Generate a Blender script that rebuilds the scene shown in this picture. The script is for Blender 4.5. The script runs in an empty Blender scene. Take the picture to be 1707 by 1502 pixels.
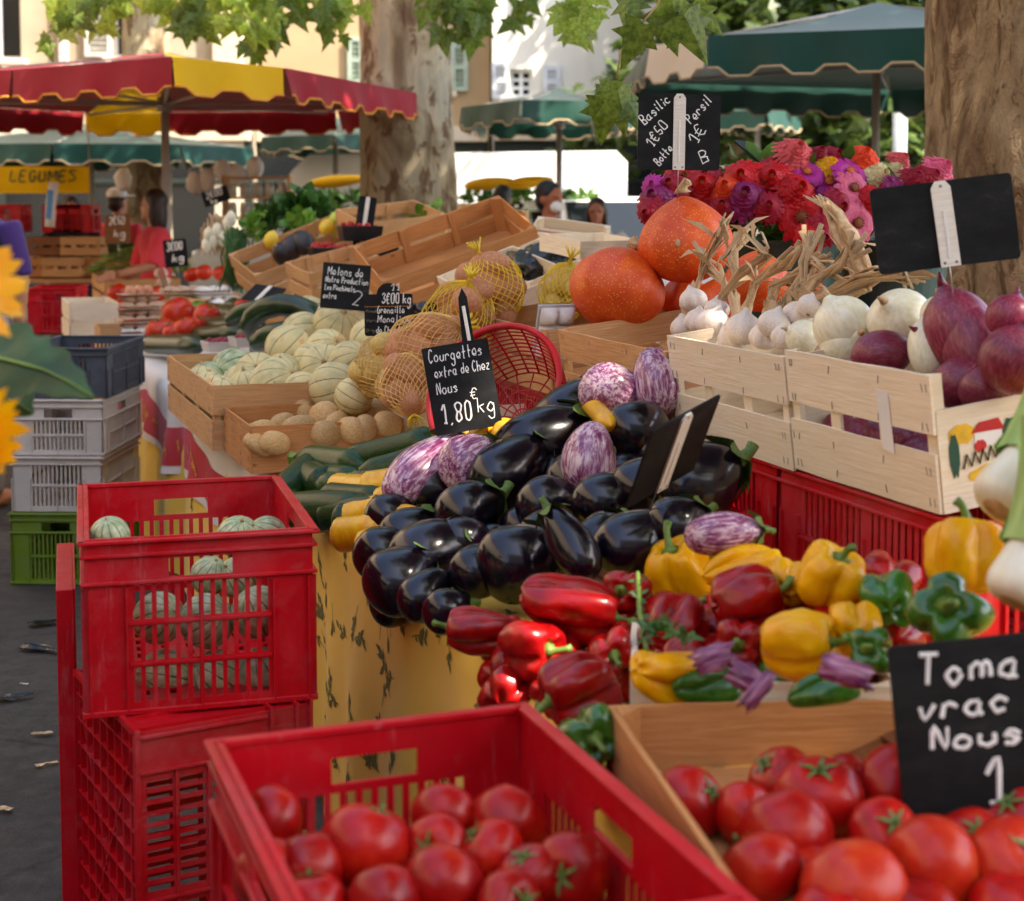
import bpy, bmesh, math, random
from mathutils import Vector, Matrix, Quaternion, noise as mnoise
R = math.radians
PI = math.pi
rnd = random.Random(7)
scene = bpy.context.scene
COL = scene.collection

# ---------------------------------------------------------------- camera, world, sun, exposure
FPX, CX, HOR, PITCH, HCAM = 2600.0, 853.5, 330.0, R(4.0), 1.52
CY = HOR + FPX * math.tan(PITCH)
cam_data = bpy.data.cameras.new('camera')
cam = bpy.data.objects.new('camera', cam_data); COL.objects.link(cam)
cam_data.sensor_width = 36.0
cam_data.lens = FPX / 1707.0 * 36.0
cam_data.shift_y = (CY - 751.0) / 1707.0
cam_data.clip_start = 0.05; cam_data.clip_end = 400.0
cam.location = (0, 0, HCAM); cam.rotation_euler = (PI / 2 - PITCH, 0, 0)
cam_data.dof.use_dof = True; cam_data.dof.focus_distance = 3.7; cam_data.dof.aperture_fstop = 4.5
scene.camera = cam
SUN_EL, SUN_AZ = R(50), R(116)          # direction the light comes from: azimuth measured from +Y towards +X
world = bpy.data.worlds.new('World'); scene.world = world; world.use_nodes = True
wn = world.node_tree.nodes; wl = world.node_tree.links
sky = wn.new('ShaderNodeTexSky'); sky.sky_type = 'NISHITA'; sky.sun_disc = False
sky.sun_elevation = SUN_EL; sky.sun_rotation = SUN_AZ; sky.air_density = 1.0; sky.dust_density = 2.0
wn['Background'].inputs['Strength'].default_value = 0.15
wl.new(sky.outputs[0], wn['Background'].inputs['Color'])
sd = bpy.data.lights.new('sun', 'SUN'); sd.energy = 3.6; sd.angle = R(0.55); sd.color = (1.0, 0.93, 0.82)
sun = bpy.data.objects.new('sun', sd); COL.objects.link(sun)
sv = Vector((math.sin(SUN_AZ) * math.cos(SUN_EL), math.cos(SUN_AZ) * math.cos(SUN_EL), math.sin(SUN_EL)))
sun.rotation_euler = sv.to_track_quat('Z', 'Y').to_euler(); sun.location = (-6, -8, 14)
scene.view_settings.view_transform = 'Standard'; scene.view_settings.look = 'None'
scene.view_settings.gamma = 1.0; scene.view_settings.use_curve_mapping = False
scene.view_settings.exposure = 2.08
scene.view_settings.use_white_balance = True; scene.view_settings.white_balance_temperature = 6900; scene.view_settings.white_balance_tint = 12
scene.render.engine = 'CYCLES'
scene.cycles.use_denoising = True
scene.cycles.max_bounces = 7; scene.cycles.diffuse_bounces = 4; scene.cycles.glossy_bounces = 3
scene.cycles.transmission_bounces = 4; scene.cycles.transparent_max_bounces = 6
scene.cycles.caustics_reflective = False; scene.cycles.caustics_refractive = False
scene.cycles.sample_clamp_indirect = 6.0

# ---------------------------------------------------------------- where things are: photograph pixel -> place
def ray(px, py):
    a = (px - CX) / FPX; b = -(py - CY) / FPX
    c, s = math.cos(PITCH), math.sin(PITCH)
    return Vector((a, c + b * s, -s + b * c))
def P(px, py, Y):
    d = ray(px, py); d = d * (Y / d.y)
    return Vector((d.x, d.y, d.z + HCAM))
TH = R(20)
SD = Vector((-math.sin(TH), math.cos(TH), 0)); TD = Vector((math.cos(TH), math.sin(TH), 0))
O0 = Vector((0.02, 2.4, 0))
def W(s, t, z): return O0 + SD * s + TD * t + Vector((0, 0, z))
def st(v): d = v - O0; return d.dot(SD), d.dot(TD)
def RP(px, py, z0=0.80, k=0.40, lift=0.0):
    """where the view through a pixel meets the sloping display z = z0 + k*t"""
    d = ray(px, py); d = d / d.y
    A = d.x * TD.x + d.y * TD.y; B = -(O0.x * TD.x + O0.y * TD.y)
    Y = (HCAM - z0 - lift - k * B) / (k * A - d.z)
    return Vector((d.x * Y, Y, HCAM + d.z * Y))
def RT(px, py, t):
    """where the view through a pixel meets the upright plane at depth t of the stall"""
    d = ray(px, py); d = d / d.y
    A = d.x * TD.x + d.y * TD.y; B = -(O0.x * TD.x + O0.y * TD.y)
    Y = (t - B) / A
    return Vector((d.x * Y, Y, HCAM + d.z * Y))
def RZ(px, py, z):
    d = ray(px, py); k = (z - HCAM) / d.z
    return Vector((d.x * k, d.y * k, z))
def pxs(n, Y): return n * Y / FPX       # n photograph pixels at distance Y, in metres

# ---------------------------------------------------------------- mesh building
class MB:
    def __init__(s): s.v = []; s.f = []; s.m = []; s.a = []
    def add(s, verts, faces, mi=0, attr=None):
        b = len(s.v); s.v += [tuple(p) for p in verts]
        s.f += [tuple(b + i for i in f) for f in faces]; s.m += [mi] * len(faces)
        s.a += (attr if attr else [0.0] * len(verts))
        return s
    def box(s, c, d, M=None, mi=0):
        x, y, z = d[0] / 2, d[1] / 2, d[2] / 2; c = Vector(c)
        vs = [Vector((i * x, j * y, k * z)) for i in (-1, 1) for j in (-1, 1) for k in (-1, 1)]
        vs = [(M @ p if M else p) + c for p in vs]
        return s.add(vs, [(0, 1, 3, 2), (4, 6, 7, 5), (0, 4, 5, 1), (2, 3, 7, 6), (0, 2, 6, 4), (1, 5, 7, 3)], mi)
    def bbox(s, c, d, b=0.002, M=None, mi=0):
        """box with chamfered edges"""
        x, y, z = d[0] / 2, d[1] / 2, d[2] / 2; b = min(b, x * .45, y * .45, z * .45); c = Vector(c)
        vs = []
        for k, zz in ((0, -z), (1, -z + b), (2, z - b), (3, z)):
            i = b if k in (0, 3) else 0
            X, Y = x - i, y - i
            vs += [Vector(q + (zz,)) for q in ((-X + b, -Y), (X - b, -Y), (X, -Y + b), (X, Y - b), (X - b, Y), (-X + b, Y), (-X, Y - b), (-X, -Y + b))]
        fs = [tuple(range(7, -1, -1)), tuple(range(24, 32))]
        for r in range(3):
            for q in range(8): fs.append((r * 8 + q, r * 8 + (q + 1) % 8, r * 8 + 8 + (q + 1) % 8, r * 8 + 8 + q))
        vs = [(M @ p if M else p) + c for p in vs]
        return s.add(vs, fs, mi)
    def tube(s, pts, rad, n=8, cap=True, mi=0, flat=1.0):
        pts = [Vector(p) for p in pts]; m = len(pts)
        if not isinstance(rad, (list, tuple)): rad = [rad] * m
        t0 = (pts[1] - pts[0]).normalized(); up = Vector((0, 0, 1)) if abs(t0.z) < .9 else Vector((1, 0, 0))
        nrm = t0.cross(up).normalized(); vs = []
        for i, p in enumerate(pts):
            t = (pts[min(i + 1, m - 1)] - pts[max(i - 1, 0)])
            t = t.normalized() if t.length > 1e-9 else t0
            nrm = nrm - t * nrm.dot(t)
            nrm = nrm.normalized() if nrm.length > 1e-6 else t.orthogonal().normalized()
            bi = t.cross(nrm)
            for q in range(n):
                a = 2 * PI * q / n
                vs.append(p + (nrm * math.cos(a) + bi * math.sin(a) * flat) * rad[i])
        fs = []
        for i in range(m - 1):
            for q in range(n): fs.append((i * n + q, i * n + (q + 1) % n, (i + 1) * n + (q + 1) % n, (i + 1) * n + q))
        if cap: fs += [tuple(range(n - 1, -1, -1)), tuple(range((m - 1) * n, m * n))]
        return s.add(vs, fs, mi)
    def surf(s, fn, nu, nv, mi=0, attr=None):
        """closed surface: fn(a, v) with a in 0..2pi round the axis and v in 0..1 from pole to pole"""
        vs = [fn(0, 0)]; at = [attr(0, 0) if attr else 0.0]
        for j in range(1, nv):
            for i in range(nu):
                vs.append(fn(2 * PI * i / nu, j / nv)); at.append(attr(2 * PI * i / nu, j / nv) if attr else 0.0)
        vs.append(fn(0, 1)); at.append(attr(0, 1) if attr else 0.0); L = len(vs) - 1; fs = []
        for i in range(nu):
            fs.append((0, 1 + (i + 1) % nu, 1 + i)); fs.append((L, L - nu + i, L - nu + (i + 1) % nu))
            for j in range(nv - 2):
                a = 1 + j * nu + i; b = 1 + j * nu + (i + 1) % nu
                fs.append((a, b, b + nu, a + nu))
        return s.add(vs, fs, mi, at)
    def grid(s, fn, nu, nv, mi=0, closed=False):
        vs = [fn(i / nu, j / nv) for j in range(nv + 1) for i in range(nu + (0 if closed else 1))]
        w = nu if closed else nu + 1; fs = []
        for j in range(nv):
            for i in range(nu): fs.append((j * w + i, j * w + (i + 1) % w, (j + 1) * w + (i + 1) % w, (j + 1) * w + i))
        return s.add(vs, fs, mi)
    def slab(s, pts, th, nrm, mi=0):
        """flat outline with thickness"""
        n = len(pts); q = Vector(nrm) * th
        vs = [Vector(p) for p in pts] + [Vector(p) - q for p in pts]
        fs = [tuple(range(n)), tuple(range(2 * n - 1, n - 1, -1))] + [(i, i + n, (i + 1) % n + n, (i + 1) % n) for i in range(n)]
        return s.add(vs, fs, mi)
    def mesh(s, name='mesh', mats=None, smooth=False, fix=True):
        me = bpy.data.meshes.new(name); me.from_pydata(s.v, [], s.f)
        for m in (mats or []): me.materials.append(m)
        if any(s.m): me.polygons.foreach_set('material_index', s.m)
        if any(s.a):
            at = me.attributes.new('pattern', 'FLOAT', 'POINT'); at.data.foreach_set('value', s.a)
        if smooth: me.polygons.foreach_set('use_smooth', [True] * len(me.polygons))
        me.update()
        if fix:
            bm = bmesh.new(); bm.from_mesh(me); bmesh.ops.recalc_face_normals(bm, faces=bm.faces); bm.to_mesh(me); bm.free()
        return me

LM = {}
def link(name, me, parent=None, M=None, mat=None):
    o = bpy.data.objects.new(name, me); COL.objects.link(o)
    if parent: o.parent = parent
    if M is not None: o.matrix_local = M
    LM[o.name] = M.copy() if M is not None else Matrix()
    if mat and me is not None:
        if not me.materials: me.materials.append(mat)
        elif me.materials[0] != mat: o.material_slots[0].link = 'OBJECT'; o.material_slots[0].material = mat
    return o
def tag(o, label, cat, group=None, kind=None):
    if label: o['label'] = label
    if cat: o['category'] = cat
    if group: o['group'] = group
    if kind: o['kind'] = kind
    return o
def thing(name, label, cat, M=None, group=None):
    return tag(link(name, None, None, M), label, cat, group)
def structure(o): o['kind'] = 'structure'; return o
def frame(loc, x=None, z=None):
    """matrix whose x axis follows x and whose z axis is as close to z as can be"""
    x = Vector(x or (1, 0, 0)).normalized(); z = Vector(z or (0, 0, 1))
    y = z.cross(x).normalized(); z = x.cross(y)
    M = Matrix((x, y, z)).transposed().to_4x4(); M.translation = loc
    return M
def along(loc, d, roll=0.0, sc=1.0):
    """matrix that turns the z axis into d"""
    q = Vector(d).normalized().to_track_quat('Z', 'Y') @ Quaternion((0, 0, 1), roll)
    S = Matrix.Diagonal((sc, sc, sc, 1)) if not isinstance(sc, (tuple, list)) else Matrix.Diagonal((*sc, 1))
    return Matrix.Translation(loc) @ q.to_matrix().to_4x4() @ S
ORD = 'first second third fourth fifth sixth seventh eighth ninth tenth eleventh twelfth thirteenth fourteenth fifteenth sixteenth seventeenth eighteenth nineteenth twentieth'.split()
ORD += ['twenty-' + w for w in ORD[:9]] + ['thirtieth'] + ['thirty-' + w for w in ORD[:9]]
def ordinal(i, n):
    """place in a row of n counted from the nearer end"""
    if n == 1: return 'the only one'
    if i == 0: return 'leftmost'
    if i == n - 1: return 'rightmost'
    return ORD[i] + ' from left' if i <= (n - 1) // 2 else ORD[n - 1 - i] + ' from right'
def fbm(p, k=3): return mnoise.fractal(Vector(p), 1.0, 2.0, k)

# ---------------------------------------------------------------- materials
def hexc(r, g, b):
    f = lambda c: (c / 255 / 12.92) if c / 255 <= .04045 else ((c / 255 + .055) / 1.055) ** 2.4
    return (f(r), f(g), f(b))
class NT:
    def __init__(s, name):
        s.m = bpy.data.materials.new(name); s.m.use_nodes = True; s.t = s.m.node_tree; s.n = s.t.nodes
        s.b = s.n['Principled BSDF']; s.out = s.n['Material Output']; s.tc = None
    def new(s, k, **kw):
        o = s.n.new('ShaderNode' + k)
        for a, b in kw.items(): setattr(o, a, b)
        return o
    def l(s, a, b): s.t.links.new(a, b)
    def coord(s, sc=(1, 1, 1), kind='Object'):
        if not s.tc: s.tc = s.new('TexCoord')
        mp = s.new('Mapping'); mp.inputs['Scale'].default_value = sc; s.l(s.tc.outputs[kind], mp.inputs['Vector'])
        oi = s.new('ObjectInfo'); mm = s.new('Math', operation='MULTIPLY'); mm.inputs[1].default_value = 37.0
        s.l(oi.outputs['Random'], mm.inputs[0]); cb = s.new('CombineXYZ'); s.l(mm.outputs[0], cb.inputs[0]); s.l(mm.outputs[0], cb.inputs[1])
        s.l(cb.outputs[0], mp.inputs['Location'])
        return mp.outputs[0]
    def noise(s, scale, detail=3, rough=.55, sc=(1, 1, 1), kind='Object', dist=0.0):
        o = s.new('TexNoise'); o.inputs['Scale'].default_value = scale; o.inputs['Detail'].default_value = detail
        o.inputs['Roughness'].default_value = rough; o.inputs['Distortion'].default_value = dist; s.l(s.coord(sc, kind), o.inputs['Vector'])
        return o.outputs['Fac']
    def ramp(s, fac, stops):
        o = s.new('ValToRGB'); s.l(fac, o.inputs[0]); e = o.color_ramp.elements
        while len(e) < len(stops): e.new(.5)
        for i, (p, c) in enumerate(stops): e[i].position = p; e[i].color = (*c, 1) if len(c) == 3 else c
        return o.outputs[0]
    def rgb(s, c):
        o = s.new('RGB'); o.outputs[0].default_value = (*c, 1); return o.outputs[0]
    def mix(s, fac, a, b, mode='MIX'):
        o = s.new('Mix', data_type='RGBA', blend_type=mode)
        if isinstance(fac, (int, float)): o.inputs[0].default_value = fac
        else: s.l(fac, o.inputs[0])
        for i, c in ((6, a), (7, b)):
            if isinstance(c, tuple): o.inputs[i].default_value = (*c, 1)
            else: s.l(c, o.inputs[i])
        return o.outputs[2]
    def math(s, op, a, b=None):
        o = s.new('Math', operation=op)
        for i, c in ((0, a), (1, b)):
            if c is None: continue
            if isinstance(c, (int, float)): o.inputs[i].default_value = c
            else: s.l(c, o.inputs[i])
        return o.outputs[0]
    def vary(s, col, amt):
        """each object a little lighter or darker than the next"""
        oi = s.new('ObjectInfo'); mr = s.new('MapRange'); mr.inputs['To Min'].default_value = 1 - amt; mr.inputs['To Max'].default_value = 1 + amt
        s.l(oi.outputs['Random'], mr.inputs['Value']); h = s.new('HueSaturation'); s.l(mr.outputs[0], h.inputs['Value']); s.l(col, h.inputs['Color'])
        return h.outputs[0]
    def done(s, col, rough=.5, spec=.5, bump=None, bs=.3, bd=.01, coat=0, sss=0, sheen=0):
        b = s.b.inputs
        if isinstance(col, tuple): b['Base Color'].default_value = (*col, 1)
        else: s.l(col, b['Base Color'])
        if isinstance(rough, (int, float)): b['Roughness'].default_value = rough
        else: s.l(rough, b['Roughness'])
        b['Specular IOR Level'].default_value = spec
        if coat: b['Coat Weight'].default_value = coat; b['Coat Roughness'].default_value = .08
        if sss: b['Subsurface Weight'].default_value = sss; b['Subsurface Radius'].default_value = (.02, .008, .004); b['Subsurface Scale'].default_value = .6
        if sheen: b['Sheen Weight'].default_value = sheen
        if bump is not None:
            o = s.new('Bump'); o.inputs['Strength'].default_value = bs; o.inputs['Distance'].default_value = bd
            s.l(bump, o.inputs['Height']); s.l(o.outputs[0], b['Normal'])
        return s.m
def simple(name, col, rough=.5, var=.15, scale=6, bs=.15, bscale=40, bd=.004, rv=.06, spec=.5, coat=0, sss=0):
    t = NT(name); lo = tuple(c * (1 - var) for c in col); hi = tuple(min(1, c * (1 + var)) for c in col)
    c = t.ramp(t.noise(scale, 4), [(.3, lo), (.7, hi)])
    return t.done(t.vary(c, rv), rough, spec, t.noise(bscale, 3), bs, bd, coat, sss)
def wood(name, a, b, rough=.65, knots=True):
    t = NT(name)
    g = t.noise(9, 5, .6, (1.2, 22, 22), dist=.6); c = t.ramp(g, [(.3, a), (.7, b)])
    st_ = t.noise(3, 3, .6, (1.5, 5, 5)); c = t.mix(t.math('MULTIPLY', st_, .35), c, tuple(x * .72 for x in a))
    if knots:
        v = t.new('TexVoronoi'); v.inputs['Scale'].default_value = 7; t.l(t.coord((.7, 1.6, 1.6)), v.inputs['Vector'])
        k = t.ramp(v.outputs['Distance'], [(.03, (1, 1, 1)), (.07, (0, 0, 0))]); c = t.mix(k, c, tuple(x * .35 for x in a))
    return t.done(t.vary(c, .09), rough, .2, g, .45, .003)
M = {}
M['wood_pale'] = wood('pale_poplar', hexc(236, 214, 180), hexc(248, 234, 210), knots=False)
M['wood_tan'] = wood('tan_poplar', hexc(196, 142, 92), hexc(222, 176, 124))
M['wood_orange'] = wood('warm_pine', hexc(182, 118, 66), hexc(212, 152, 96))
M['wood_dark'] = wood('brown_board', hexc(120, 78, 48), hexc(156, 104, 66))
def plastic(name, col, rough=.38):
    t = NT(name); lo = tuple(c * .78 for c in col); hi = tuple(c * 1.05 for c in col)
    n = t.noise(5, 5, .65); c = t.ramp(n, [(.3, lo), (.62, col), (.85, hi)])
    f_ = t.noise(2.2, 6, .75); c = t.mix(t.ramp(f_, [(.48, (0, 0, 0)), (.7, (.6, .6, .6))]), c, tuple(x * .75 + .10 for x in col))
    sc_ = t.noise(26, 5, .8, (1, 1, .12)); c = t.mix(t.ramp(sc_, [(.58, (0, 0, 0)), (.7, (.5, .5, .5))]), c, tuple(x * .6 + .14 for x in col))
    d = t.noise(38, 4, .7); c = t.mix(t.ramp(d, [(.6, (0, 0, 0)), (.74, (.5, .5, .5))]), c, tuple(x * .45 + .06 for x in col))
    r = t.ramp(t.noise(14, 3), [(.3, (rough - .1,) * 3), (.7, (rough + .14,) * 3)])
    return t.done(c, r, .28, t.noise(90, 2), .08, .002)
M['red_plastic'] = plastic('red_plastic', hexc(200, 16, 30))
M['grey_plastic'] = plastic('grey_plastic', hexc(74, 78, 86), .5)
M['white_plastic'] = plastic('white_plastic', hexc(214, 204, 192), .5)
M['green_plastic'] = plastic('green_plastic', hexc(112, 140, 34), .45)
M['black_plastic'] = simple('black_plastic', (.012, .012, .014), .3)
M['bucket'] = simple('dark_green_bucket', hexc(40, 72, 66), .4)
M['bag'] = simple('black_bag', (.012, .012, .014), .22, bs=.5, bscale=18, bd=.02)
t = NT('slate'); c = t.ramp(t.noise(7, 5, .7, (1, 1, 2.2)), [(.42, hexc(17, 17, 18)), (.6, hexc(30, 30, 31)), (.78, hexc(62, 61, 59))]); M['slate'] = t.done(c, .6, .2, t.noise(60, 2), .1, .002)
M['chalk'] = simple('chalk', hexc(236, 234, 228), .9, .12, 60, rv=.02)
M['chalk_dim'] = simple('faded_chalk', hexc(140, 132, 112), .9, .2, 60)
M['strip'] = wood('sign_strip', hexc(232, 222, 204), hexc(246, 238, 224), .5, False)
M['steel'] = simple('steel_rod', (.55, .54, .52), .3, .1); M['steel'].node_tree.nodes['Principled BSDF'].inputs['Metallic'].default_value = .9
M['alu'] = simple('parasol_metal', hexc(158, 150, 142), .45, .1)
M['paper'] = simple('paper', hexc(236, 232, 226), .8, .05)
M['card'] = simple('egg_card', hexc(196, 164, 138), .9, .12, 20, .4, 120)
M['card_white'] = simple('white_card', hexc(228, 222, 216), .85, .06, 20, .3, 120)
M['card_green'] = simple('green_card', hexc(120, 160, 66), .9, .12, 20, .3, 120)
M['staple'] = simple('staple', (.25, .22, .2), .4)

def skinned(name, cols, scale, rough, detail=4, bump=.1, bscale=60, spec=.5, coat=0, sss=0, rv=.1, sc=(1, 1, 1), speck=None):
    t = NT(name); n = t.noise(scale, detail, .6, sc)
    c = t.ramp(n, cols)
    if speck:
        v = t.new('TexVoronoi'); v.inputs['Scale'].default_value = speck[0]; t.l(t.coord(), v.inputs['Vector'])
        c = t.mix(t.ramp(v.outputs['Distance'], [(speck[2] * .5, (speck[3],) * 3), (speck[2], (0, 0, 0))]), c, speck[1])
    return t.done(t.vary(c, rv), rough, spec, t.noise(bscale, 3), bump, .002, coat, sss)
M['tomato'] = skinned('tomato_skin', [(.3, hexc(150, 12, 12)), (.55, hexc(178, 20, 14)), (.8, hexc(202, 54, 20))], 1.2, .3, spec=.32, coat=.06, sss=.06, rv=.16, bump=.03)
M['tomato_orange'] = skinned('ripening_tomato_skin', [(.25, hexc(188, 28, 20)), (.55, hexc(206, 54, 26)), (.85, hexc(220, 96, 44))], 1.5, .3, spec=.32, coat=.05, sss=.06, rv=.1, bump=.03)
M['calyx'] = skinned('calyx_green', [(.3, hexc(62, 88, 34)), (.7, hexc(116, 142, 62))], 14, .6)
M['aub'] = skinned('aubergine_skin', [(.3, (.003, .0015, .004)), (.7, (.010, .004, .010)), (.85, (.022, .007, .016))], 2.2, .2, bump=.05, bscale=3, coat=.12, rv=.3)
t = NT('striped_aubergine_skin'); n = t.noise(1.7, 5, .72, (4.2, 4.2, .5), dist=.35); big = t.noise(1.3, 3)
n2 = t.math('ADD', t.math('MULTIPLY', n, .75), t.math('MULTIPLY', big, .3))
c = t.ramp(n2, [(.4, hexc(104, 30, 76)), (.5, hexc(150, 84, 120)), (.58, hexc(214, 180, 190)), (.72, hexc(236, 220, 212))])
M['aub_striped'] = t.done(t.vary(c, .08), .25, .5, n, .05, .002, .3)
M['pepper_red'] = skinned('red_pepper_skin', [(.3, hexc(128, 6, 10)), (.7, hexc(184, 16, 14))], 1.6, .27, spec=.38, coat=.1, rv=.16, sss=.04, bump=.03)
M['pepper_yellow'] = skinned('yellow_pepper_skin', [(.3, hexc(230, 152, 8)), (.7, hexc(240, 180, 14))], 1.5, .32, spec=.35, coat=.06, rv=.08, sss=.08, bump=.03)
M['pepper_green'] = skinned('green_pepper_skin', [(.3, hexc(34, 82, 20)), (.7, hexc(66, 120, 30))], 1.8, .24, coat=.25, rv=.14, bump=.03)
M['stem_green'] = skinned('stalk_green', [(.3, hexc(70, 104, 30)), (.7, hexc(126, 152, 62))], 18, .5)
M['courgette'] = skinned('courgette_skin', [(.3, hexc(12, 36, 8)), (.75, hexc(32, 74, 16))], 7, .32, spec=.32, coat=.0, rv=.25, speck=(11, hexc(96, 130, 70), .22, .6), sc=(1, 1, .4))
M['courgette_yellow'] = skinned('yellow_courgette_skin', [(.3, hexc(230, 156, 10)), (.7, hexc(246, 192, 36))], 2, .3, coat=.1, rv=.08)
M['cucumber'] = skinned('cucumber_skin', [(.3, hexc(18, 40, 18)), (.7, hexc(44, 72, 32))], 6, .3, coat=.2, rv=.2, bump=.15, sc=(4, 4, .5))
M['pumpkin'] = skinned('pumpkin_skin', [(.3, hexc(204, 64, 14)), (.6, hexc(222, 90, 24)), (.8, hexc(228, 122, 40))], 2.2, .5, coat=.0, rv=.05, bump=.35, bscale=14, speck=(16, hexc(244, 176, 110), .26, .75))
M['dry'] = skinned('dry_stalk', [(.25, hexc(140, 104, 68)), (.5, hexc(196, 160, 116)), (.75, hexc(228, 204, 166))], 3, .8, sc=(14, 14, 3), bump=.5, bscale=40, rv=.15)
M['garlic'] = skinned('garlic_skin', [(.3, hexc(206, 184, 168)), (.55, hexc(234, 220, 206)), (.8, hexc(246, 238, 228))], 5, .5, sc=(5, 5, 1.2), bump=.2, rv=.05, sss=.1)
M['onion_white'] = skinned('white_onion_skin', [(.25, hexc(222, 208, 162)), (.6, hexc(240, 234, 208)), (.85, hexc(250, 246, 232))], 3.5, .3, sc=(2, 2, .6), coat=.2, rv=.04, sss=.15, bump=.04)
M['onion_red'] = skinned('red_onion_skin', [(.25, hexc(78, 16, 40)), (.5, hexc(128, 32, 58)), (.75, hexc(166, 78, 96))], 4, .4, sc=(3, 3, .7), coat=.08, rv=.18, bump=.06)
M['root'] = skinned('root_tuft', [(.3, hexc(150, 108, 70)), (.7, hexc(206, 168, 120))], 40, .9, bump=.6, bscale=120)
M['potato'] = skinned('potato_skin', [(.25, hexc(176, 132, 78)), (.6, hexc(214, 172, 112)), (.85, hexc(230, 196, 142))], 7, .6, rv=.1, bump=.25, bscale=50, speck=(3, hexc(140, 98, 58), .09, .4))
M['potato_red'] = skinned('rosy_potato_skin', [(.3, hexc(166, 98, 62)), (.7, hexc(204, 146, 98))], 7, .6, rv=.12, bump=.25, bscale=50)
M['potato_yellow'] = skinned('waxy_potato_skin', [(.3, hexc(196, 158, 74)), (.7, hexc(228, 198, 112))], 7, .55, rv=.1, bump=.2, bscale=50)
M['net_yellow'] = simple('yellow_net', hexc(240, 206, 50), .5); M['net_brown'] = simple('ochre_net', hexc(232, 190, 110), .5)
t = NT('melon_skin'); at = t.new('Attribute'); at.attribute_name = 'pattern'
nn = t.noise(60, 4, .7); base = t.ramp(t.noise(1.6, 4), [(.3, hexc(184, 172, 116)), (.48, hexc(216, 200, 142)), (.6, hexc(228, 208, 144)), (.72, hexc(228, 164, 80))])
base = t.mix(t.ramp(nn, [(.42, (0, 0, 0)), (.62, (.4, .4, .4))]), base, hexc(224, 216, 184))
wv = t.math('ADD', at.outputs['Fac'], t.math('MULTIPLY', t.math('SUBTRACT', t.noise(22, 3), .5), .35))
c = t.mix(t.ramp(wv, [(.80, (0, 0, 0)), (.93, (1, 1, 1))]), base, hexc(66, 84, 48))
M['melon'] = t.done(t.vary(c, .07), .55, .3, nn, .3, .002)
t = NT('green_melon_skin'); at = t.new('Attribute'); at.attribute_name = 'pattern'
base = t.ramp(t.noise(3, 4), [(.3, hexc(130, 146, 100)), (.5, hexc(172, 182, 138)), (.7, hexc(208, 206, 166))])
wv = t.math('ADD', at.outputs['Fac'], t.math('MULTIPLY', t.math('SUBTRACT', t.noise(30, 4), .5), .8))
c = t.mix(t.ramp(wv, [(.62, (0, 0, 0)), (.9, (1, 1, 1))]), base, hexc(52, 74, 38))
M['melon_green'] = t.done(t.vary(c, .1), .4, .4, t.noise(50, 3), .15, .002, .1)
M['raspberry'] = skinned('raspberry_skin', [(.3, hexc(120, 6, 34)), (.7, hexc(186, 20, 58))], 20, .35, coat=.3, bump=.5, bscale=60)
M['lettuce'] = skinned('lettuce_leaf', [(.3, hexc(56, 112, 26)), (.7, hexc(142, 186, 62))], 9, .5, rv=.12)
M['herb'] = skinned('dark_herb_leaf', [(.3, hexc(26, 62, 20)), (.7, hexc(72, 118, 44))], 9, .5, rv=.12)
M['bean'] = skinned('green_bean', [(.3, hexc(86, 124, 46)), (.7, hexc(150, 178, 90))], 12, .5, rv=.12)
M['leek_white'] = skinned('leek_bulb', [(.3, hexc(226, 214, 178)), (.7, hexc(246, 242, 222))], 4, .35, sc=(8, 8, 1), sss=.15, rv=.03)
M['leek_green'] = skinned('leek_leaf', [(.3, hexc(96, 140, 52)), (.7, hexc(168, 196, 108))], 4, .4, sc=(8, 8, 1), rv=.08)
M['lemon'] = skinned('lemon_skin', [(.3, hexc(222, 176, 30)), (.7, hexc(240, 206, 60))], 8, .35, rv=.1, bump=.3, bscale=80)
M['apple'] = skinned('green_apple_skin', [(.3, hexc(150, 170, 40)), (.7, hexc(198, 206, 80))], 6, .3, coat=.3, rv=.1)
M['egg'] = skinned('egg_shell', [(.3, hexc(196, 128, 92)), (.7, hexc(216, 156, 118))], 6, .5, rv=.1)
M['avocado'] = skinned('avocado_skin', [(.3, hexc(30, 26, 30)), (.7, hexc(58, 50, 52))], 12, .4, rv=.2, bump=.3)

def leafmat(name, a, b, trans=.35, rough=.45, rv=.2):
    t = NT(name); c = t.vary(t.ramp(t.noise(9, 3), [(.3, a), (.7, b)]), rv); m = t.done(c, rough, .4)
    tr = t.new('BsdfTranslucent'); hs = t.new('HueSaturation'); hs.inputs['Value'].default_value = 1.5; hs.inputs['Hue'].default_value = .485; t.l(c, hs.inputs['Color']); t.l(hs.outputs[0], tr.inputs['Color'])
    mx = t.new('MixShader'); mx.inputs[0].default_value = trans; t.l(t.b.outputs[0], mx.inputs[1]); t.l(tr.outputs[0], mx.inputs[2]); t.l(mx.outputs[0], t.out.inputs['Surface'])
    return m
M['plane_leaf'] = leafmat('plane_leaf', hexc(64, 90, 28), hexc(122, 144, 56), .42)
M['plane_leaf_lit'] = leafmat('lit_plane_leaf', hexc(104, 136, 44), hexc(172, 192, 88), .55)  # paler copy of the plane leaf colour, standing in for sunlit leaves
M['bush_leaf'] = leafmat('bush_leaf', hexc(36, 58, 22), hexc(92, 112, 50), .25)
M['flower_leaf'] = leafmat('flower_leaf', hexc(44, 84, 26), hexc(96, 140, 48), .3)
M['sun_leaf'] = leafmat('sunflower_leaf', hexc(36, 62, 24), hexc(70, 100, 46), .2)
M['sun_petal'] = leafmat('sunflower_petal', hexc(232, 156, 4), hexc(248, 192, 14), .35, rv=.08)
M['sun_disc'] = simple('sunflower_disc', hexc(70, 42, 18), .9, .4, 80, .8, 120, .01)

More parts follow.
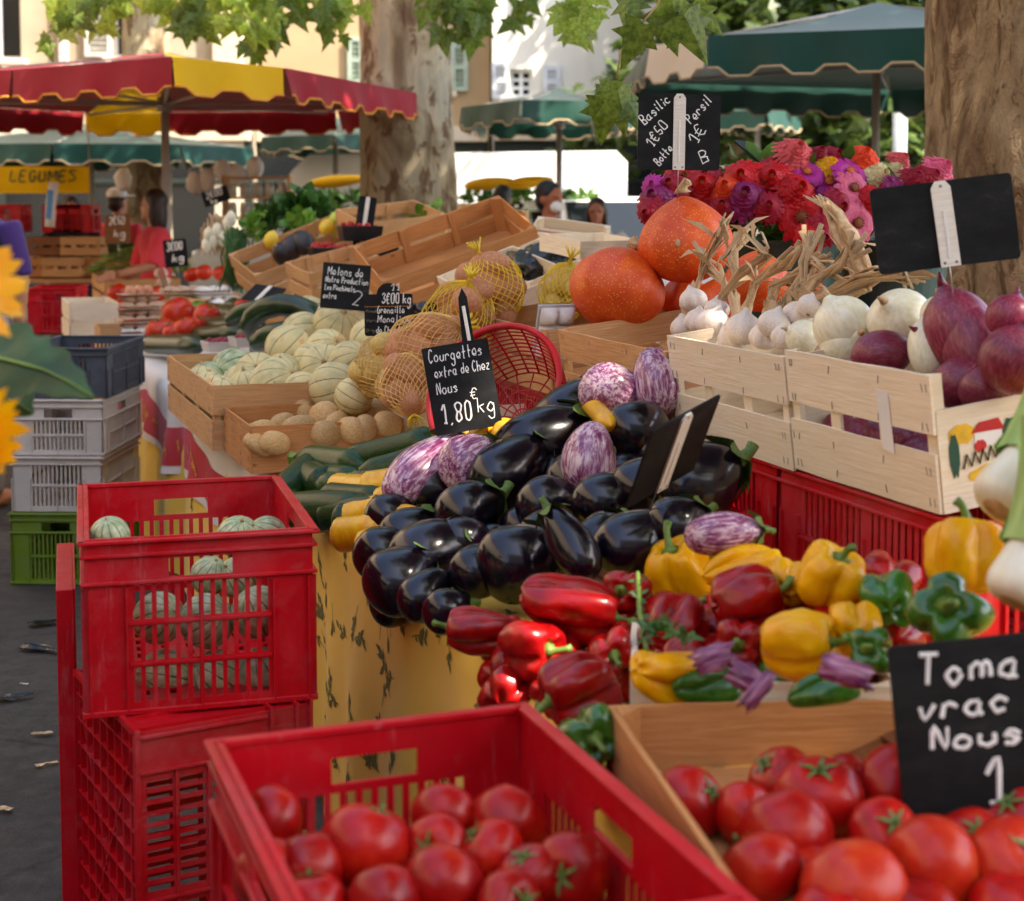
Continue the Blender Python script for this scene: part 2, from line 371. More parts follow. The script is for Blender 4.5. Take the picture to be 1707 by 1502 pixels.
def cloth(name, col, rough=.9, var=.1, trans=0.0):
    t = NT(name); c = t.ramp(t.noise(4, 4), [(.3, tuple(x * (1 - var) for x in col)), (.7, col)])
    wv = t.noise(260, 2)
    m = t.done(c, rough, .2, wv, .12, .001, sheen=.15)
    if trans:
        tr = t.new('BsdfTranslucent'); t.l(c, tr.inputs['Color']); mx = t.new('MixShader'); mx.inputs[0].default_value = trans
        t.l(t.b.outputs[0], mx.inputs[1]); t.l(tr.outputs[0], mx.inputs[2]); t.l(mx.outputs[0], t.out.inputs['Surface'])
    return m
M['cloth_yellow'] = cloth('yellow_cloth', hexc(252, 204, 76)); M['cloth_red'] = cloth('red_cloth', hexc(200, 40, 48)); M['cloth_white'] = cloth('white_cloth', hexc(236, 226, 214))
M['sprig'] = simple('olive_print', hexc(112, 112, 54), .9, .3, 30); M['sprig_gold'] = simple('gold_print', hexc(214, 140, 60), .9, .2, 30)
M['can_red'] = cloth('red_canvas', hexc(150, 14, 30), .8, .12, .05); M['can_yellow'] = cloth('yellow_canvas', hexc(226, 176, 12), .8, .08, .22)
M['can_green'] = cloth('green_canvas', hexc(12, 64, 54), .5, .15); M['can_cream'] = cloth('cream_canvas', hexc(236, 218, 196), .8, .06, .2)
M['trim_gold'] = cloth('gold_trim', hexc(214, 140, 40)); M['trim_cream'] = cloth('cream_trim', hexc(190, 166, 130))
# ---------------------------------------------------------------- crates
_boards = {}
def board_mesh(L, h, th, k=0):
    key = (round(L, 3), round(h, 3), round(th, 4), k)
    if key in _boards: return _boards[key]
    r = random.Random(hash(key) & 0xffff); n = 4; mb = MB(); vs = []
    wob = [r.uniform(-.0016, .0016) for _ in range(n + 1)]
    for i in range(n + 1):
        x = -L / 2 + L * i / n; e0 = r.uniform(0, .0022); e1 = r.uniform(0, .0022)
        for y, z in ((-th / 2, -h / 2 + e0), (th / 2, -h / 2 + e0), (th / 2, h / 2 - e1), (-th / 2, h / 2 - e1)): vs.append((x, y + wob[i], z))
    fs = [(0, 1, 2, 3), (n * 4 + 3, n * 4 + 2, n * 4 + 1, n * 4)]
    for i in range(n):
        for q in range(4): fs.append((i * 4 + q, i * 4 + 4 + q, i * 4 + 4 + (q + 1) % 4, i * 4 + (q + 1) % 4))
    mb.add(vs, fs); _boards[key] = mb.mesh('board')
    return _boards[key]
def put_board(parent, L, h, th, loc, rz=0, mat=None, name='board', rx=0, ry=0):
    me = board_mesh(L, h, th, rnd.randrange(3))
    Mx = Matrix.Translation(loc) @ Matrix.Rotation(rz, 4, 'Z') @ Matrix.Rotation(rx, 4, 'X') @ Matrix.Rotation(ry, 4, 'Y')
    return link(name, me, parent, Mx, mat)
def wood_crate(label, Mx, L, Wd, H, mat='wood_tan', nside=2, nend=2, gap=.018, endh=None, struts=2, group=None, name='wooden_crate', th=.006, staples=False, mat2=None, post=.022, base=True):
    c = thing(name, label, 'crate', Mx, group); m = M[mat]; m2 = M[mat2 or mat]; eh = endh or H
    for y in (-1, 1):
        bh = (H - gap * (nside - 1)) / nside
        for i in range(nside):
            put_board(c, L, bh - .001, th, (rnd.uniform(-.002, .002), y * (Wd / 2 - th / 2), bh / 2 + i * (bh + gap)), 0, m, 'side_board')
        for i in range(struts):
            x = L * ((i + 1) / (struts + 1) - .5); put_board(c, H * .96, .034, th, (x, y * (Wd / 2 - th * 1.6), H * .49), 0, m2, 'strut', ry=PI / 2)
    for x in (-1, 1):
        bh = (eh - gap * (nend - 1)) / nend
        for i in range(nend):
            put_board(c, Wd - 2 * th - .002, bh - .001, th, (x * (L / 2 - th / 2), 0, bh / 2 + i * (bh + gap)), PI / 2, m2, 'end_board')
        for y in (-1, 1):
            pm = MB().slab([(0, 0, 0), (post, 0, 0), (0, post, 0)], H - .003, (0, 0, -1)).mesh('post')
            link('corner_post', pm, c, Matrix.Translation((x * (L / 2 - th * 1.1), y * (Wd / 2 - th * 1.1), .001)) @ Matrix.Rotation({(-1, -1): 0, (1, -1): PI / 2, (1, 1): PI, (-1, 1): -PI / 2}[(x, y)], 4, 'Z'), m2)
    if base:
        n = 4
        for i in range(n): put_board(c, L - 2 * th - .004, (Wd - 2 * th) / n - .014, .004, (0, (Wd - 2 * th) * ((i + .5) / n - .5), .004), 0, m2, 'base_slat', rx=PI / 2)
    if staples:
        s = MB()
        for x in (-.47, -.44, -.17, .17, .44, .47):
            for z in (.08, .3, .62, .9):
                for y in (-1, 1): s.box((L * x + rnd.uniform(-.006, .006), y * (Wd / 2 + .0007), H * z), (.0012, .001, .014), Matrix.Rotation(rnd.uniform(-.3, .3), 3, 'Y'))
        o = link('staples', s.mesh(), c, None, M['staple']); o['kind'] = 'stuff'
    return c

def slotted(mb, w, h, th, holes, y=0.0, mi=0):
    """upright panel in the x-z plane with real openings"""
    xs = sorted({-w / 2, w / 2, *[q for a in holes for q in a[:2]]}); zs = sorted({0.0, h, *[q for a in holes for q in a[2:]]})
    xs = [x for x in xs if -w / 2 - 1e-9 <= x <= w / 2 + 1e-9]; zs = [z for z in zs if -1e-9 <= z <= h + 1e-9]
    def hole(i, j):
        if i < 0 or j < 0 or i >= len(xs) - 1 or j >= len(zs) - 1: return True
        x, z = (xs[i] + xs[i + 1]) / 2, (zs[j] + zs[j + 1]) / 2
        return any(a[0] < x < a[1] and a[2] < z < a[3] for a in holes)
    idx = {}; vs = []; fs = []
    def v(i, j, k):
        if (i, j, k) not in idx: idx[(i, j, k)] = len(vs); vs.append((xs[i], y + (-th / 2 if k == 0 else th / 2), zs[j]))
        return idx[(i, j, k)]
    for i in range(len(xs) - 1):
        for j in range(len(zs) - 1):
            if hole(i, j): continue
            fs.append((v(i, j, 0), v(i + 1, j, 0), v(i + 1, j + 1, 0), v(i, j + 1, 0))); fs.append((v(i, j, 1), v(i, j + 1, 1), v(i + 1, j + 1, 1), v(i + 1, j, 1)))
            for di, dj, a, b in ((-1, 0, (i, j), (i, j + 1)), (1, 0, (i + 1, j + 1), (i + 1, j)), (0, -1, (i + 1, j), (i, j)), (0, 1, (i, j + 1), (i + 1, j + 1))):
                if hole(i + di, j + dj): fs.append((v(*a, 0), v(*b, 0), v(*b, 1), v(*a, 1)))
    return mb.add(vs, fs, mi)
_pc = {}
def crate_walls(L, Wd, H, slot=.012, bar=.0085, rows=3, handle=True, rib=True):
    key = (L, Wd, H, slot, bar, rows, handle, rib)
    if key in _pc: return _pc[key]
    res = {}
    for nm, w in (('end', Wd), ('side', L)):
        mb = MB(); th = .004; holes = []; m = .075
        zb, zt = .022, H - (.085 if handle else .034)
        rh = (zt - zb - .012 * (rows - 1)) / rows
        ns = int((w - 2 * m) / (slot + bar)); x0 = -ns * (slot + bar) / 2
        for r in range(rows):
            z0 = zb + r * (rh + .012)
            for i in range(ns):
                if i == ns // 2 and ns % 2: continue
                holes.append((x0 + i * (slot + bar) + bar / 2, x0 + i * (slot + bar) + bar / 2 + slot, z0, z0 + rh))
        if handle: holes.append((-.056, .056, H - .074, H - .04))
        slotted(mb, w, H, th, holes)
        if rib:
            for z, d in ((H - .005, .012), (H - .03, .008), (H - .079, .008), (.006, .007))[:4 if handle else 2]: mb.bbox((0, -d / 2 - th / 2, z), (w + 2 * d - .001, d, .006 if z > .05 else .01), .001)
            for x in (-w / 2 + .008, -w / 2 + m - .004, 0, w / 2 - m + .004, w / 2 - .008): mb.box((x, -.0055, (H - .085) / 2), (.004, .007, H - .09))
            for r in range(1, rows): mb.box((0, -.0045, zb + r * (rh + .012) - .006), (w - 2 * m, .005, .005))
        mb.bbox((0, .004, H - .004), (w - .02, .006, .008), .001)
        res[nm] = mb.mesh('crate_wall')
    mb = MB(); holes = []; g = .048; nx, ny = int((L - .04) / g), int((Wd - .04) / g)
    for i in range(nx):
        for j in range(ny):
            cx, cz = (i + .5 - nx / 2) * g, (j + .5 - ny / 2) * g + Wd / 2
            holes.append((cx - .014, cx + .014, cz - .007, cz + .007))
    slotted(mb, L - .012, Wd - .012, .004, [(a, b, c - .006, d - .006) for a, b, c, d in holes])
    for i in range(nx + 1): mb.box(((i - nx / 2) * g, .007, Wd / 2 - .006), (.003, .012, Wd - .02))
    for j in range(ny + 1): mb.box((0, .0068, (j - ny / 2) * g + Wd / 2 - .006), (L - .02, .0115, .003))
    for s_ in (-1, 1): mb.box((0, .0064, Wd / 2 - .006), (.003, .011, math.hypot(L, Wd) * .8), Matrix.Rotation(s_ * math.atan2(L, Wd), 3, 'Y'))
    res['base'] = mb.mesh('crate_base')
    _pc[key] = res
    return res
def plastic_crate(label, Mx, L=.6, Wd=.4, H=.31, mat='red_plastic', group=None, name='plastic_crate', **kw):
    c = thing(name, label, 'crate', Mx, group); w = crate_walls(L, Wd, H, **kw); m = M[mat]
    for x in (-1, 1): link('wall', w['end'], c, Matrix.Translation((x * (L / 2 - .002), 0, 0)) @ Matrix.Rotation(x * PI / 2, 4, 'Z'), m)
    for y in (-1, 1): link('wall', w['side'], c, Matrix.Translation((0, y * (Wd / 2 - .002), 0)) @ Matrix.Rotation(0 if y < 0 else PI, 4, 'Z'), m)
    link('base', w['base'], c, Matrix(((1, 0, 0, 0), (0, 0, 1, -Wd / 2 + .006), (0, -1, 0, .016), (0, 0, 0, 1))), m)
    return c

# ---------------------------------------------------------------- slates with chalk writing
GL = {'a': '46261514233344 464353', 'b': '1913 15263645443313', 'c': '4536261514233343', 'd': '4943 4536261514233344', 'e': '14444536261514233343', 'f': '48392823 1636',
 'g': '4536261514233344 4641302011', 'h': '1913 1526364543', 'i': '2623 2728', 'k': '1913 4615 2543', 'l': '29242333', 'm': '1613 15263533 35465553', 'n': '1613 1526364543',
 'o': '363626151423334445 4536', 'p': '1610 15263645443313', 'r': '1613 15263645', 's': '453626152534443323 2313', 't': '29242333 1646', 'u': '161423334446 4643', 'v': '162346', 'x': '1643 4613', 'z': '16461343',
 'C': '4839291715233344', 'N': '13194349', 'M': '1319355953', 'G': '48392917152333444636', 'B': '1319 193948473616 164544433313', 'P': '1319 193948473616', 'T': '1959 3933', 'V': '193359', 'L': '191343',
 'E': '49191343 1636', 'U': '191423334449', 'S': '48392918273645443313', 'R': '1319 193948473616 2643', 'D': '1319 1939474433 3313', '1': '173933 2343', '8': '261829394836261423334436', '0': '291814233344483929',
 '5': '4929162636454433 3314', '3': '18293948373626 364544332314', '2': '182939484713 1343', '9': '483929182737484433', '€': '4839291715233343 0737 0535', ',': '2312', 'O': '291814233344483929', 'É': '49191343 1636'}
def strokes(text, size, jit=.25, seed=0, slant=.12):
    r = random.Random(seed); x = 0; out = []; wi = 0
    for ch in text:
        if ch == ' ': x += 3.2; wi += 1; continue
        g = GL.get(ch)
        if not g: x += 3; continue
        dy = r.uniform(-.3, .3); w = 0
        for s in g.split():
            s = s if len(s) % 2 == 0 else s[:-1]
            pts = [(int(s[i]) + r.uniform(-jit, jit), int(s[i + 1]) - 3 + r.uniform(-jit, jit) + dy) for i in range(0, len(s), 2)]
            w = max([w] + [p[0] for p in pts])
            if len(pts) > 2:
                q = [pts[0]]
                for i in range(len(pts) - 1):
                    p0, p1, p2, p3 = pts[max(i - 1, 0)], pts[i], pts[i + 1], pts[min(i + 2, len(pts) - 1)]
                    for u in (.33, .67, 1):
                        q.append(tuple(.5 * (2 * p1[k] + (p2[k] - p0[k]) * u + (2 * p0[k] - 5 * p1[k] + 4 * p2[k] - p3[k]) * u * u + (3 * p1[k] - p0[k] - 3 * p2[k] + p3[k]) * u ** 3) for k in (0, 1)))
                pts = q
            out.append((wi, [((x + a + b * slant) * size / 6, b * size / 6) for a, b in pts]))
        x += max(w, 2) + .9
    return out, x * size / 6
def writing(parent, text, x, z, size, rot=0, width=None, y=-.0028, mat='chalk', wd=.0018, seed=0, fit=None, name='chalk_word'):
    ss, tot = strokes(text, size, seed=seed); k = fit / tot if fit else 1.0; words_ = {}; ca, sa = math.cos(rot), math.sin(rot); r = random.Random(seed)
    for wi, s in ss:
        mb = words_.setdefault(wi, MB()); pts = [Vector((x + (a * k) * ca - b * sa, y, z + (a * k) * sa + b * ca)) for a, b in s]
        mb.tube(pts, [wd * r.uniform(.75, 1.15) for _ in pts], 4, True, 0)
    S = Matrix.Translation((0, y, 0)) @ Matrix.Diagonal((1, .35, 1, 1)) @ Matrix.Translation((0, -y, 0))
    for mb in words_.values(): me = mb.mesh('writing'); me.transform(S); link(name, me, parent, None, M[mat])
def rrect(w, h, r, n=4):
    pts = []
    for cx, cz, a0 in ((w / 2 - r, h / 2 - r, 0), (-w / 2 + r, h / 2 - r, 90), (-w / 2 + r, -h / 2 + r, 180), (w / 2 - r, -h / 2 + r, 270)):
        for i in range(n + 1): a = R(a0 + 90 * i / n); pts.append((cx + r * math.cos(a), 0, cz + r * math.sin(a)))
    return pts
def slate(label, Mx, w, h, lines=(), strip=None, rod=0.12, r=.008, name='price_slate', top=None, wd=.0018, seed=0, rodx=0.0, mat='slate'):
    s = thing(name, label, 'sign', Mx)
    link('panel', MB().slab([(a, -.0022, c) for a, _, c in rrect(w, h, r)], .0044, (0, -1, 0)).mesh(), s, None, M[mat])
    if top: link('tab', MB().slab([(top[0] + top[1] * math.cos(a), -.002, h / 2 - .002 + top[1] * math.sin(a)) for a in [PI * i / 12 for i in range(13)]], .004, (0, -1, 0)).mesh(), s, None, M[mat])
    if strip:
        sw, tilt = strip; q = h / 2 * 1.0
        pts = [(-sw / 2, -.0062, -q), (sw / 2, -.0062, -q), (sw / 2, -.0062, q - sw * .35), (sw * .25, -.0062, q), (-sw * .25, -.0062, q), (-sw / 2, -.0062, q - sw * .35)]
        o = link('wood_strip', MB().slab(pts, .0038, (0, -1, 0)).mesh(), s, Matrix.Rotation(tilt, 4, 'Y'), M['strip'])
        for x, z in ((0, q - sw * .28), (-sw * .3, -q + .007), (sw * .3, -q + .007)): link('rivet', MB().surf(lambda a, v: (x + .0028 * math.sin(PI * v) * math.cos(a), -.0064 - .001 * math.cos(PI * v), z + .0028 * math.sin(PI * v) * math.sin(a)), 8, 4).mesh(smooth=True), o, None, M['staple'])
        link('slot', MB().bbox((0, -.0068, -q * .25), (sw * .13, .0016, q * 1.1), .0006).mesh(), o, None, M['paper'])
    if rod: link('rod', MB().tube([(rodx, .004, -h * .1), (rodx, .004, -h / 2 - rod)], .0014, 6).mesh(smooth=True), s, None, M['steel'])
    for i, l in enumerate(lines):
        tx, x, z, size = l[:4]; kw = l[4] if len(l) > 4 else {}
        writing(s, tx, x, z, size, wd=kw.pop('wd', wd), seed=seed * 31 + i, **kw)
    return s

# ---------------------------------------------------------------- fruit and vegetables (axis along z, stalk end up)
MESH = {}
def mk(key, fn):
    if key not in MESH: MESH[key] = fn()
    return MESH[key]
def tomato_mesh(k):
    def b():
        r = random.Random(k + 5); ph = [r.uniform(0, 6.3) for _ in range(4)]; lob = r.choice([4, 5, 6]); am = [.012, .03, .05][k % 3]; ob = [.86, .8, .94, .9][k % 4]
        def fn(a, v):
            th = PI * v; rr = math.sin(th) ** .92
            l = 1 + am * math.cos(lob * a + ph[0]) * (1 - v) + .03 * math.cos(2 * a + ph[1])
            z = math.cos(th) * ob - .20 * math.exp(-(rr / .28) ** 2) * (v < .5) + .05 * math.exp(-(rr / .2) ** 2) * (v >= .5)
            return Vector((rr * l * math.cos(a), rr * l * math.sin(a), z))
        return MB().surf(fn, 28, 16).mesh('tomato', smooth=True)
    return mk(('tom', k), b)
def star_mesh(key, n=6, rad=.42, curl=.12, z0=.62, stem=.18, w=.12):
    def b():
        r = random.Random(n); mb = MB()
        for i in range(n):
            a = 2 * PI * i / n + r.uniform(-.2, .2); d = Vector((math.cos(a), math.sin(a), 0)); s = Vector((-d.y, d.x, 0)); L = rad * r.uniform(.8, 1.15)
            p = [d * .02, d * L * .4, d * L * .8, d * L]; zz = [z0, z0 + curl * .8, z0 + curl * .5, z0 + curl * r.uniform(-.6, 1.6)]
            ww = [w * .8, w, w * .5, .01]
            vs = []
            for q in range(4): c = p[q] + Vector((0, 0, zz[q])); vs += [c - s * ww[q] * .5, c + s * ww[q] * .5]
            mb.add(vs, [(0, 1, 3, 2), (2, 3, 5, 4), (4, 5, 7, 6)])
        if stem: mb.tube([(0, 0, z0 - .03), (.02, 0, z0 + stem * .6), (.06, .03, z0 + stem)], [.05, .04, .05], 6)
        return mb.mesh('calyx', smooth=True)
    return mk(('star', key), b)
def aub_mesh(k):
    def b():
        r = random.Random(k + 21); Lr = [1.15, 1.3, 1.5, 1.95][k % 4]; bend = r.uniform(-.12, .12); p0 = r.uniform(0, 6)
        def fn(a, v):
            th = PI * v; z = math.cos(th)
            w = math.sin(th) ** .85 * (1 - .20 * z - .05 * z * z)
            w *= 1 + .035 * math.cos(2 * a + p0) + .02 * math.sin(3 * a + 4 * z + p0)
            x = w * math.cos(a); y = w * math.sin(a)
            return Vector((x + bend * z * z, y, z * Lr - (.05 * math.exp(-(w / .12) ** 2) if v < .5 else -.035 * math.exp(-(w / .1) ** 2))))
        return MB().surf(fn, 28, 18).mesh('aubergine', smooth=True), Lr
    return mk(('aub', k), b)
def aub_cap(Lr):
    def b():
        mb = MB(); n = 5; r = random.Random(3)
        def fn(u, v):
            a = 2 * PI * u; lob = .5 + .5 * math.cos(n * a)
            rr = .18 + v * (.42 + .34 * lob); zz = Lr * (1 - .06) + .07 - v * (.10 + .52 * lob * v)
            rr += .05 * v
            return Vector((rr * math.cos(a), rr * math.sin(a), zz))
        mb.grid(fn, 40, 6, closed=True)
        mb.tube([(0, 0, Lr * .93), (.02, 0, Lr + .1), (.08, .02, Lr + .32), (.2, .05, Lr + .52)], [.24, .2, .15, .17], 8)
        return mb.mesh('calyx', smooth=True)
    return mk(('aubcap', Lr), b)
def pepper_mesh(k):
    def b():
        r = random.Random(k * 7 + 2); n = [3, 4, 4, 3, 2, 4][k % 6]; am = [.13, .10, .12, .16, .2, .11][k % 6]; ph = [r.uniform(0, 6.3) for _ in range(5)]
        Lr = [1.05, .95, 1.1, 1.5, 1.8, .85][k % 6]; tap = [.12, .05, .1, .28, .42, .03][k % 6]; tw = [.1, .05, .12, .5, .9, .05][k % 6]; bend = [.03, 0, .05, .15, .35, 0][k % 6]
        def fn(a, v):
            th = PI * v; z = math.cos(th); w = math.sin(th) ** .70
            aa = a + tw * z
            cc = math.cos(n * aa + ph[0]); l = 1 + am * (cc if cc > 0 else cc * 1.5) + .04 * math.cos(2 * a + ph[1]) + .03 * math.cos(5 * a + ph[2] + 3 * z)
            l *= 1 - tap * (1 - z) * .5; l -= am * .9 * math.exp(-((1 + cc) / .16) ** 2) * w; l += .07 * fbm((math.cos(a) * 1.3 + k * 5, math.sin(a) * 1.3, z * 1.2), 2) + .03 * fbm((math.cos(a) * 3 + k * 5, math.sin(a) * 3, z * 2.5), 2)
            x = w * l
            zz = z * Lr - (.42 * math.exp(-(w / .42) ** 2) if v < .5 else 0) + ((.2 + .1 * cc) * math.exp(-(w / .5) ** 2) if v > .5 else 0)
            zz += .05 * math.sin(2 * a + ph[3]) * w
            return Vector((x * math.cos(a) + bend * (z - .4) ** 2, x * math.sin(a), zz))
        return MB().surf(fn, 64, 34).mesh('pepper', smooth=True), Lr - .36
    return mk(('pep', k), b)
def pepper_stem(z0, k=0):
    def b():
        q = [.3, .5, .2][k]; mb = MB()
        mb.tube([(0, 0, z0 - .04), (0, 0, z0 + .06), (.01, 0, z0 + .14), (.06 * q * 4, .02, z0 + .36), (.2 * q * 3, .05, z0 + .56), (.36 * q * 3, .05, z0 + .66)], [.05, .33, .14, .1, .1, .13], 9)
        return mb.mesh('stalk', smooth=True)
    return mk(('pst', round(z0, 2), k), b)
def long_mesh(k, key='courg'):
    def b():
        r = random.Random(k + 3); bend = r.uniform(.05, .35); L = 4.6 + k * .5; n = 14; mb = MB(); fac = 8
        pts = [Vector((bend * ((i / n - .5) ** 2) * 4, .0, -L / 2 + L * i / n)) for i in range(n + 1)]
        rad = []
        for i in range(n + 1):
            u = i / n; q = min(u, 1 - u); w = min(1, (q * 8) ** .5) if u < .5 else min(1, .55 + q * 3)
            rad.append(max(.1, w * (1.0 + .12 * (0.4 - u))))
        mb.tube(pts, rad, 16)
        return mb.mesh('long', smooth=True), L
    return mk((key, k), b)
def long_stub(k, L):
    def b():
        bend = 0; mb = MB(); e = L / 2
        x = random.Random(k + 3).uniform(.05, .35)
        mb.tube([(x, 0, e - .03), (x + .02, 0, e + .25), (x + .02, 0, e + .6), (x + .06, 0, e + .72)], [.62, .42, .36, .46], 5)
        return mb.mesh('stub', smooth=False)
    return mk(('stub', k, L), b)
def melon_mesh(k, n=10, deep=.028):
    def b():
        r = random.Random(k); ob = r.uniform(.9, 1.0); p = r.uniform(0, 6)
        def g(a): return abs(math.cos(n * a / 2)) ** 10
        def fn(a, v):
            th = PI * v; w = math.sin(th); l = 1 - deep * g(a) * w + .012 * math.cos(2 * a + p)
            return Vector((w * l * math.cos(a), w * l * math.sin(a), math.cos(th) * ob - .05 * math.exp(-(w / .12) ** 2) * (1 if v < .5 else -.6)))
        return MB().surf(fn, 60, 22, attr=lambda a, v: g(a)).mesh('melon', smooth=True)
    return mk(('mel', k, n), b)
def pumpkin_mesh(k):
    def b():
        def fn(a, v):
            th = PI * v; z = math.cos(th); w = math.sin(th)
            w2 = w * (1 - .09 * z - .05 * z * z); l = 1 + (.03 * math.cos(9 * a) + .012 * fbm((math.cos(a) * 3 + k, math.sin(a) * 3, z * 3), 2)) * w + .02 * math.cos(2 * a + k)
            zz = z * .9 + .07 * math.exp(-(w / .4) ** 2) * (1 if v < .5 else 0)
            return Vector((w2 * l * math.cos(a), w2 * l * math.sin(a), zz))
        return MB().surf(fn, 48, 28).mesh('pumpkin', smooth=True)
    return mk(('pump', k), b)
def onion_mesh(k):
    def b():
        r = random.Random(k + 70); f = [.92, 1.0, 1.5, 1.25][k % 4]; p = r.uniform(0, 6)
        def fn(a, v):
            th = PI * v; z = math.cos(th); w = math.sin(th) ** .95
            l = 1 + .02 * math.cos(3 * a + p)
            zz = z * f + .28 * math.exp(-(w / .2) ** 2) * (1 if v < .5 else -.25)
            return Vector((w * l * math.cos(a), w * l * math.sin(a), zz))
        return MB().surf(fn, 28, 20).mesh('onion', smooth=True), f
    return mk(('oni', k), b)
def tuft_mesh(key, z, n=9, rad=.14, L=.35, up=1):
    def b():
        r = random.Random(n); mb = MB()
        for i in range(n):
            a = r.uniform(0, 6.3); q = r.uniform(.3, 1); d = Vector((math.cos(a), math.sin(a), 0))
            mb.tube([Vector((0, 0, z - .05 * up)) + d * rad * .3, Vector((0, 0, z + up * L * .4)) + d * rad * q, Vector((0, 0, z + up * L * q)) + d * rad * q * 2], [.05, .035, .012], 4)
        return mb.mesh('tuft', smooth=True)
    return mk(('tuft', key), b)
def garlic_mesh(k):
    def b():
        n = [6, 7, 5][k % 3]
        def fn(a, v):
            th = PI * v; z = math.cos(th); w = math.sin(th)
            l = 1 - .11 * abs(math.cos(n * a / 2)) ** 6 * w
            w = w * (1 - .1 * z); zz = z * .82 + (.32 * math.exp(-(w / .22) ** 2) if v < .5 else .12 * math.exp(-(w / .25) ** 2))
            return Vector((w * l * math.cos(a), w * l * math.sin(a), zz))
        return MB().surf(fn, 42, 20).mesh('garlic', smooth=True)
    return mk(('gar', k), b)
def potato_mesh(k):
    def b():
        r = random.Random(k + 11); p = [r.uniform(0, 6) for _ in range(4)]; e = r.uniform(1.15, 1.5)
        def fn(a, v):
            th = PI * v; d = Vector((math.sin(th) * math.cos(a), math.sin(th) * math.sin(a), math.cos(th)))
            q = 1 + .07 * math.sin(2.3 * d.x + p[0]) + .06 * math.sin(3 * d.y + p[1]) + .05 * math.sin(3.4 * d.z + p[2])
            return Vector((d.x * q, d.y * q * .9, d.z * q * e))
        return MB().surf(fn, 18, 12).mesh('potato', smooth=True)
    return mk(('pot', k), b)

def tomato(label, loc, r, d=(0, 0, 1), k=0, calyx=True, mat='tomato', group=None):
    o = tag(link('tomato', tomato_mesh(k), None, along(loc, d, rnd.uniform(0, 6), r), M[mat]), label, 'tomato', group)
    if calyx: link('calyx', star_mesh('t%d' % (k % 2), 5 + k % 2, .5, .1, .72, .2), o, None, M['calyx'])
    return o
def aubergine(label, loc, r, d, k=0, mat='aub', cap=True, group=None, roll=None):
    me, Lr = aub_mesh(k)
    o = tag(link('aubergine', me, None, along(loc, d, rnd.uniform(0, 6) if roll is None else roll, r), M[mat]), label, 'aubergine', group)
    if cap: link('calyx', aub_cap(Lr), o, None, M['calyx'])
    return o
def pepper(label, loc, r, d, k=0, mat='pepper_red', ks=0, stem=True, roll=None, group=None, sq=(1, 1, 1)):
    me, z0 = pepper_mesh(k)
    o = tag(link('bell_pepper', me, None, along(loc, d, rnd.uniform(0, 6) if roll is None else roll, tuple(r * q for q in sq)), M[mat]), label, 'pepper', group)
    if stem: link('stalk', pepper_stem(z0, ks), o, None, M['stem_green'])
    return o
def courgette(label, a, b, r, k=0, mat='courgette', name='courgette', group=None, roll=0):
    """a = stalk end, b = blossom end"""
    me, L = long_mesh(k); d = Vector(a) - Vector(b); ln = d.length
    r *= 1.36
    o = tag(link(name, me, None, along((Vector(a) + Vector(b)) / 2, d, roll, (r, r, ln / L)), M[mat]), label, name, group)
    link('stub', long_stub(k, L), o, None, M['stem_green'])
    return o
def melon(label, loc, r, d=(0, 0, 1), k=0, mat='melon', group=None, n=10):
    o = tag(link('melon', melon_mesh(k, n), None, along(loc, d, rnd.uniform(0, 6), r), M[mat]), label, 'melon', group)
    link('stalk', mk('melst', lambda: MB().tube([(0, 0, .86), (0, 0, .97), (.03, 0, 1.06)], [.12, .07, .06], 7).mesh(smooth=True)), o, None, M['dry'])
    return o
def onion(label, loc, r, d, k=0, mat='onion_white', group=None, top=True, roots=True):
    me, f = onion_mesh(k); o = tag(link('onion', me, None, along(loc, d, rnd.uniform(0, 6), r), M[mat]), label, 'onion', group)
    if roots: link('root_tuft', tuft_mesh('or%d' % k, -f * 1.02, 9, .10, .14, -1), o, None, M['root'])
    if top: link('neck', mk(('neck', k), lambda: MB().tube([(0, 0, f * 1.1), (.02, 0, f * 1.1 + .22), (.08, .05, f * 1.1 + .42)], [.16, .10, .03], 7).mesh(smooth=True)), o, None, M['dry'] if mat == 'onion_white' else M[mat])
    return o
# ---------------------------------------------------------------- ground
t = NT('old_asphalt')
n1 = t.noise(.9, 5, .6, kind='Object'); n2 = t.noise(14, 4, .7); n3 = t.noise(160, 2)
c = t.ramp(n1, [(.3, (.028, .024, .021)), (.55, (.05, .043, .036)), (.75, (.082, .07, .056))])
c = t.mix(t.ramp(n2, [(.45, (0, 0, 0)), (.7, (.6, .6, .6))]), c, (.03, .026, .022))
v = t.new('TexVoronoi', feature='DISTANCE_TO_EDGE'); v.inputs['Scale'].default_value = .9; t.l(t.coord(), v.inputs['Vector'])
crk = t.ramp(v.outputs['Distance'], [(.004, (1, 1, 1)), (.012, (0, 0, 0))]); c = t.mix(t.math('MULTIPLY', crk, .7), c, (.012, .011, .01))
M['asphalt'] = t.done(c, t.ramp(n2, [(.3, (.5,) * 3), (.7, (.85,) * 3)]), .4, t.math('ADD', n3, n2), .35, .006)
structure(link('ground', MB().add([(-90, -60, 0), (90, -60, 0), (90, 160, 0), (-90, 160, 0)], [(0, 1, 2, 3)]).mesh(), None, None, M['asphalt']))

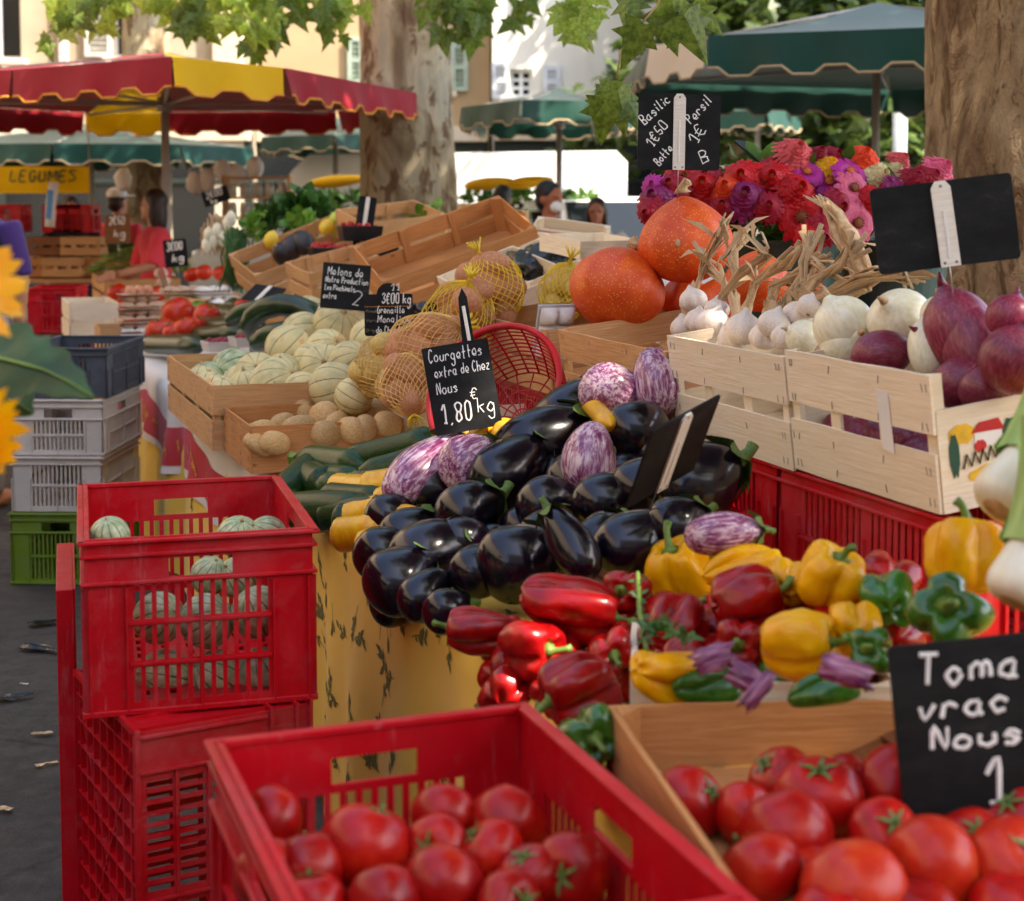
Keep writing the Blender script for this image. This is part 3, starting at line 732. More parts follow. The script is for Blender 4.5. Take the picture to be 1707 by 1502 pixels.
# ---------------------------------------------------------------- market tables and cloths
TZ = 0.75
def market_table(label, s0, s1, t0, t1, z):
    tb = thing('market_table', label, 'table', frame(W((s0 + s1) / 2, (t0 + t1) / 2, 0), SD)); L, D = s1 - s0, t1 - t0
    n = 6
    for i in range(n): put_board(tb, L, D / n - .006, .022, (0, D * ((i + .5) / n - .5), z - .012), 0, M['wood_dark'], 'plank', rx=PI / 2)
    for x in (-L / 2 + .15, -.05, L / 2 - .15):
        for y in (-D / 2 + .08, D / 2 - .08): link('trestle_leg', MB().tube([(x, y, .0), (x, y, z - .024)], .018, 8).mesh(smooth=True), tb, None, M['steel'])
    return tb
market_table('long wooden trestle table under the yellow cloth with the aubergines', -1.0, 2.3, .03, 1.55, TZ - .004)
market_table('far trestle table under the red and white cloth with the cucumbers', 2.36, 9.2, .03, 1.55, TZ - .004)
def cloth_point(s, q, s_off=0.0, lift=0.0, ruf=1.0):
    """q < 0 lies on the table top, q > 0 hangs down the customers' side"""
    f = math.sin(8.3 * s + 1.2 * math.sin(3.1 * s)) + .5 * math.sin(19 * s + 2.0)
    if q <= -.03: t, z = -q, TZ + .003
    elif q <= .03: a = (q + .03) / .06 * PI / 2; t, z = .03 - .03 * math.sin(a), TZ + .003 - .03 * (1 - math.cos(a))
    else: t, z = -.0 - .022 * ruf * f * min(1, (q - .03) / .35) - .03 * min(1, q), TZ - .027 - (q - .03)
    if q <= -.03: z += .004 * (fbm((s * 4, q * 4, 1)) + .6)
    return W(s + s_off, t - lift, z + lift)
def cloth_obj(name, label, s0, s1, q0, q1, mat, lift=0.0, ns=140, nq=44, qf=None, ruf=1.0):
    def fn(u, v):
        s = s0 + (s1 - s0) * u; qa = q1 if not qf else qf(s)
        return cloth_point(s, q0 + (qa - q0) * v, 0, lift, ruf)
    return tag(link(name, MB().grid(fn, ns, nq).mesh(smooth=True), None, None, M[mat]), label, 'tablecloth')
yc = cloth_obj('tablecloth', 'yellow cotton tablecloth with olive sprig print hanging from the near table', -1.0, 2.33, -1.3, .7, 'cloth_yellow')
yc2 = cloth_obj('tablecloth', 'yellow olive-print cloth hanging under the red and white cloth', 2.36, 9.2, -.2, .7, 'cloth_yellow')
def sprig(parent, s, q, ang, size, lift, mat, fn):
    r = rnd; mb = MB(); nm = []
    def sp(x, y): return fn(s + x * math.cos(ang) - y * math.sin(ang), q + x * math.sin(ang) + y * math.cos(ang))
    def ribbon(pts, w):
        vs = []; k = len(pts)
        for i, (x, y) in enumerate(pts):
            x2, y2 = pts[min(i + 1, k - 1)]; x1, y1 = pts[max(i - 1, 0)]; d = math.hypot(x2 - x1, y2 - y1) or 1; nx, ny = -(y2 - y1) / d, (x2 - x1) / d
            vs += [sp(x + nx * w[i], y + ny * w[i]), sp(x - nx * w[i], y - ny * w[i])]
        mb.add(vs, [(2 * i, 2 * i + 1, 2 * i + 3, 2 * i + 2) for i in range(k - 1)])
    L = size; cv = r.uniform(-.25, .25)
    st_ = [(L * (u - .5), cv * L * (u - .5) ** 2 * 2) for u in (0, .25, .5, .75, 1)]
    ribbon(st_, [.0014] * 5)
    for i in range(r.randrange(5, 8)):
        u = r.uniform(.15, 1); bx, by = L * (u - .5), cv * L * (u - .5) ** 2 * 2; a = r.choice((-1, 1)) * r.uniform(.4, .9); l = L * r.uniform(.2, .36)
        p = [(bx + l * k * math.cos(a), by + l * k * math.sin(a)) for k in (0, .3, .6, 1)]; ribbon(p, [.0008, .0052, .0048, .0006])
    if r.random() < .7:
        bx, by = L * r.uniform(-.2, .3), L * r.uniform(-.12, .12); w = .009
        mb.add([sp(bx + w * math.cos(k * PI / 4), by + w * 1.2 * math.sin(k * PI / 4)) for k in range(8)], [tuple(range(8))])
    return link('olive_sprig', mb.mesh(), parent, None, M[mat])
for i in range(130):
    s = rnd.uniform(-.6, 1.5); q = rnd.uniform(-.2, .55)
    sprig(yc, s, q, rnd.uniform(0, 6.3), rnd.uniform(.07, .115), 0, 'sprig', lambda a, b: cloth_point(a, b, 0, .0016))
for i in range(24): sprig(yc2, rnd.uniform(2.4, 7), rnd.uniform(.05, .6), rnd.uniform(0, 6.3), .09, 0, 'sprig', lambda a, b: cloth_point(a, b, 0, .0016))
# red and white cloth laid over the far half, a red band along its hem
def hem(s): return .30 + .16 * math.exp(-((s - 1.85) / .25) ** 2) + .03 * math.sin(5 * s)
rc = cloth_obj('tablecloth', 'white cloth with a broad red border draped over the far table', 1.80, 7.6, -1.2, .2, 'cloth_white', .006, 150, 40, hem, 1.6)
def band(u, v):
    s = 1.80 + 5.80 * u; h = hem(s); return cloth_point(s, h - .03 - .15 * (1 - v), 0, .0085, 1.6)
link('red_border', MB().grid(band, 150, 8).mesh(smooth=True), rc, None, M['cloth_red'])
for i in range(26): s = rnd.uniform(1.9, 5.6); sprig(rc, s, hem(s) - .1, rnd.uniform(0, 6.3), .06, 0, 'sprig_gold', lambda a, b: cloth_point(a, b, 0, .0115, 1.6))

# sloping shelf that carries the heaps
sh = thing('display_shelf', 'sloping wooden shelf under the aubergine and pepper heaps', 'shelf', frame(W(.35, .42, .868), SD, Vector((0, 0, 1)) - TD * .40))
for i in range(6): put_board(sh, 2.4 if i > 2 else .9, .095, .015, (0 if i > 2 else .7, (2.5 - i) * -.1, -.06), 0, M['wood_dark'], 'plank', rx=PI / 2)
for x in (.4, 1.1): put_board(sh, .16, .05, .03, (x, -.22, -.16), 0, M['wood_dark'], 'prop', ry=PI / 2)

# ---------------------------------------------------------------- near left: stacked red crates
TC = R(15.5); sdc = Vector((-math.sin(TC), math.cos(TC), 0)); tdc = Vector((math.cos(TC), math.sin(TC), 0))
fl = P(140, 905, 2.67); ctr = fl + tdc * .2 + sdc * .3; zt = fl.z
Mtop = frame((ctr.x, ctr.y, zt - .318), sdc)
plastic_crate('red plastic crate of small striped melons, on top of the left stack', Mtop, .56, .4, .318)
# the crate below stands on its end, its base facing the aisle
Cc = P(222, 1240, 2.62)
Mlow = Matrix.Translation((Cc.x, Cc.y, 0)) @ Matrix.Rotation(R(30), 4, 'Z') @ Matrix(((0, 0, 1, 0), (0, 1, 0, .2), (-1, 0, 0, .301), (0, 0, 0, 1)))
plastic_crate('red slatted crate standing on end under the striped melon crate', Mlow, .60, .4, .33, rows=4)
Cd = P(97, 1000, 2.95)
ld = thing('crate_lid', 'red slatted crate lid standing on edge beside the left stack', 'crate lid', Matrix.Translation((Cd.x, Cd.y, .002)) @ Matrix.Rotation(R(16), 4, 'Z'))
mb = MB(); slotted(mb, .42, .76, .004, [(-.17 + .05 * i, -.135 + .05 * i, .04 + .115 * j, .13 + .115 * j) for i in range(7) for j in range(6)])
link('panel', mb.mesh(), ld, Matrix.Translation((.03, .24, 0)) @ Matrix.Rotation(PI / 2, 4, 'Z'), M['red_plastic'])
for nm_, c_, d_ in (('rim', (.012, .028, .38), (.032, .006, .76)), ('rim', (.012, .452, .38), (.032, .006, .76)), ('rim', (.012, .24, .757), (.032, .418, .006)), ('rim', (.012, .24, .003), (.032, .418, .006))): link(nm_, MB().bbox(c_, d_, .001).mesh(), ld, None, M['red_plastic'])
sm = [(183, 893, 30, 'smooth pale green melon in the corner of the top red crate'), (398, 895, 34, 'striped melon beside the stalk at the rim of the top red crate'), (445, 893, 30, 'small striped melon with stalk at the right rim of the red crate'),
      (350, 960, 30, 'striped melon seen through the left of the red crate handle'), (395, 962, 32, 'striped melon seen through the right of the red crate handle'), (265, 1030, 40, 'striped melon behind the upper slots, leftmost in the red crate'),
      (345, 1035, 42, 'striped melon behind the upper slots, middle of the red crate'), (430, 1020, 42, 'striped melon behind the upper slots, rightmost in the red crate'), (275, 1130, 44, 'striped melon behind the lower slots, leftmost in the red crate'),
      (360, 1130, 44, 'striped melon behind the lower slots, middle of the red crate'), (435, 1120, 40, 'striped melon behind the lower slots, rightmost in the red crate')]
for i, (x, y, r, lb) in enumerate(sm):
    Y = 2.86 if y > 1000 else (2.93 if y > 930 else (2.80 if x < 200 else 3.05))
    melon(lb, P(x, y, Y), pxs(r, Y) * 1.12, (rnd.uniform(-.7, .7), -.3, rnd.uniform(.2, 1)), i % 3, 'melon_green', 'small striped melons in the red crate', n=12)

# ---------------------------------------------------------------- near red crate of tomatoes
cc = Vector((-.072, 1.648, 0))
plastic_crate('red plastic crate full of tomatoes at the front edge', frame((cc.x, cc.y, .55), SD), .6, .4, .31)
plastic_crate('red crate directly under the near tomato crate', frame((cc.x, cc.y, .276), SD), .6, .4, .272, rows=2)
plastic_crate('red crate on the ground, lowest below the near tomatoes', frame((cc.x, cc.y, .002), SD), .6, .4, .272, rows=2)
tm = [(450, 1367, 46, 1), (448, 1455, 48, 0), (515, 1447, 50, 2), (611, 1412, 62, 3), (742, 1362, 46, 0), (728, 1412, 44, 1), (845, 1372, 50, 2), (818, 1422, 46, 0), (740, 1478, 56, 3), (520, 1505, 48, 1), (640, 1505, 52, 2), (885, 1462, 46, 0), (950, 1455, 54, 1), (850, 1510, 48, 1)]
tm.sort()
for i, (x, y, r, k) in enumerate(tm):
    l = RZ(x, y, .80 - .0002 * (y - 1300)); big = ' big round' if r > 58 else ''
    tomato('ripe%s red tomato in the front red crate, %s' % (big, ordinal(i, len(tm))), l, r * l.y / FPX * 1.3, (rnd.uniform(-.6, .6), rnd.uniform(-.9, .9), rnd.uniform(.2, .9)), k, True, group='tomatoes in the front red crate')
for i in range(3):
    for j in range(4):
        tomato('red tomato buried in the bottom layer of the front red crate', cc + SD * (-.2 + .13 * j) + TD * (-.12 + .12 * i) + Vector((0, 0, .655)), .05, (0, 0, 1), i % 3, False, group='buried tomatoes in the front red crate')

# ---------------------------------------------------------------- near wooden crate of tomatoes with its slate
a = R(9); u = Vector((math.cos(a), math.sin(a), -.03)).normalized(); vv = Vector((-math.sin(a), math.cos(a), 0))
bl = P(1013, 1188, 2.04); Hc = .092
cz = bl + u * .27 - vv * .32
nrm = u.cross(vv).normalized(); Mw = frame(cz - nrm * Hc + Vector((0, 0, .012)), u, nrm)
wood_crate('shallow wooden crate of tomatoes at the front right', Mw, .54, .64, Hc, 'wood_orange', 1, 1, post=.035, struts=0, th=.008, mat2='wood_orange')
tw = [(1150, 1338, 52, 0), (1243, 1358, 44, 2), (1300, 1300, 48, 1), (1366, 1330, 62, 0), (1312, 1392, 66, 2), (1490, 1312, 58, 3), (1265, 1455, 64, 1), (1425, 1490, 76, 2), (1552, 1445, 70, 3), (1695, 1445, 72, 0), (1625, 1402, 48, 1), (1410, 1305, 40, 2), (1475, 1392, 52, 1), (1600, 1330, 50, 2), (1690, 1360, 50, 1)]
tw.sort()
for i, (x, y, r, k) in enumerate(tw):
    l = RZ(x, y, .80 - .00015 * (y - 1300)); sk = 'tomato_orange' if x > 1400 and r > 65 else 'tomato'
    tomato('%s tomato in the front wooden crate, %s' % ('orange-red' if sk != 'tomato' else 'dark red', ordinal(i, len(tw))), l, r * l.y / FPX * 1.24, (rnd.uniform(-.8, .6), rnd.uniform(-.9, .6), rnd.uniform(.1, .9)), k, k in (0, 1), sk, 'tomatoes in the front wooden crate')
for i in range(4):
    for j in range(3): tomato('red tomato buried under the others in the front wooden crate', cz - nrm * .07 + u * (-.13 + .1 * i) + vv * (-.15 + .12 * j), .045, (0, 0, 1), i % 3, False, group='buried tomatoes in the front wooden crate')
def facing(loc, yaw=0, lean=0, roll=0):
    """sign frame: x to the right, front face towards -y; yaw turns it, lean tips its top back, roll turns it in its own plane"""
    return Matrix.Translation(loc) @ Matrix.Rotation(yaw, 4, 'Z') @ Matrix.Rotation(-lean, 4, 'X') @ Matrix.Rotation(-roll, 4, 'Y')
slate('black slate chalked with tomato price standing in the front tomatoes', facing(P(1662, 1202, 1.80), R(4), R(6), R(5)), .245, .20,
      [('Tomates', -.096, .052, .034, dict(fit=.215)), ('vrac de', -.098, .013, .028, dict(fit=.19)), ('Nous €', -.088, -.025, .026, dict(fit=.165)), ('1', -.034, -.092, .05, dict(wd=.003))], None, .05, .006, wd=.0027, seed=3)
slate_box = wood_crate('low pale wooden crate under the near yellow peppers', frame(Vector((P(1270, 330, 2.26).x, 2.26, .7560)), Vector((1, -.08, 0))), .37, .30, .098, 'wood_pale', 1, 1, struts=0, th=.009)

# ---------------------------------------------------------------- aubergines
EG = [(715, 820, 52, 1), (645, 868, 42, 0), (672, 890, 40, 1), (627, 925, 46, 0), (704, 932, 62, 1), (655, 975, 58, 0), (770, 862, 54, 0), (794, 955, 46, 1), (838, 795, 58, 2), (737, 1022, 38, 0), (850, 945, 64, 0), (892, 748, 60, 2), (945, 702, 58, 2),
      (1052, 724, 50, 0), (1002, 838, 48, 1), (1062, 815, 48, 0), (1048, 908, 52, 2), (1150, 812, 66, 1), (905, 842, 46, 1), (760, 905, 44, 0), (955, 800, 46, 1), (700, 1000, 40, 1), (905, 895, 44, 0), (1000, 905, 44, 1), (1118, 880, 48, 0)]
EG.sort()
for i, (x, y, r, k) in enumerate(EG):
    l = RP(x, y, .80, .40, .0); rr = r * l.y / FPX * 1.02
    d = Vector((.75, .55, .18 + rnd.uniform(-.15, .25))) + Vector((rnd.uniform(-.3, .3), rnd.uniform(-.3, .3), 0))
    aubergine('glossy black aubergine in the heap, %s' % ordinal(i, len(EG)), l + d.normalized() * rr * .35, rr, d, k, cap=rnd.random() < .55, group='dark aubergines in the heap')
aubergine('long dark aubergine with pale green calyx lying over the heap', RP(950, 905, .86, .4), .040, P(902, 835, 2.72) - P(985, 965, 2.62), 3, group='dark aubergines in the heap', roll=.6)
aubergine('big dark aubergine with curled stalk behind the black slate', RP(1165, 815, .80, .4) + Vector((0, .03, 0)), .055, (.9, .1, .35), 1, roll=1.0, group='dark aubergines in the heap')
for i in range(9):
    for j in range(3): aubergine('black aubergine hidden under the heap', RP(660 + 55 * i, 880 - 30 * i + 60 * j, .74, .4), .048, (.7, .5, .1), 0, cap=False, group='aubergines hidden under the heap')
SA = [(712, 782, 44, (.5, .6, .35), 3, 'long lilac striped aubergine beside the yellow courgettes', 1.0), (786, 768, 42, (.7, .75, .2), 1, 'pink striped aubergine with round end, above the dark heap', 1.0),
      (981, 762, 42, (.1, .25, 1), 1, 'white and purple striped aubergine upright in the heap centre', 1.0), (1020, 660, 45, (.3, .9, -.5), 1, 'striped aubergine on top of the heap, left of the pair', 1.0),
      (1095, 637, 42, (-.1, .3, 1), 1, 'striped aubergine on top of the heap, right of the pair', 1.0), (1208, 888, 32, (1, .2, .05), 3, 'striped aubergine lying sideways by the red crates', 1.0)]
for x, y, r, d, k, lb, _ in SA:
    l = RP(x, y, .845, .40); aubergine(lb, l, r * l.y / FPX * 1.12, d, k, 'aub_striped', cap=(x in (712, 1208, 786)), group='striped aubergines')

# ---------------------------------------------------------------- peppers
PEP = [('red', 805, 1052, 46, (-1, .1, .1), 3, 'long dented red pepper, leftmost of the red peppers', 0, (1, 1, 1)), ('red', 952, 1012, 62, (1, -.25, -.2), 3, 'big twisted red pepper below the aubergine calyx', 1, (1, 1, 1)),
       ('red', 1046, 985, 40, (-.4, -.8, .2), 0, 'red pepper half hidden behind the twisted one', 0, (1, 1, 1)), ('red', 884, 1080, 55, (.75, -.6, .05), 0, 'red pepper with stalk to the right, above the cloth edge', 0, (1, 1, 1)),
       ('red', 1026, 1090, 42, (-.1, -.95, .1), 1, 'small red pepper showing its stalk end', 0, (1, 1, 1)), ('red', 965, 1150, 66, (-.9, -.35, -.25), 2, 'broad dark red pepper above the lone green pepper', 0, (1, 1, 1)),
       ('red', 1130, 1045, 52, (.4, .5, .4), 2, 'red pepper behind the green herb sprig', 0, (1, 1, 1)), ('red', 1246, 1000, 62, (.9, .1, .2), 0, 'large glossy red pepper between the yellow peppers', 0, (1, 1, 1)),
       ('red', 1232, 1072, 44, (-.2, -.9, .1), 1, 'red pepper with pale stalk left of the big yellow one', 0, (1, 1, 1)), ('red', 1140, 1095, 34, (.5, .5, .6), 0, 'small orange-red pepper above the purple skins', 0, (1, 1, 1)),
       ('red', 905, 1130, 42, (.2, .9, .1), 1, 'red pepper buried under the front red peppers', 0, (1, 1, 1)), ('red', 1010, 1040, 45, (.2, .9, .1), 1, 'red pepper buried below the twisted one', 0, (1, 1, 1)),
       ('yellow', 1132, 955, 58, (-.35, -.25, .9), 2, 'yellow pepper with tall curved stalk under the black slate', 1, (1, 1, 1)), ('yellow', 1385, 962, 60, (.35, -.3, .88), 1, 'yellow pepper in front of the red crate slots', 0, (1, 1, 1)),
       ('yellow', 1332, 1072, 66, (.85, -.35, .1), 0, 'big yellow pepper with stalk curling to the right', 1, (1, 1, 1)), ('yellow', 1612, 925, 72, (.1, .3, .95), 1, 'largest yellow pepper, beside the leeks', 0, (1, 1, 1)),
       ('yellow', 1240, 938, 40, (1, .2, 0), 4, 'yellow pepper lying below the sideways striped aubergine', 0, (1, 1, 1)), ('yellow', 1120, 1128, 56, (.6, .6, -.3), 3, 'yellow pepper behind the front wooden crate rim', 0, (1, 1, 1)),
       ('yellow', 1312, 972, 42, (.3, .8, .2), 1, 'yellow pepper half hidden behind the glossy red one', 0, (1, 1, 1)), ('yellow', 1425, 1045, 46, (.2, .9, .1), 0, 'orange-yellow pepper left of the green pepper pair', 0, (1, 1, 1)),
       ('yellow', 1385, 1115, 40, (.2, .9, .1), 0, 'yellow pepper under the big yellow one', 0, (1, 1, 1)),
       ('green', 1480, 1000, 50, (.1, .95, .2), 1, 'green pepper showing its ribbed bottom end', 0, (1, 1, 1)), ('green', 1582, 1022, 66, (-.35, -.75, .5), 5, 'dark green pepper with thick stalk left of the leeks', 0, (1, 1, 1)),
       ('green', 1452, 1085, 42, (-.4, -.7, .3), 1, 'small green pepper beside the tomato slate', 0, (1, 1, 1)), ('green', 985, 1232, 60, (.1, -.9, .25), 2, 'lone green pepper between red crate and wooden crate', 0, (1, 1, 1)),
       ('green', 1300, 1130, 44, (.6, .5, 0), 2, 'green pepper under the purple onion skins', 0, (1, 1, 1)), ('green', 1375, 1145, 36, (1, .1, 0), 4, 'light green pepper at the pale crate rim', 0, (1, 1, 1)), ('green', 1175, 1142, 36, (1, .1, 0), 4, 'green pepper below the yellow one at the crate rim', 0, (1, 1, 1)), ('green', 975, 1310, 45, (.3, .5, .2), 1, 'dark green pepper low between the two tomato crates', 0, (1, 1, 1))]
for cl, x, y, r, d, k, lb, ks, sq in PEP:
    lift = -.06 if ('buried' in lb or 'under' in lb or 'low between' in lb) else (.02 if r > 55 else 0)
    l = RP(x, y, .80, .40, lift); pepper(lb, l, r * l.y / FPX, d, k, 'pepper_' + cl, ks, group=cl + ' peppers', sq=sq)
for i in range(8):
    for j in range(3): pepper('red pepper hidden in the bottom of the heap', RP(850 + 90 * i, 1080 + 40 * j - 15 * i, .735, .4), .05, (.3, .9, .1), 1, 'pepper_red', stem=False, group='red peppers hidden under the heap')

M['purple_skin'] = skinned('purple_onion_skin', [(.35, hexc(84, 24, 64)), (.5, hexc(132, 62, 104)), (.68, hexc(196, 144, 160))], 40, .35, sc=(.5, 4, 1), bump=.4, bscale=150)
# purple onion skins and herb sprig among the peppers
def skin_sheet(label, loc, w, h, mtx, seed):
    def fn(u, v):
        a_ = (u - .5) * 1.7; b_ = (v - .5) * 1.7; e = 1 + .35 * fbm((u * 3 + seed * 3, v * 3, seed)) + .2 * fbm((u * 10, v * 10 + seed, 1)); w2 = math.cos(b_) * (1 - .35 * abs(u - .5))
        return Vector((math.sin(b_) * w * .62, math.sin(a_) * w2 * h * .62, math.cos(a_) * w2 * h * .5 - h * .3)) * e
    o = tag(link('onion_skin', MB().grid(fn, 14, 10).mesh(smooth=True), None, mtx, M['purple_skin']), label, 'onion skin', 'loose purple onion skins')
    md = o.modifiers.new('thick', 'SOLIDIFY'); md.thickness = .0015
skin_sheet('torn purple onion skin curled beside the yellow pepper', None, .06, .05, along(RP(1190, 1095, .86), (-.2, -.8, .5), .4), 1)
skin_sheet('pale purple onion skin drooping below the red pepper', None, .055, .045, along(RP(1245, 1130, .86), (-.1, -.9, .3), -.5), 2)
skin_sheet('long purple onion skin beside the tomato slate', None, .07, .045, along(RP(1410, 1120, .87), (0, -.9, .4), -.3), 3)
skin_sheet('small purple onion skin tip at the pale crate rim', None, .06, .03, along(RP(1265, 1150, .865), (.1, -.9, .3), .8), 4)
def herb(label, pts, r=.0025, leaf=.022, n=26, mat='herb', name='herb_sprig', cat='herb'):
    h = thing(name, label, cat); link('stem', MB().tube(pts, r, 6).mesh(smooth=True), h, None, M['stem_green']); mb = MB()
    for i in range(n):
        u = rnd.random() * (len(pts) - 1); k = int(u); p = Vector(pts[k]).lerp(Vector(pts[k + 1]), u - k); d = Vector((rnd.uniform(-1, 1), rnd.uniform(-1, .3), rnd.uniform(-.4, 1))).normalized(); s = d.orthogonal().normalized() * leaf * .16
        mb.add([p, p + d * leaf * .5 + s, p + d * leaf, p + d * leaf * .5 - s], [(0, 1, 2, 3)])
    link('leaves', mb.mesh(), h, None, M[mat])
herb('dark green herb sprig standing among the peppers', [RP(1078, 1085, .87), RP(1066, 1020, .89), RP(1063, 955, .90)], .0035, .018, 22)
herb('bushy green herb sprig lying across the red pepper', [RP(1072, 1050, .88), RP(1110, 1050, .89), RP(1150, 1060, .89)], .0025, .026, 60)

# ---------------------------------------------------------------- courgettes
CG = [((505, 765), (610, 778), 20, 'green courgette with pale cut stalk, topmost left'), ((573, 775), (738, 738), 23, 'long green courgette reaching up to the red basket'), ((600, 800), (745, 755), 21, 'green courgette below the longest one'),
      ((512, 792), (545, 812), 22, 'short green courgette seen end-on in the pile'), ((530, 770), (460, 845), 24, 'dark green courgette, leftmost in the pile'), ((620, 850), (460, 855), 28, 'thick green courgette along the front of the pile'),
      ((650, 850), (535, 858), 22, 'dark courgette end beside the yellow courgettes'), ((690, 775), (600, 815), 18, 'green courgette under the striped aubergine'), ((700, 812), (585, 805), 18, 'green courgette beneath the long ones'), ((640, 835), (540, 830), 20, 'green courgette in the middle of the pile'), ((600, 800), (500, 800), 20, 'green courgette inside the pile')]
for i, (a_, b_, r, lb) in enumerate(CG):
    lf = .01 if i < 3 else 0
    p, q = RP(*a_, .80, .40, lf), RP(*b_, .80, .40, lf); courgette(lb, p, q, r * p.y / FPX, i % 3, group='green courgettes', roll=i)
YG = [((548, 812), (640, 822), 20, 'yellow courgette with green tip, uppermost'), ((700, 800), (605, 822), 24, 'plump yellow courgette under the lilac aubergine'), ((720, 820), (625, 845), 24, 'yellow courgette in the middle of the yellow ones'), ((570, 868), (645, 850), 22, 'yellow courgette with dark green end'),
      ((640, 880), (558, 895), 22, 'yellow courgette on the cloth, leftmost'), ((690, 890), (595, 915), 22, 'yellow courgette lowest at the cloth edge'), ((700, 870), (640, 860), 20, 'yellow courgette behind the small aubergine')]
for i, (a_, b_, r, lb) in enumerate(YG):
    p, q = RP(*a_, .795, .40), RP(*b_, .795, .40); o = courgette(lb, p, q, r * p.y / FPX, i % 3, 'courgette_yellow', group='yellow courgettes', roll=i * 2)
    if i in (0, 3):
        me, L = long_mesh(i % 3); n = 4; x = random.Random(i % 3 + 3).uniform(.05, .35)
        link('green_tip', MB().surf(lambda a2, v2: Vector((x + 1.03 * math.sin(PI * v2) * math.cos(a2), 1.03 * math.sin(PI * v2) * math.sin(a2), L / 2 * .8 + 1.2 * math.cos(PI * v2) * .9)), 14, 8).mesh(smooth=True), o, None, M['courgette'])
for i, (x, y, r, k) in enumerate([(805, 735, 36, 0), (845, 728, 30, 1)]):
    l = RP(x, y, .84); pepper(['yellow squash in front of the red basket', 'yellow squash with ribbed green stalk by the red basket'][i], l, r * l.y / FPX, (.5, .4, .5), 1, 'courgette_yellow', 1, group='yellow squashes')
courgette('yellow courgette wedged between the two top striped aubergines', RP(975, 665, .85), RP(1020, 710, .85), .016, 0, 'courgette_yellow', group='yellow courgettes')
slate('brown-black slate seen at an angle, stuck in the aubergines', frame(P(1122, 752, 2.62), Vector((.12, .10, .045)), Vector((.04, -.127, .175))), .168, .185, (), (.026, 0), .07, .004)
# ---------------------------------------------------------------- back row: red risers, pale crates
for i in range(4):
    s0 = -.17 + .615 * i
    plastic_crate('red slatted crate used as riser under the %s' % ['onion crate', 'garlic crate', 'pumpkin crate', 'potato net crate'][i], frame(W(s0 + .3, .70 + .2, TZ + .004), SD), .6, .4, .243, rows=2, handle=False, group='red riser crates')
for i in range(3): plastic_crate('red crate in the rear riser row behind the %s' % ['onions', 'garlic', 'pumpkins'][i], frame(W(.13 + .615 * i, 1.33, TZ + .004), SD), .6, .4, .31, rows=2, handle=False, group='red rear riser crates')
def back_crate(label, s0, s1, H, mat, z=1.0, depth=.36, tilt=R(7), t0=.685, **kw):
    up = Vector((0, 0, 1)) * math.cos(tilt) - TD * math.sin(tilt); back = TD * math.cos(tilt) + Vector((0, 0, 1)) * math.sin(tilt)
    o = W((s0 + s1) / 2, t0, z) + back * depth / 2
    return wood_crate(label, frame(o, SD, up), s1 - s0, depth, H, mat, **kw), up, back
oc, up_, back_ = back_crate('pale wooden crate of onions with painted logo on its end', -.115, .35, .235, 'wood_pale', gap=.03, endh=.175, nend=1, staples=True, struts=2)
gc, _, _ = back_crate('pale wooden crate of garlic next to the onion crate', .358, .868, .225, 'wood_pale', gap=.03, staples=True, z=.995)
pc, _, _ = back_crate('tan wooden crate carrying the lower pumpkin', .885, 1.53, .19, 'wood_tan', gap=.03, staples=True, z=.99, struts=1)
nc, _, _ = back_crate('tan wooden crate behind the red basket, under the potato nets', 1.62, 2.25, .18, 'wood_tan', gap=.012, z=.99)
# print on the onion crate's end: yellow sun, red roofed house, dark cypresses and a scrawled name
endM = Matrix.Translation((-.2325 - .0012, 0, 0)) @ Matrix.Rotation(-PI / 2, 4, 'Z')
def prt(name, pts, mat, y=-.0006): return link(name, MB().slab([(x, y, z) for x, z in pts], .0008, (0, -1, 0)).mesh(), oc, endM, mat)
pm = {k: simple('print_' + k, hexc(*v), .8, .2, 40) for k, v in dict(yellow=(226, 176, 40), red=(186, 36, 30), green=(34, 76, 54), dark=(44, 50, 30)).items()}
ell = lambda cx, cz, a, b: [(cx + a * math.cos(k * PI / 8), cz + b * math.sin(k * PI / 8) * (1 + .15 * math.sin(k * 3))) for k in range(16)]
X0 = -.10
prt('printed_sun', ell(X0 - .028, .128, .026, .017), pm['yellow']); prt('printed_field', ell(X0 + .04, .055, .062, .016), pm['yellow'])
prt('printed_cypress', ell(X0 - .045, .095, .010, .036), pm['green'], -.0012); prt('printed_cypress', ell(X0 + .068, .118, .016, .022), pm['green'], -.0012)
prt('printed_house', [(X0 - .004, .102), (X0 + .05, .102), (X0 + .05, .128), (X0 - .004, .128)], M['paper'], -.0012); prt('printed_roof', [(X0 - .01, .126), (X0 + .056, .124), (X0 + .045, .144), (X0 + .006, .142)], pm['red'], -.0018); prt('printed_bush', ell(X0 + .006, .103, .012, .010), pm['red'], -.0018)
zz = MB(); zz.tube([(X0 - .03 + .008 * i, -.002, .070 + (.022 if i % 2 else 0) + .001 * i) for i in range(14)], .0019, 4); link('printed_scrawl', zz.mesh(), oc, endM, pm['dark'])
lb_ = link('paper_label', MB().slab([(.02, -.0005, .06), (.055, -.0005, .055), (.05, -.0005, .16), (.015, -.0005, .165)], .0006, (0, -1, 0)).mesh(), oc, Matrix.Translation((-.06, .18 + .0012, .03)) @ Matrix.Rotation(PI, 4, 'Z'), M['paper'])

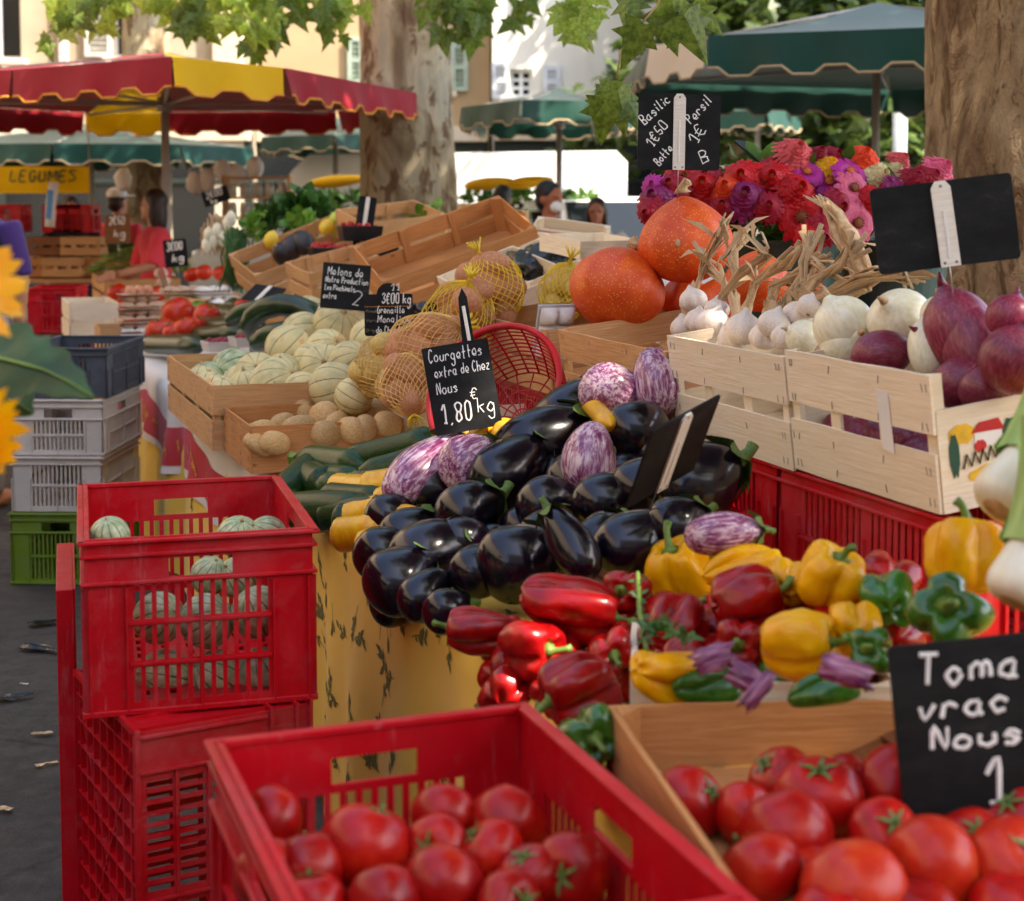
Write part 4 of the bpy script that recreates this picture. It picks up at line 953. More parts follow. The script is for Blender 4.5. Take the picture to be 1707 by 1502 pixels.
# onions
WO = [(1408, 545, 52, 1, (-.4, .4, .8), 'white onion at the back left of the onion crate'), (1502, 537, 56, 1, (-.55, -.55, .55), 'biggest white onion with root scar facing left'), (1412, 570, 46, 0, (.2, -.7, .3), 'peeling white onion in front of the onion crate'), (1570, 525, 36, 0, (0, .6, .8), 'white onion behind the red onions'),
      (1338, 562, 30, 0, (-.8, -.2, .4), 'small yellow-white onion at the join of the two crates'), (1547, 580, 34, 2, (0, .3, 1), 'pale onion squeezed below the biggest white one')]
for x, y, r, k, d, lb in WO:
    l = RT(x, y, .80 if y > 540 else .86); onion(lb, l, r * l.y / FPX, d, k, group='white onions')
RO = [(1600, 555, 60, 3, (-.3, .2, .9), 'dark red onion at the back of the red ones'), (1620, 575, 52, 2, (.15, -.5, -.85), 'long red onion pointing downwards in front'), (1570, 560, 38, 2, (-.8, -.5, .2), 'red onion with cut neck at the left of the red ones'), (1685, 530, 42, 0, (.3, .3, .9), 'red onion at the right frame edge, upper'),
      (1690, 600, 58, 1, (.2, -.3, .9), 'big shiny red onion at the right frame edge'), (1600, 640, 45, 1, (.2, -.7, .5), 'red onion low behind the printed crate end'), (1640, 650, 42, 0, (.1, .6, .4), 'red onion lowest in the crate corner'), (1470, 590, 40, 3, (.9, -.1, .1), 'red onion at the crate rim below the white ones'),
      (1400, 715, 30, 1, (.9, 0, .2), 'red onion seen through the left gap of the crate'), (1470, 728, 34, 1, (.9, 0, .2), 'red onion seen through the right gap of the crate'), (1510, 735, 30, 0, (.9, 0, .2), 'red onion end at the right of the crate gap')]
for x, y, r, k, d, lb in RO:
    l = RT(x, y, .76 if x < 1520 else .84 - .04 * (y > 590)); onion(lb, l, r * l.y / FPX, d, k, 'onion_red', group='red onions', roots=x > 1590)
for i in range(4):
    for j in range(2): onion('red onion hidden under the others in the onion crate', W(-.03 + .1 * i, .78 + .13 * j, 1.06 + .02 * j), .05, (.3, 0, 1), 0, 'onion_red', group='hidden red onions', top=False, roots=False)

# garlic with dry stalks
def garlic(label, loc, r, d, k, stalk=None, group='garlic bulbs'):
    g = tag(link('garlic', garlic_mesh(k), None, along(loc, d, rnd.uniform(0, 6), r), M['garlic']), label, 'garlic', group)
    link('roots', tuft_mesh('gr', -.72, 12, .12, .12, -1), g, None, M['root'])
    if stalk:
        inv = LM[g.name].inverted()
        for q, pts in enumerate(stalk):
            n = len(pts); w = .0095 if q == 0 else .007
            mb = MB().tube([inv @ p for p in pts], [w / r * (1.0 + .25 * math.sin(2.2 * i) - .35 * i / (n - 1)) for i in range(n)], 7, flat=.35 if q else .7)
            link('dry_stalk', mb.mesh(smooth=True), g, None, M['dry'])
        lv = MB()
        for q in range(4):
            p = inv @ stalk[0][rnd.randrange(1, len(stalk[0]))]; e = p + Vector((rnd.uniform(-1, 1), rnd.uniform(-1, 1), rnd.uniform(-.2, 1))) * (.075 / r); s_ = (e - p).orthogonal().normalized() * (.007 / r)
            m_ = (p + e) / 2 + Vector((0, 0, .01 / r)); lv.add([p - s_ * .3, p + s_ * .3, m_ + s_, m_ - s_, e], [(0, 1, 2, 3), (3, 2, 4)])
        link('dry_leaf', lv.mesh(), g, None, M['dry'])['kind'] = 'stuff'
    return g
GA = [(1155, 500, 27, 1, (-.2, .3, .9)), (1190, 540, 34, 0, (.3, .2, .9)), (1240, 548, 36, 1, (.1, -.1, 1)), (1290, 540, 32, 2, (.3, 0, .9)), (1330, 525, 30, 0, (.5, .2, .7)), (1222, 560, 30, 2, (-.2, -.3, .9)), (1165, 535, 28, 1, (0, -.3, .9)), (1275, 560, 30, 1, (0, -.3, .9)), (1350, 510, 26, 2, (.2, .4, .7)), (1140, 545, 26, 0, (-.2, -.3, .8)), (1310, 560, 28, 0, (0, -.5, .8)), (1150, 512, 20, 2, (-.9, -.3, .2)), (1195, 515, 24, 0, (.1, .2, .9))]
GA.sort()
SK = {1155: [(1160, 480), (1175, 440), (1200, 400), (1210, 365)], 1190: [(1200, 505), (1225, 460), (1215, 425), (1235, 385)], 1240: [(1245, 515), (1262, 470), (1300, 440), (1335, 415)], 1290: [(1300, 510), (1330, 485), (1345, 440), (1352, 385)], 1330: [(1335, 500), (1355, 470), (1400, 440), (1440, 405)], 1222: [(1228, 530), (1222, 490), (1190, 450), (1165, 420)], 1350: [(1360, 500), (1430, 470), (1500, 460), (1530, 470)], 1275: [(1278, 525), (1290, 480), (1330, 460), (1372, 440)], 1310: [(1315, 530), (1350, 520), (1400, 500), (1450, 480)], 1195: [(1205, 495), (1240, 455), (1280, 425), (1255, 400)]}
for i, (x, y, r, k, d) in enumerate(GA):
    l = RT(x, y, .79 if y > 530 else .85); sk = None
    if x in SK:
        main = [RT(px, py, .86 + .02 * j) for j, (px, py) in enumerate(SK[x])]; main = [l] + main
        sk = [main] + [[p + Vector((rnd.uniform(-.02, .02), rnd.uniform(-.02, .02), rnd.uniform(-.016, .02))) * (j * .32) for j, p in enumerate(main)] for _ in range(7)]
    garlic('garlic bulb in the pale crate, %s' % ordinal(i, len(GA)), l, r * l.y / FPX * .9, d, k, sk)
# plaited dry stalk bundle standing against the flowers
bundle = thing('garlic_plait', 'thick plait of dry garlic leaves rising in front of the flowers', 'garlic plait')
mp = [(1440, 470), (1425, 430), (1405, 390), (1385, 350), (1362, 330)]
for q in range(16):
    j = [rnd.uniform(-16, 16) for _ in range(2)]
    pts = [RT(px + j[0] * (1 - .12 * i) + rnd.uniform(-9, 9) * i * .55, py + rnd.uniform(-6, 6), .98 + rnd.uniform(-.02, .02)) for i, (px, py) in enumerate(mp)]
    link('dry_leaf', MB().tube(pts, [.010, .014, .014, .010, .002], 7, flat=.3).mesh(smooth=True), bundle, None, M['dry'])
for i in range(5):
    for j in range(2): garlic('garlic bulb hidden under the stalks', W(.42 + .09 * i, .78 + .12 * j, 1.13), .032, (0, 0, 1), i % 3, group='hidden garlic bulbs')
for i, (x0, y0, x1, y1) in enumerate([(1290, 460, 1390, 480), (1350, 440, 1420, 470), (1400, 470, 1500, 455)]):
    st1 = thing('dry_stalk_bundle', 'dry garlic stalks lying across the pale crate, %s' % ordinal(i, 3), 'garlic stalks', group='loose dry garlic stalks')
    for q in range(4):
        o_ = [rnd.uniform(-14, 14) for _ in range(4)]; a_, b_ = RT(x0 + o_[0], y0 + o_[1], .90), RT(x1 + o_[2], y1 + o_[3], .92)
        m_ = (a_ + b_) / 2 + Vector((rnd.uniform(-.01, .01), 0, rnd.uniform(-.012, .016)))
        link('stalk', MB().tube([a_, m_, b_], [.007, .010, .003], 7, flat=.35).mesh(smooth=True), st1, None, M['dry'])

# pumpkins
def pumpkin(label, loc, r, d, k, stalk=True):
    p = tag(link('pumpkin', pumpkin_mesh(k), None, along(loc, d, .4 * k, r), M['pumpkin']), label, 'pumpkin', 'orange pumpkins')
    if stalk: link('stalk', MB().tube([(0, 0, 1.06), (0, 0, 1.14), (.05, 0, 1.22), (.12, .03, 1.28), (.14, .03, 1.31)], [.19, .11, .09, .12, .05], 9).mesh(smooth=True), p, None, M['dry'])
    link('scab', MB().surf(lambda a_, v_: Vector((.06 * math.sin(PI * v_) * math.cos(a_), -.998 + .02 * math.cos(PI * v_), .1 + .09 * math.sin(PI * v_) * math.sin(a_))), 10, 6).mesh(smooth=True), p, None, M['dry'])
    return p
pumpkin('lower orange pumpkin resting on the tan crate', RT(1030, 482, .87), .128, (.38, .5, .8), 0)
pumpkin('upper orange pumpkin with the herb slate stuck into it', RT(1143, 402, 1.03), .125, (-.08, -.1, 1), 1)
for i, (x, y, r) in enumerate([(1262, 470, 55), (1200, 510, 50), (1345, 500, 40), (1142, 500, 44)]):
    l = RT(x, y, 1.08); pumpkin(['orange pumpkin behind the garlic stalks', 'orange pumpkin deep behind the garlic bulbs', 'orange pumpkin glimpsed right behind the garlic', 'orange pumpkin in the gap between the two large ones and the garlic'][i], l, r * l.y / FPX, (.1, .2, 1), 2, False)
slate('black slate with chalked herb prices above the pumpkin', facing(P(1132, 220, 4.05), R(2), R(2), R(-1)), .213, .196,
      [('Basilic', -.092, .014, .026, dict(rot=R(44), fit=.095)), ('1€50', -.07, -.045, .026, dict(rot=R(56), fit=.075)), ('Botte', -.052, -.09, .022, dict(rot=R(52), fit=.06)),
       ('Persil', .028, .018, .026, dict(rot=R(48), fit=.085)), ('1€', .045, -.038, .03, dict(rot=R(62), fit=.055)), ('B', .058, -.082, .032, dict(rot=R(30)))], (.031, 0), .075, .01, wd=.0015, seed=9)
slate('large blank black slate with white wooden strip above the onions', facing(P(1575, 373, 2.72), R(-3), R(4), R(7)), .245, .150, (), (.034, -R(1)), .07, .008, rodx=-.0)
slate('tilted slate edge behind the flowers', facing(P(1255, 253, 4.7), R(60), R(50), R(0)), .12, .10, (), None, .05)
for i, (x, y, tt) in enumerate([(925, 550, .70), (914, 560, .66)]):
    pass
# egg box wedged at the tan crate
def egg_box(label, loc, yaw, w=.15, mat='card', group=None, tilt=0, eggs=False):
    e = thing('egg_box', label, 'egg box', Matrix.Translation(loc) @ Matrix.Rotation(yaw, 4, 'Z') @ Matrix.Rotation(tilt, 4, 'Y'), group)
    def cup(u, v, s):
        x = (u - .5) * w; y = (v - .5) * .1; f = (abs(math.sin(u * 3 * PI)) ** .5) * (abs(math.sin(v * 2 * PI)) ** .5)
        return Vector((x * (1 - .08 * f), y * (1 - .08 * f), s * (.012 + .022 * f)))
    link('tray', MB().grid(lambda u, v: cup(u, v, -1), 24, 16).mesh(smooth=True), e, None, M[mat])
    if not eggs: link('lid', MB().grid(lambda u, v: cup(u, v, 1) + Vector((0, 0, .004)), 24, 16).mesh(smooth=True), e, None, M[mat])
    link('flange', MB().bbox((0, 0, 0), (w + .008, .108, .004), .001).mesh(), e, None, M[mat])
    if eggs:
        for i in range(3):
            for j in range(2): link('egg', mk('egg', lambda: MB().surf(lambda a_, v_: Vector((.022 * math.sin(PI * v_) * math.cos(a_), .022 * math.sin(PI * v_) * math.sin(a_), .029 * math.cos(PI * v_) * (1 + .1 * math.cos(PI * v_)))), 12, 8).mesh('egg', smooth=True)), e, Matrix.Translation(((i - 1) * .046, (j - .5) * .046, .012)), M['egg'])
    return e
egg_box('white egg box wedged between red basket and tan crate', RT(923, 552, .71), TH + PI / 2, .15, 'card_white', tilt=R(70))
wood_crate('white flat crate behind the lower pumpkin', frame(RT(985, 425, 1.1), SD + Vector((0, 0, .05))), .34, .22, .06, 'wood_pale', 1, 1, struts=0)

# ---------------------------------------------------------------- flowers
def petals(mb, n, r0, L, w, z, lift, droop, r):
    for i in range(n):
        a_ = 2 * PI * (i + r.uniform(-.2, .2)) / n; d = Vector((math.cos(a_), math.sin(a_), 0)); s = Vector((-d.y, d.x, 0)); l = L * r.uniform(.88, 1.1); vs = []
        for q, (f, wf, hz) in enumerate(((0, .35, 0), (.45, .9, lift), (.8, 1, lift * .7 - droop * .4), (1, .45, -droop))):
            c_ = d * (r0 + l * f) + Vector((0, 0, z + hz)); vs += [c_ - s * w * wf * .5 + Vector((0, 0, .01)), c_ + s * w * wf * .5 + Vector((0, 0, .01))]
        mb.add(vs, [(0, 1, 3, 2), (2, 3, 5, 4), (4, 5, 7, 6)])
def zinnia_mesh(k):
    def b():
        r = random.Random(k); mb = MB()
        if k < 2:
            for j in range(7): petals(mb, 24 - 2 * j, .07, .93 - .115 * j, .19, .04 + .085 * j, .10 + .03 * j, .16 - .02 * j, r)
        else:
            for j in range(2): petals(mb, 15 - j, .16, .84 - .08 * j, .33, .03 + .07 * j, .1, .08, r)
        return mb.mesh('petals')
    return mk(('zin', k), b)
def zinnia_disc(k):
    def b():
        mb = MB(); h = .52 if k < 2 else .22; w = .06 if k < 2 else .22
        mb.surf(lambda a_, v_: Vector((w * math.sin(PI * v_) * math.cos(a_) * (1 + .12 * math.cos(6 * a_)), w * math.sin(PI * v_) * math.sin(a_) * (1 + .12 * math.cos(6 * a_)), h + .12 * math.cos(PI * v_))), 14, 8)
        r = random.Random(k)
        for i in range(12):
            a_ = i * .52; mb.tube([(w * .7 * math.cos(a_), w * .7 * math.sin(a_), h), (w * 1.1 * math.cos(a_), w * 1.1 * math.sin(a_), h + .12)], [.04, .03], 4)
        return mb.mesh('disc', smooth=True)
    return mk(('zdisc', k), b)
FC = {'red': (186, 10, 20), 'crimson': (150, 12, 40), 'magenta': (176, 40, 140), 'pink': (206, 88, 122), 'coral': (206, 80, 84), 'orange': (218, 66, 22), 'yellow': (232, 176, 20), 'cream': (214, 202, 150), 'purple': (130, 24, 90)}
for k_, v_ in FC.items(): M['petal_' + k_] = leafmat('petal_' + k_, hexc(*(min(255, int(x * .95 + 4)) for x in v_)), hexc(*(min(255, int(x * 1.1 + 8)) for x in v_)), .22, .55, .1)
M['zdisc'] = simple('zinnia_disc', hexc(196, 96, 36), .8, .4, 60); M['zdisc_dark'] = simple('zinnia_dark_disc', hexc(120, 60, 24), .8, .4, 60)
FL = [(1325, 258, 34, 'coral', 0), (1293, 278, 26, 'crimson', 0), (1365, 262, 24, 'crimson', 0), (1390, 268, 28, 'crimson', 0), (1420, 276, 26, 'pink', 0), (1440, 262, 24, 'orange', 0), (1497, 272, 24, 'coral', 1), (1565, 285, 28, 'pink', 0), (1240, 302, 38, 'red', 0), (1288, 302, 36, 'red', 0), (1345, 290, 28, 'magenta', 2), (1383, 278, 22, 'yellow', 0), (1380, 305, 30, 'magenta', 2), (1415, 290, 30, 'magenta', 2), (1420, 315, 30, 'pink', 2),
      (1465, 295, 26, 'cream', 0), (1490, 285, 20, 'cream', 1), (1475, 308, 24, 'red', 0), (1520, 300, 24, 'crimson', 1), (1545, 298, 26, 'crimson', 0), (1325, 322, 36, 'red', 0), (1172, 316, 38, 'red', 0), (1213, 318, 30, 'orange', 0), (1237, 332, 40, 'purple', 0), (1120, 315, 30, 'crimson', 0), (1095, 332, 32, 'purple', 0), (1085, 352, 26, 'crimson', 1), (1130, 300, 28, 'red', 1), (1110, 335, 20, 'magenta', 1), (1335, 362, 40, 'red', 2), (1425, 372, 36, 'pink', 2), (1370, 385, 30, 'crimson', 0), (1395, 345, 30, 'crimson', 0), (1180, 298, 26, 'crimson', 1), (1450, 335, 28, 'red', 0), (1280, 345, 26, 'crimson', 0), (1350, 400, 26, 'red', 0), (1090, 310, 20, 'magenta', 0), (1205, 345, 26, 'crimson', 0), (1490, 318, 26, 'purple', 0)]
FL.sort(); bk = Vector(P(1290, 420, 4.75))
cnt = {}; 
for f_ in FL: cnt[f_[3]] = cnt.get(f_[3], 0) + 1
seen = {}
for x, y, r, cl, k in FL:
    Y = 4.35 + .0016 * (400 - y) + rnd.uniform(-.05, .05); l = P(x, y, Y); i = seen.get(cl, 0); seen[cl] = i + 1; rr = r * Y / FPX * 1.12
    d = Vector(((x - 1300) / 420 + rnd.uniform(-.2, .2), -.9, .25 + (330 - y) / 130 + rnd.uniform(-.15, .2)))
    z_ = thing('zinnia', '%s%s zinnia in the bouquet, %s of its colour' % (cl, ' open' if k == 2 else ' full', ordinal(i, cnt[cl])), 'flower', along(l, d, rnd.uniform(0, 6), rr), 'zinnias in the bouquet')
    link('petals', zinnia_mesh(k), z_, None, M['petal_' + cl]); link('disc', zinnia_disc(k), z_, None, M['zdisc_dark'] if k == 2 and cl in ('red', 'pink') else M['zdisc'])
    inv = LM[z_.name].inverted(); e = bk + Vector((rnd.uniform(-.1, .1) + (.3 if x > 1430 else 0), .0, -.05)); m_ = l.lerp(e, .5) + Vector((0, .06, .02))
    link('stem', MB().tube([inv @ l, inv @ m_, inv @ e], .06, 5).mesh(smooth=True), z_, None, M['stem_green'])
def leaf_cluster(mb, c, rad, n, size, flat=1.0, up=.3, r=rnd, wd=.5):
    for i in range(n):
        d = Vector((r.gauss(0, 1), r.gauss(0, 1), r.gauss(0, 1) * flat)); d = d.normalized() * r.uniform(.3, 1) if d.length > 0 else d
        p = Vector(c) + Vector((d.x * rad[0], d.y * rad[1], d.z * rad[2])); q = Vector((d.x + r.uniform(-.6, .6), d.y + r.uniform(-.6, .6), d.z + up)).normalized(); L = size * r.uniform(.6, 1.3); s = q.cross(Vector((r.uniform(-1, 1), r.uniform(-1, 1), r.uniform(-1, 1)))).normalized() * L * wd * .5; b_ = q.cross(s).normalized() * L * .12
        mb.add([p, p + q * L * .4 + s + b_, p + q * L * .75 + s * .7, p + q * L, p + q * L * .75 - s * .7, p + q * L * .4 - s + b_], [(0, 1, 2, 3), (0, 3, 4, 5)])
mb = MB()
for x, y, w_, h_ in ((1265, 375, 60, 35), (1440, 350, 120, 40), (1320, 300, 200, 40), (1150, 345, 60, 30), (1480, 330, 90, 40), (1350, 380, 70, 40)): c_ = P(x, y, 4.62); leaf_cluster(mb, c_, (pxs(w_, 4.6), .1, pxs(h_, 4.6)), 60, .075, 1, .3)
tag(link('flower_foliage', mb.mesh(), None, None, M['flower_leaf']), 'green leaves of the bouquet between the zinnia heads', 'foliage', kind='stuff')
def bucket(label, loc, r, h):
    b_ = thing('flower_bucket', label, 'bucket', Matrix.Translation(loc))
    prof = [(r * .78, 0), (r, h), (r * 1.05, h), (r * 1.05, h + .012), (r * .96, h + .012), (r * .74, .01)]
    link('pail', MB().grid(lambda u, v: Vector((prof[round(v * 5)][0] * math.cos(2 * PI * u), prof[round(v * 5)][0] * math.sin(2 * PI * u), prof[round(v * 5)][1])), 36, 5, closed=True).mesh(smooth=False), b_, None, M['bucket'])
    return b_
bb = P(1300, 405, 4.72); bucket('dark green bucket holding the bouquet behind the garlic', (bb.x, bb.y, TZ + .32), .19, bb.z - TZ - .32)
b2 = P(1490, 405, 4.8); bucket('second dark bucket of flowers behind the blank slate', (b2.x, b2.y, TZ + .32), .17, b2.z - TZ - .32)
plastic_crate('red crate under the flower buckets', frame((bb.x + .15, bb.y + .02, TZ + .004), (1, 0, 0)), .7, .42, .31, rows=2)
market_table('rear trestle table behind the display carrying the flower crate', -.6, 2.3, 1.58, 2.7, TZ - .004)

# ---------------------------------------------------------------- leeks at the right edge
def leek(label, loc, r, d, L):
    k = thing('leek', label, 'leek', along(loc, d, 0, 1), 'leeks at the right edge')
    prof = [(0, -.02), (.5, -.02), (.78, .06), (.94, .25), (1, .5), (.98, .8), (.9, 1.2), (.84, 1.8), (.8, 2.4), (.8, 3.2), (.82, 4.0), (.84, 4.8), (0, 4.85)]
    link('bulb', MB().surf(lambda a_, v_: Vector((r * prof[round(v_ * 12)][0] * math.cos(a_), r * prof[round(v_ * 12)][0] * math.sin(a_), r * prof[round(v_ * 12)][1])), 28, 12).mesh(smooth=True), k, None, M['leek_white'])
    link('root_plate', MB().surf(lambda a_, v_: Vector((r * .52 * math.sin(PI * v_) * math.cos(a_), r * .52 * math.sin(PI * v_) * math.sin(a_), r * (-.0 + .09 * -math.cos(PI * v_)))), 14, 8).mesh(smooth=True), k, None, M['root'])
    for i in range(5):
        a_ = i * 1.26; dd = Vector((math.cos(a_), math.sin(a_), 0)); s = Vector((-dd.y, dd.x, 0)); vs = []
        for q in range(6):
            z = r * (1.6 + q * L); o = dd * (r * (.86 + .16 * q * q * .3)); w_ = r * (.75 - .05 * q); vs += [o - s * w_ + Vector((0, 0, z)), o + dd * r * .12 + Vector((0, 0, z)), o + s * w_ + Vector((0, 0, z))]
        link('leaf', MB().add(vs, [f for q in range(5) for f in ((q * 3, q * 3 + 1, q * 3 + 4, q * 3 + 3), (q * 3 + 1, q * 3 + 2, q * 3 + 5, q * 3 + 4))]).mesh(smooth=True), k, None, M['leek_green'])
leek('upper fat leek with brown root plate at the right frame edge', RP(1665, 850, .92) , .048, (.55, .35, .55), .7)
leek('lower fat leek with root plate beside the tomato slate', RP(1690, 1005, .88), .042, (.45, .3, .75), .7)
leek('leek half out of frame between the two others', RP(1730, 930, .90), .042, (.6, .4, .5), .7)
# ---------------------------------------------------------------- potatoes, melons, nets, red basket
pk = wood_crate('wooden crate of loose pale potatoes at the table corner', frame(W(2.19, .155, TZ + .012), SD), .42, .44, .135, 'wood_orange', 1, 1, struts=0, staples=True, mat2='wood_orange')
wood_crate('wooden crate heaped with melons behind the loose potatoes', frame(W(2.9, .13, TZ + .012), SD), .98, .46, .20, 'wood_tan', 2, 2, gap=.014, staples=True)
wood_crate('pale wooden crate under the netted potatoes', frame(W(2.18, .66, TZ + .008), SD), .62, .44, .18, 'wood_pale', 1, 1, struts=0)
PT = [(540, 695, 29), (507, 686, 24), (440, 722, 26), (458, 738, 22), (500, 714, 26), (585, 694, 26), (622, 690, 28), (645, 706, 24), (585, 716, 24), (545, 722, 24), (472, 706, 20), (430, 740, 20), (610, 712, 24), (560, 705, 22)]
PT.sort()
for i, (x, y, r) in enumerate(PT):
    l = RP(x, y, .85, .10); tag(link('potato', potato_mesh(i % 4), None, along(l, (rnd.uniform(-1, 1), rnd.uniform(-1, 1), rnd.uniform(-.3, .3)), 0, r * l.y / FPX * .95), M['potato']), 'loose pale potato in the corner crate, %s' % ordinal(i, len(PT)), 'potato', 'loose pale potatoes')
for i in range(4):
    for j in range(4): tag(link('potato', potato_mesh(i), None, along(W(2.05 + .09 * i, .02 + .095 * j, .815), (1, rnd.uniform(-1, 1), 0), 0, .042), M['potato']), 'pale potato at the bottom of the corner crate', 'potato', 'bottom layer of pale potatoes')
ML = [(568, 538, 42), (626, 497, 36), (512, 530, 34), (505, 556, 34), (481, 580, 36), (545, 585, 34), (541, 614, 38), (557, 645, 39), (461, 642, 42), (470, 620, 30), (428, 626, 36), (620, 568, 36), (585, 605, 34), (347, 638, 33), (388, 620, 36), (350, 668, 26), (415, 645, 32), (520, 600, 28), (590, 660, 30), (380, 655, 28), (505, 650, 30)]
ML.sort()
for i, (x, y, r) in enumerate(ML):
    l = RP(x, y, .85, .35); tw_ = x in (347, 388, 350)
    melon('%s melon in the melon crate, %s' % ('dark-striped greenish' if tw_ else 'pale ribbed', ordinal(i, len(ML))), l, r * l.y / FPX * 1.1, (rnd.uniform(-1, 1), rnd.uniform(-1, .3), rnd.uniform(.1, .9)), i % 3, 'melon_green' if tw_ else 'melon', 'melons in the wooden crate')
for i in range(6):
    for j in range(3): melon('melon hidden in the bottom layer of the melon crate', W(2.52 + .145 * i, .0 + .14 * j, .86), .072, (0, .3, 1), i % 3, group='hidden melons')

def net_bag(label, loc, rx, rz, tie, pots, pm_, nm, seed):
    """netting drawn tight over potatoes, gathered into a knot towards tie"""
    r = random.Random(seed); tie = Vector(tie).normalized(); Mx = along(loc, tie); b_ = thing('net_bag', label, 'net bag', Mx, 'nets of potatoes')
    nu, nv = 26, 20
    def rad(v): return max(.03, math.sin(PI * min(1, v * 1.08)) ** .6) if v < .9 else .05 + .02 * math.sin(v * 30)
    def pt(i, j):
        v = j / nv; a_ = 2 * PI * (i + .5 * (j % 2)) / nu; lump = 1 + .09 * math.sin(3 * a_ + 5 * v + seed) + .05 * math.sin(7 * a_ - 9 * v)
        w_ = rx * rad(v) * lump * 1.03
        return Vector((w_ * math.cos(a_), w_ * math.sin(a_), rz * (-1 + 2.25 * v)))
    vs = [pt(i, j) for j in range(nv + 1) for i in range(nu)]; fs = []
    for j in range(nv - 1):
        for i in range(nu):
            o = j % 2; fs.append((j * nu + i, (j + 1) * nu + (i + o - 1) % nu if True else 0, (j + 2) * nu + i, (j + 1) * nu + (i + o) % nu))
    me = MB().add(vs, fs).mesh('net', fix=False); n_ = link('netting', me, b_, None, M[nm]); md = n_.modifiers.new('wire', 'WIREFRAME'); md.thickness = .0032; md.use_even_offset = False; md.use_replace = True
    mb = MB()
    for q in range(12):
        a_ = r.uniform(0, 6.3); mb.tube([(0, 0, rz * 1.15), (.006 * math.cos(a_), .006 * math.sin(a_), rz * 1.2), (.025 * math.cos(a_), .025 * math.sin(a_), rz * 1.2 + .02 + r.uniform(0, .012))], [.006, .003, .002], 4)
    link('knot', mb.mesh(smooth=True), b_, None, M['net_yellow'])
    for q in range(pots):
        u = q / max(1, pots - 1); a_ = q * 2.4; rr = rx * .42 * (1 if 0 < q < pots - 1 else .4)
        p = Mx @ Vector((rr * math.cos(a_), rr * math.sin(a_), rz * (-.62 + 1.3 * u)))
        tag(link('potato', potato_mesh(q % 4), None, along(p, (r.uniform(-1, 1), r.uniform(-1, 1), r.uniform(-1, 1)), 0, rx * .50), M[pm_]), 'potato inside the %s' % label.split(' of ')[0], 'potato', 'potatoes inside the %s' % label.split(' of ')[0])
net_bag('leftmost yellow net of waxy potatoes beside the melons', P(643, 612, 4.45), .085, .105, (.55, -.3, .5), 8, 'potato_yellow', 'net_brown', 1)
net_bag('low net of rosy potatoes in front of the red basket', P(678, 640, 4.25), .075, .10, (.2, -.7, -.6), 7, 'potato_red', 'net_brown', 2)
net_bag('middle net of rosy potatoes under the price card', P(705, 578, 4.4), .095, .12, (.7, -.1, .35), 9, 'potato_red', 'net_brown', 3)
net_bag('rearmost net of reddish potatoes behind the red basket', P(768, 535, 4.55), .10, .12, (.2, -.3, .9), 9, 'potato_red', 'net_yellow', 4)
net_bag('topmost net of brown potatoes with yellow knot', P(822, 482, 4.75), .098, .11, (-.35, -.1, .9), 9, 'potato_red', 'net_yellow', 5)
net_bag('yellow net of pale potatoes squeezed behind the pumpkin', P(938, 492, 4.75), .07, .10, (.2, 0, .9), 6, 'potato_yellow', 'net_yellow', 6)

bm_ = along(P(822, 650, 3.72), Vector((-.42, -.75, .52)), 0, 1.1)
bs_ = thing('red_basket', 'red plastic lattice basket lying open behind the courgette slate', 'basket', bm_)
RB, DB = .158, .15
def bp(a_, v): w_ = RB * (1 - .28 * v ** 1.5); return Vector((w_ * math.cos(a_), w_ * math.sin(a_), -DB * v))
mb = MB()
for q in range(12): mb.tube([bp(2 * PI * i / 48, (q + 1) / 12) for i in range(49)], .0022, 5, False)
link('hoops', mb.mesh(smooth=True), bs_, None, M['red_plastic'])
for q in range(26): link('rib', MB().tube([bp(2 * PI * q / 26, v / 6) for v in range(7)], .0026, 5).mesh(smooth=True), bs_, None, M['red_plastic'])
link('rim', MB().tube([bp(2 * PI * i / 48, 0) for i in range(49)], .0075, 8, False).mesh(smooth=True), bs_, None, M['red_plastic'])
mb = MB()
for q in range(5): mb.tube([Vector((RB * .72 * math.cos(2 * PI * i / 36) * (1 - q * .2), RB * .72 * math.sin(2 * PI * i / 36) * (1 - q * .2), -DB)) for i in range(37)], .002, 4, False)
for q in range(8): mb.tube([Vector((RB * .72 * math.cos(PI * q / 8) * k, RB * .72 * math.sin(PI * q / 8) * k, -DB)) for k in (-1, 1)], .002, 4)
link('bottom_grid', mb.mesh(smooth=True), bs_, None, M['red_plastic'])
cs = slate('black slate chalked with the courgette price in front of red basket', facing(P(770, 645, 3.5), R(6), R(10), R(9)), .152, .20,
      [('Courgettes', -.066, .065, .028, dict(fit=.125)), ('extra de Chez', -.058, .03, .024, dict(fit=.128)), ('Nous', -.06, -.008, .026, dict(fit=.05)), ('1,80', -.062, -.075, .042, dict(fit=.075, wd=.002)), ('€', .014, -.03, .022), ('kg', .022, -.062, .034, dict(fit=.045))], None, .05, .004, wd=.0012, seed=5)
link('handle', MB().slab([(.018, -.0022, .10), (.045, -.0022, .10), (.046, -.0022, .20), (.038, -.0022, .222), (.026, -.0022, .20)], .0044, (0, -1, 0)).mesh(), cs, None, M['slate']); link('wood_strip', MB().bbox((.034, -.0045, .14), (.008, .003, .08), .001).mesh(), cs, None, M['strip'])
slate('grey slate chalked for the melons, leaning among them', facing(P(576, 478, 5.6), R(5), R(8), R(-5)), .172, .165,
      [('Melons de', -.07, .04, .03, dict(fit=.13)), ('Notre Production', -.075, .012, .022, dict(fit=.155)), ('Les Pinchinats', -.075, -.016, .02, dict(fit=.11)), ('extra', -.078, -.046, .022, dict(fit=.05)), ('2', .02, -.06, .05)], None, .06, .004, wd=.0012, seed=6)
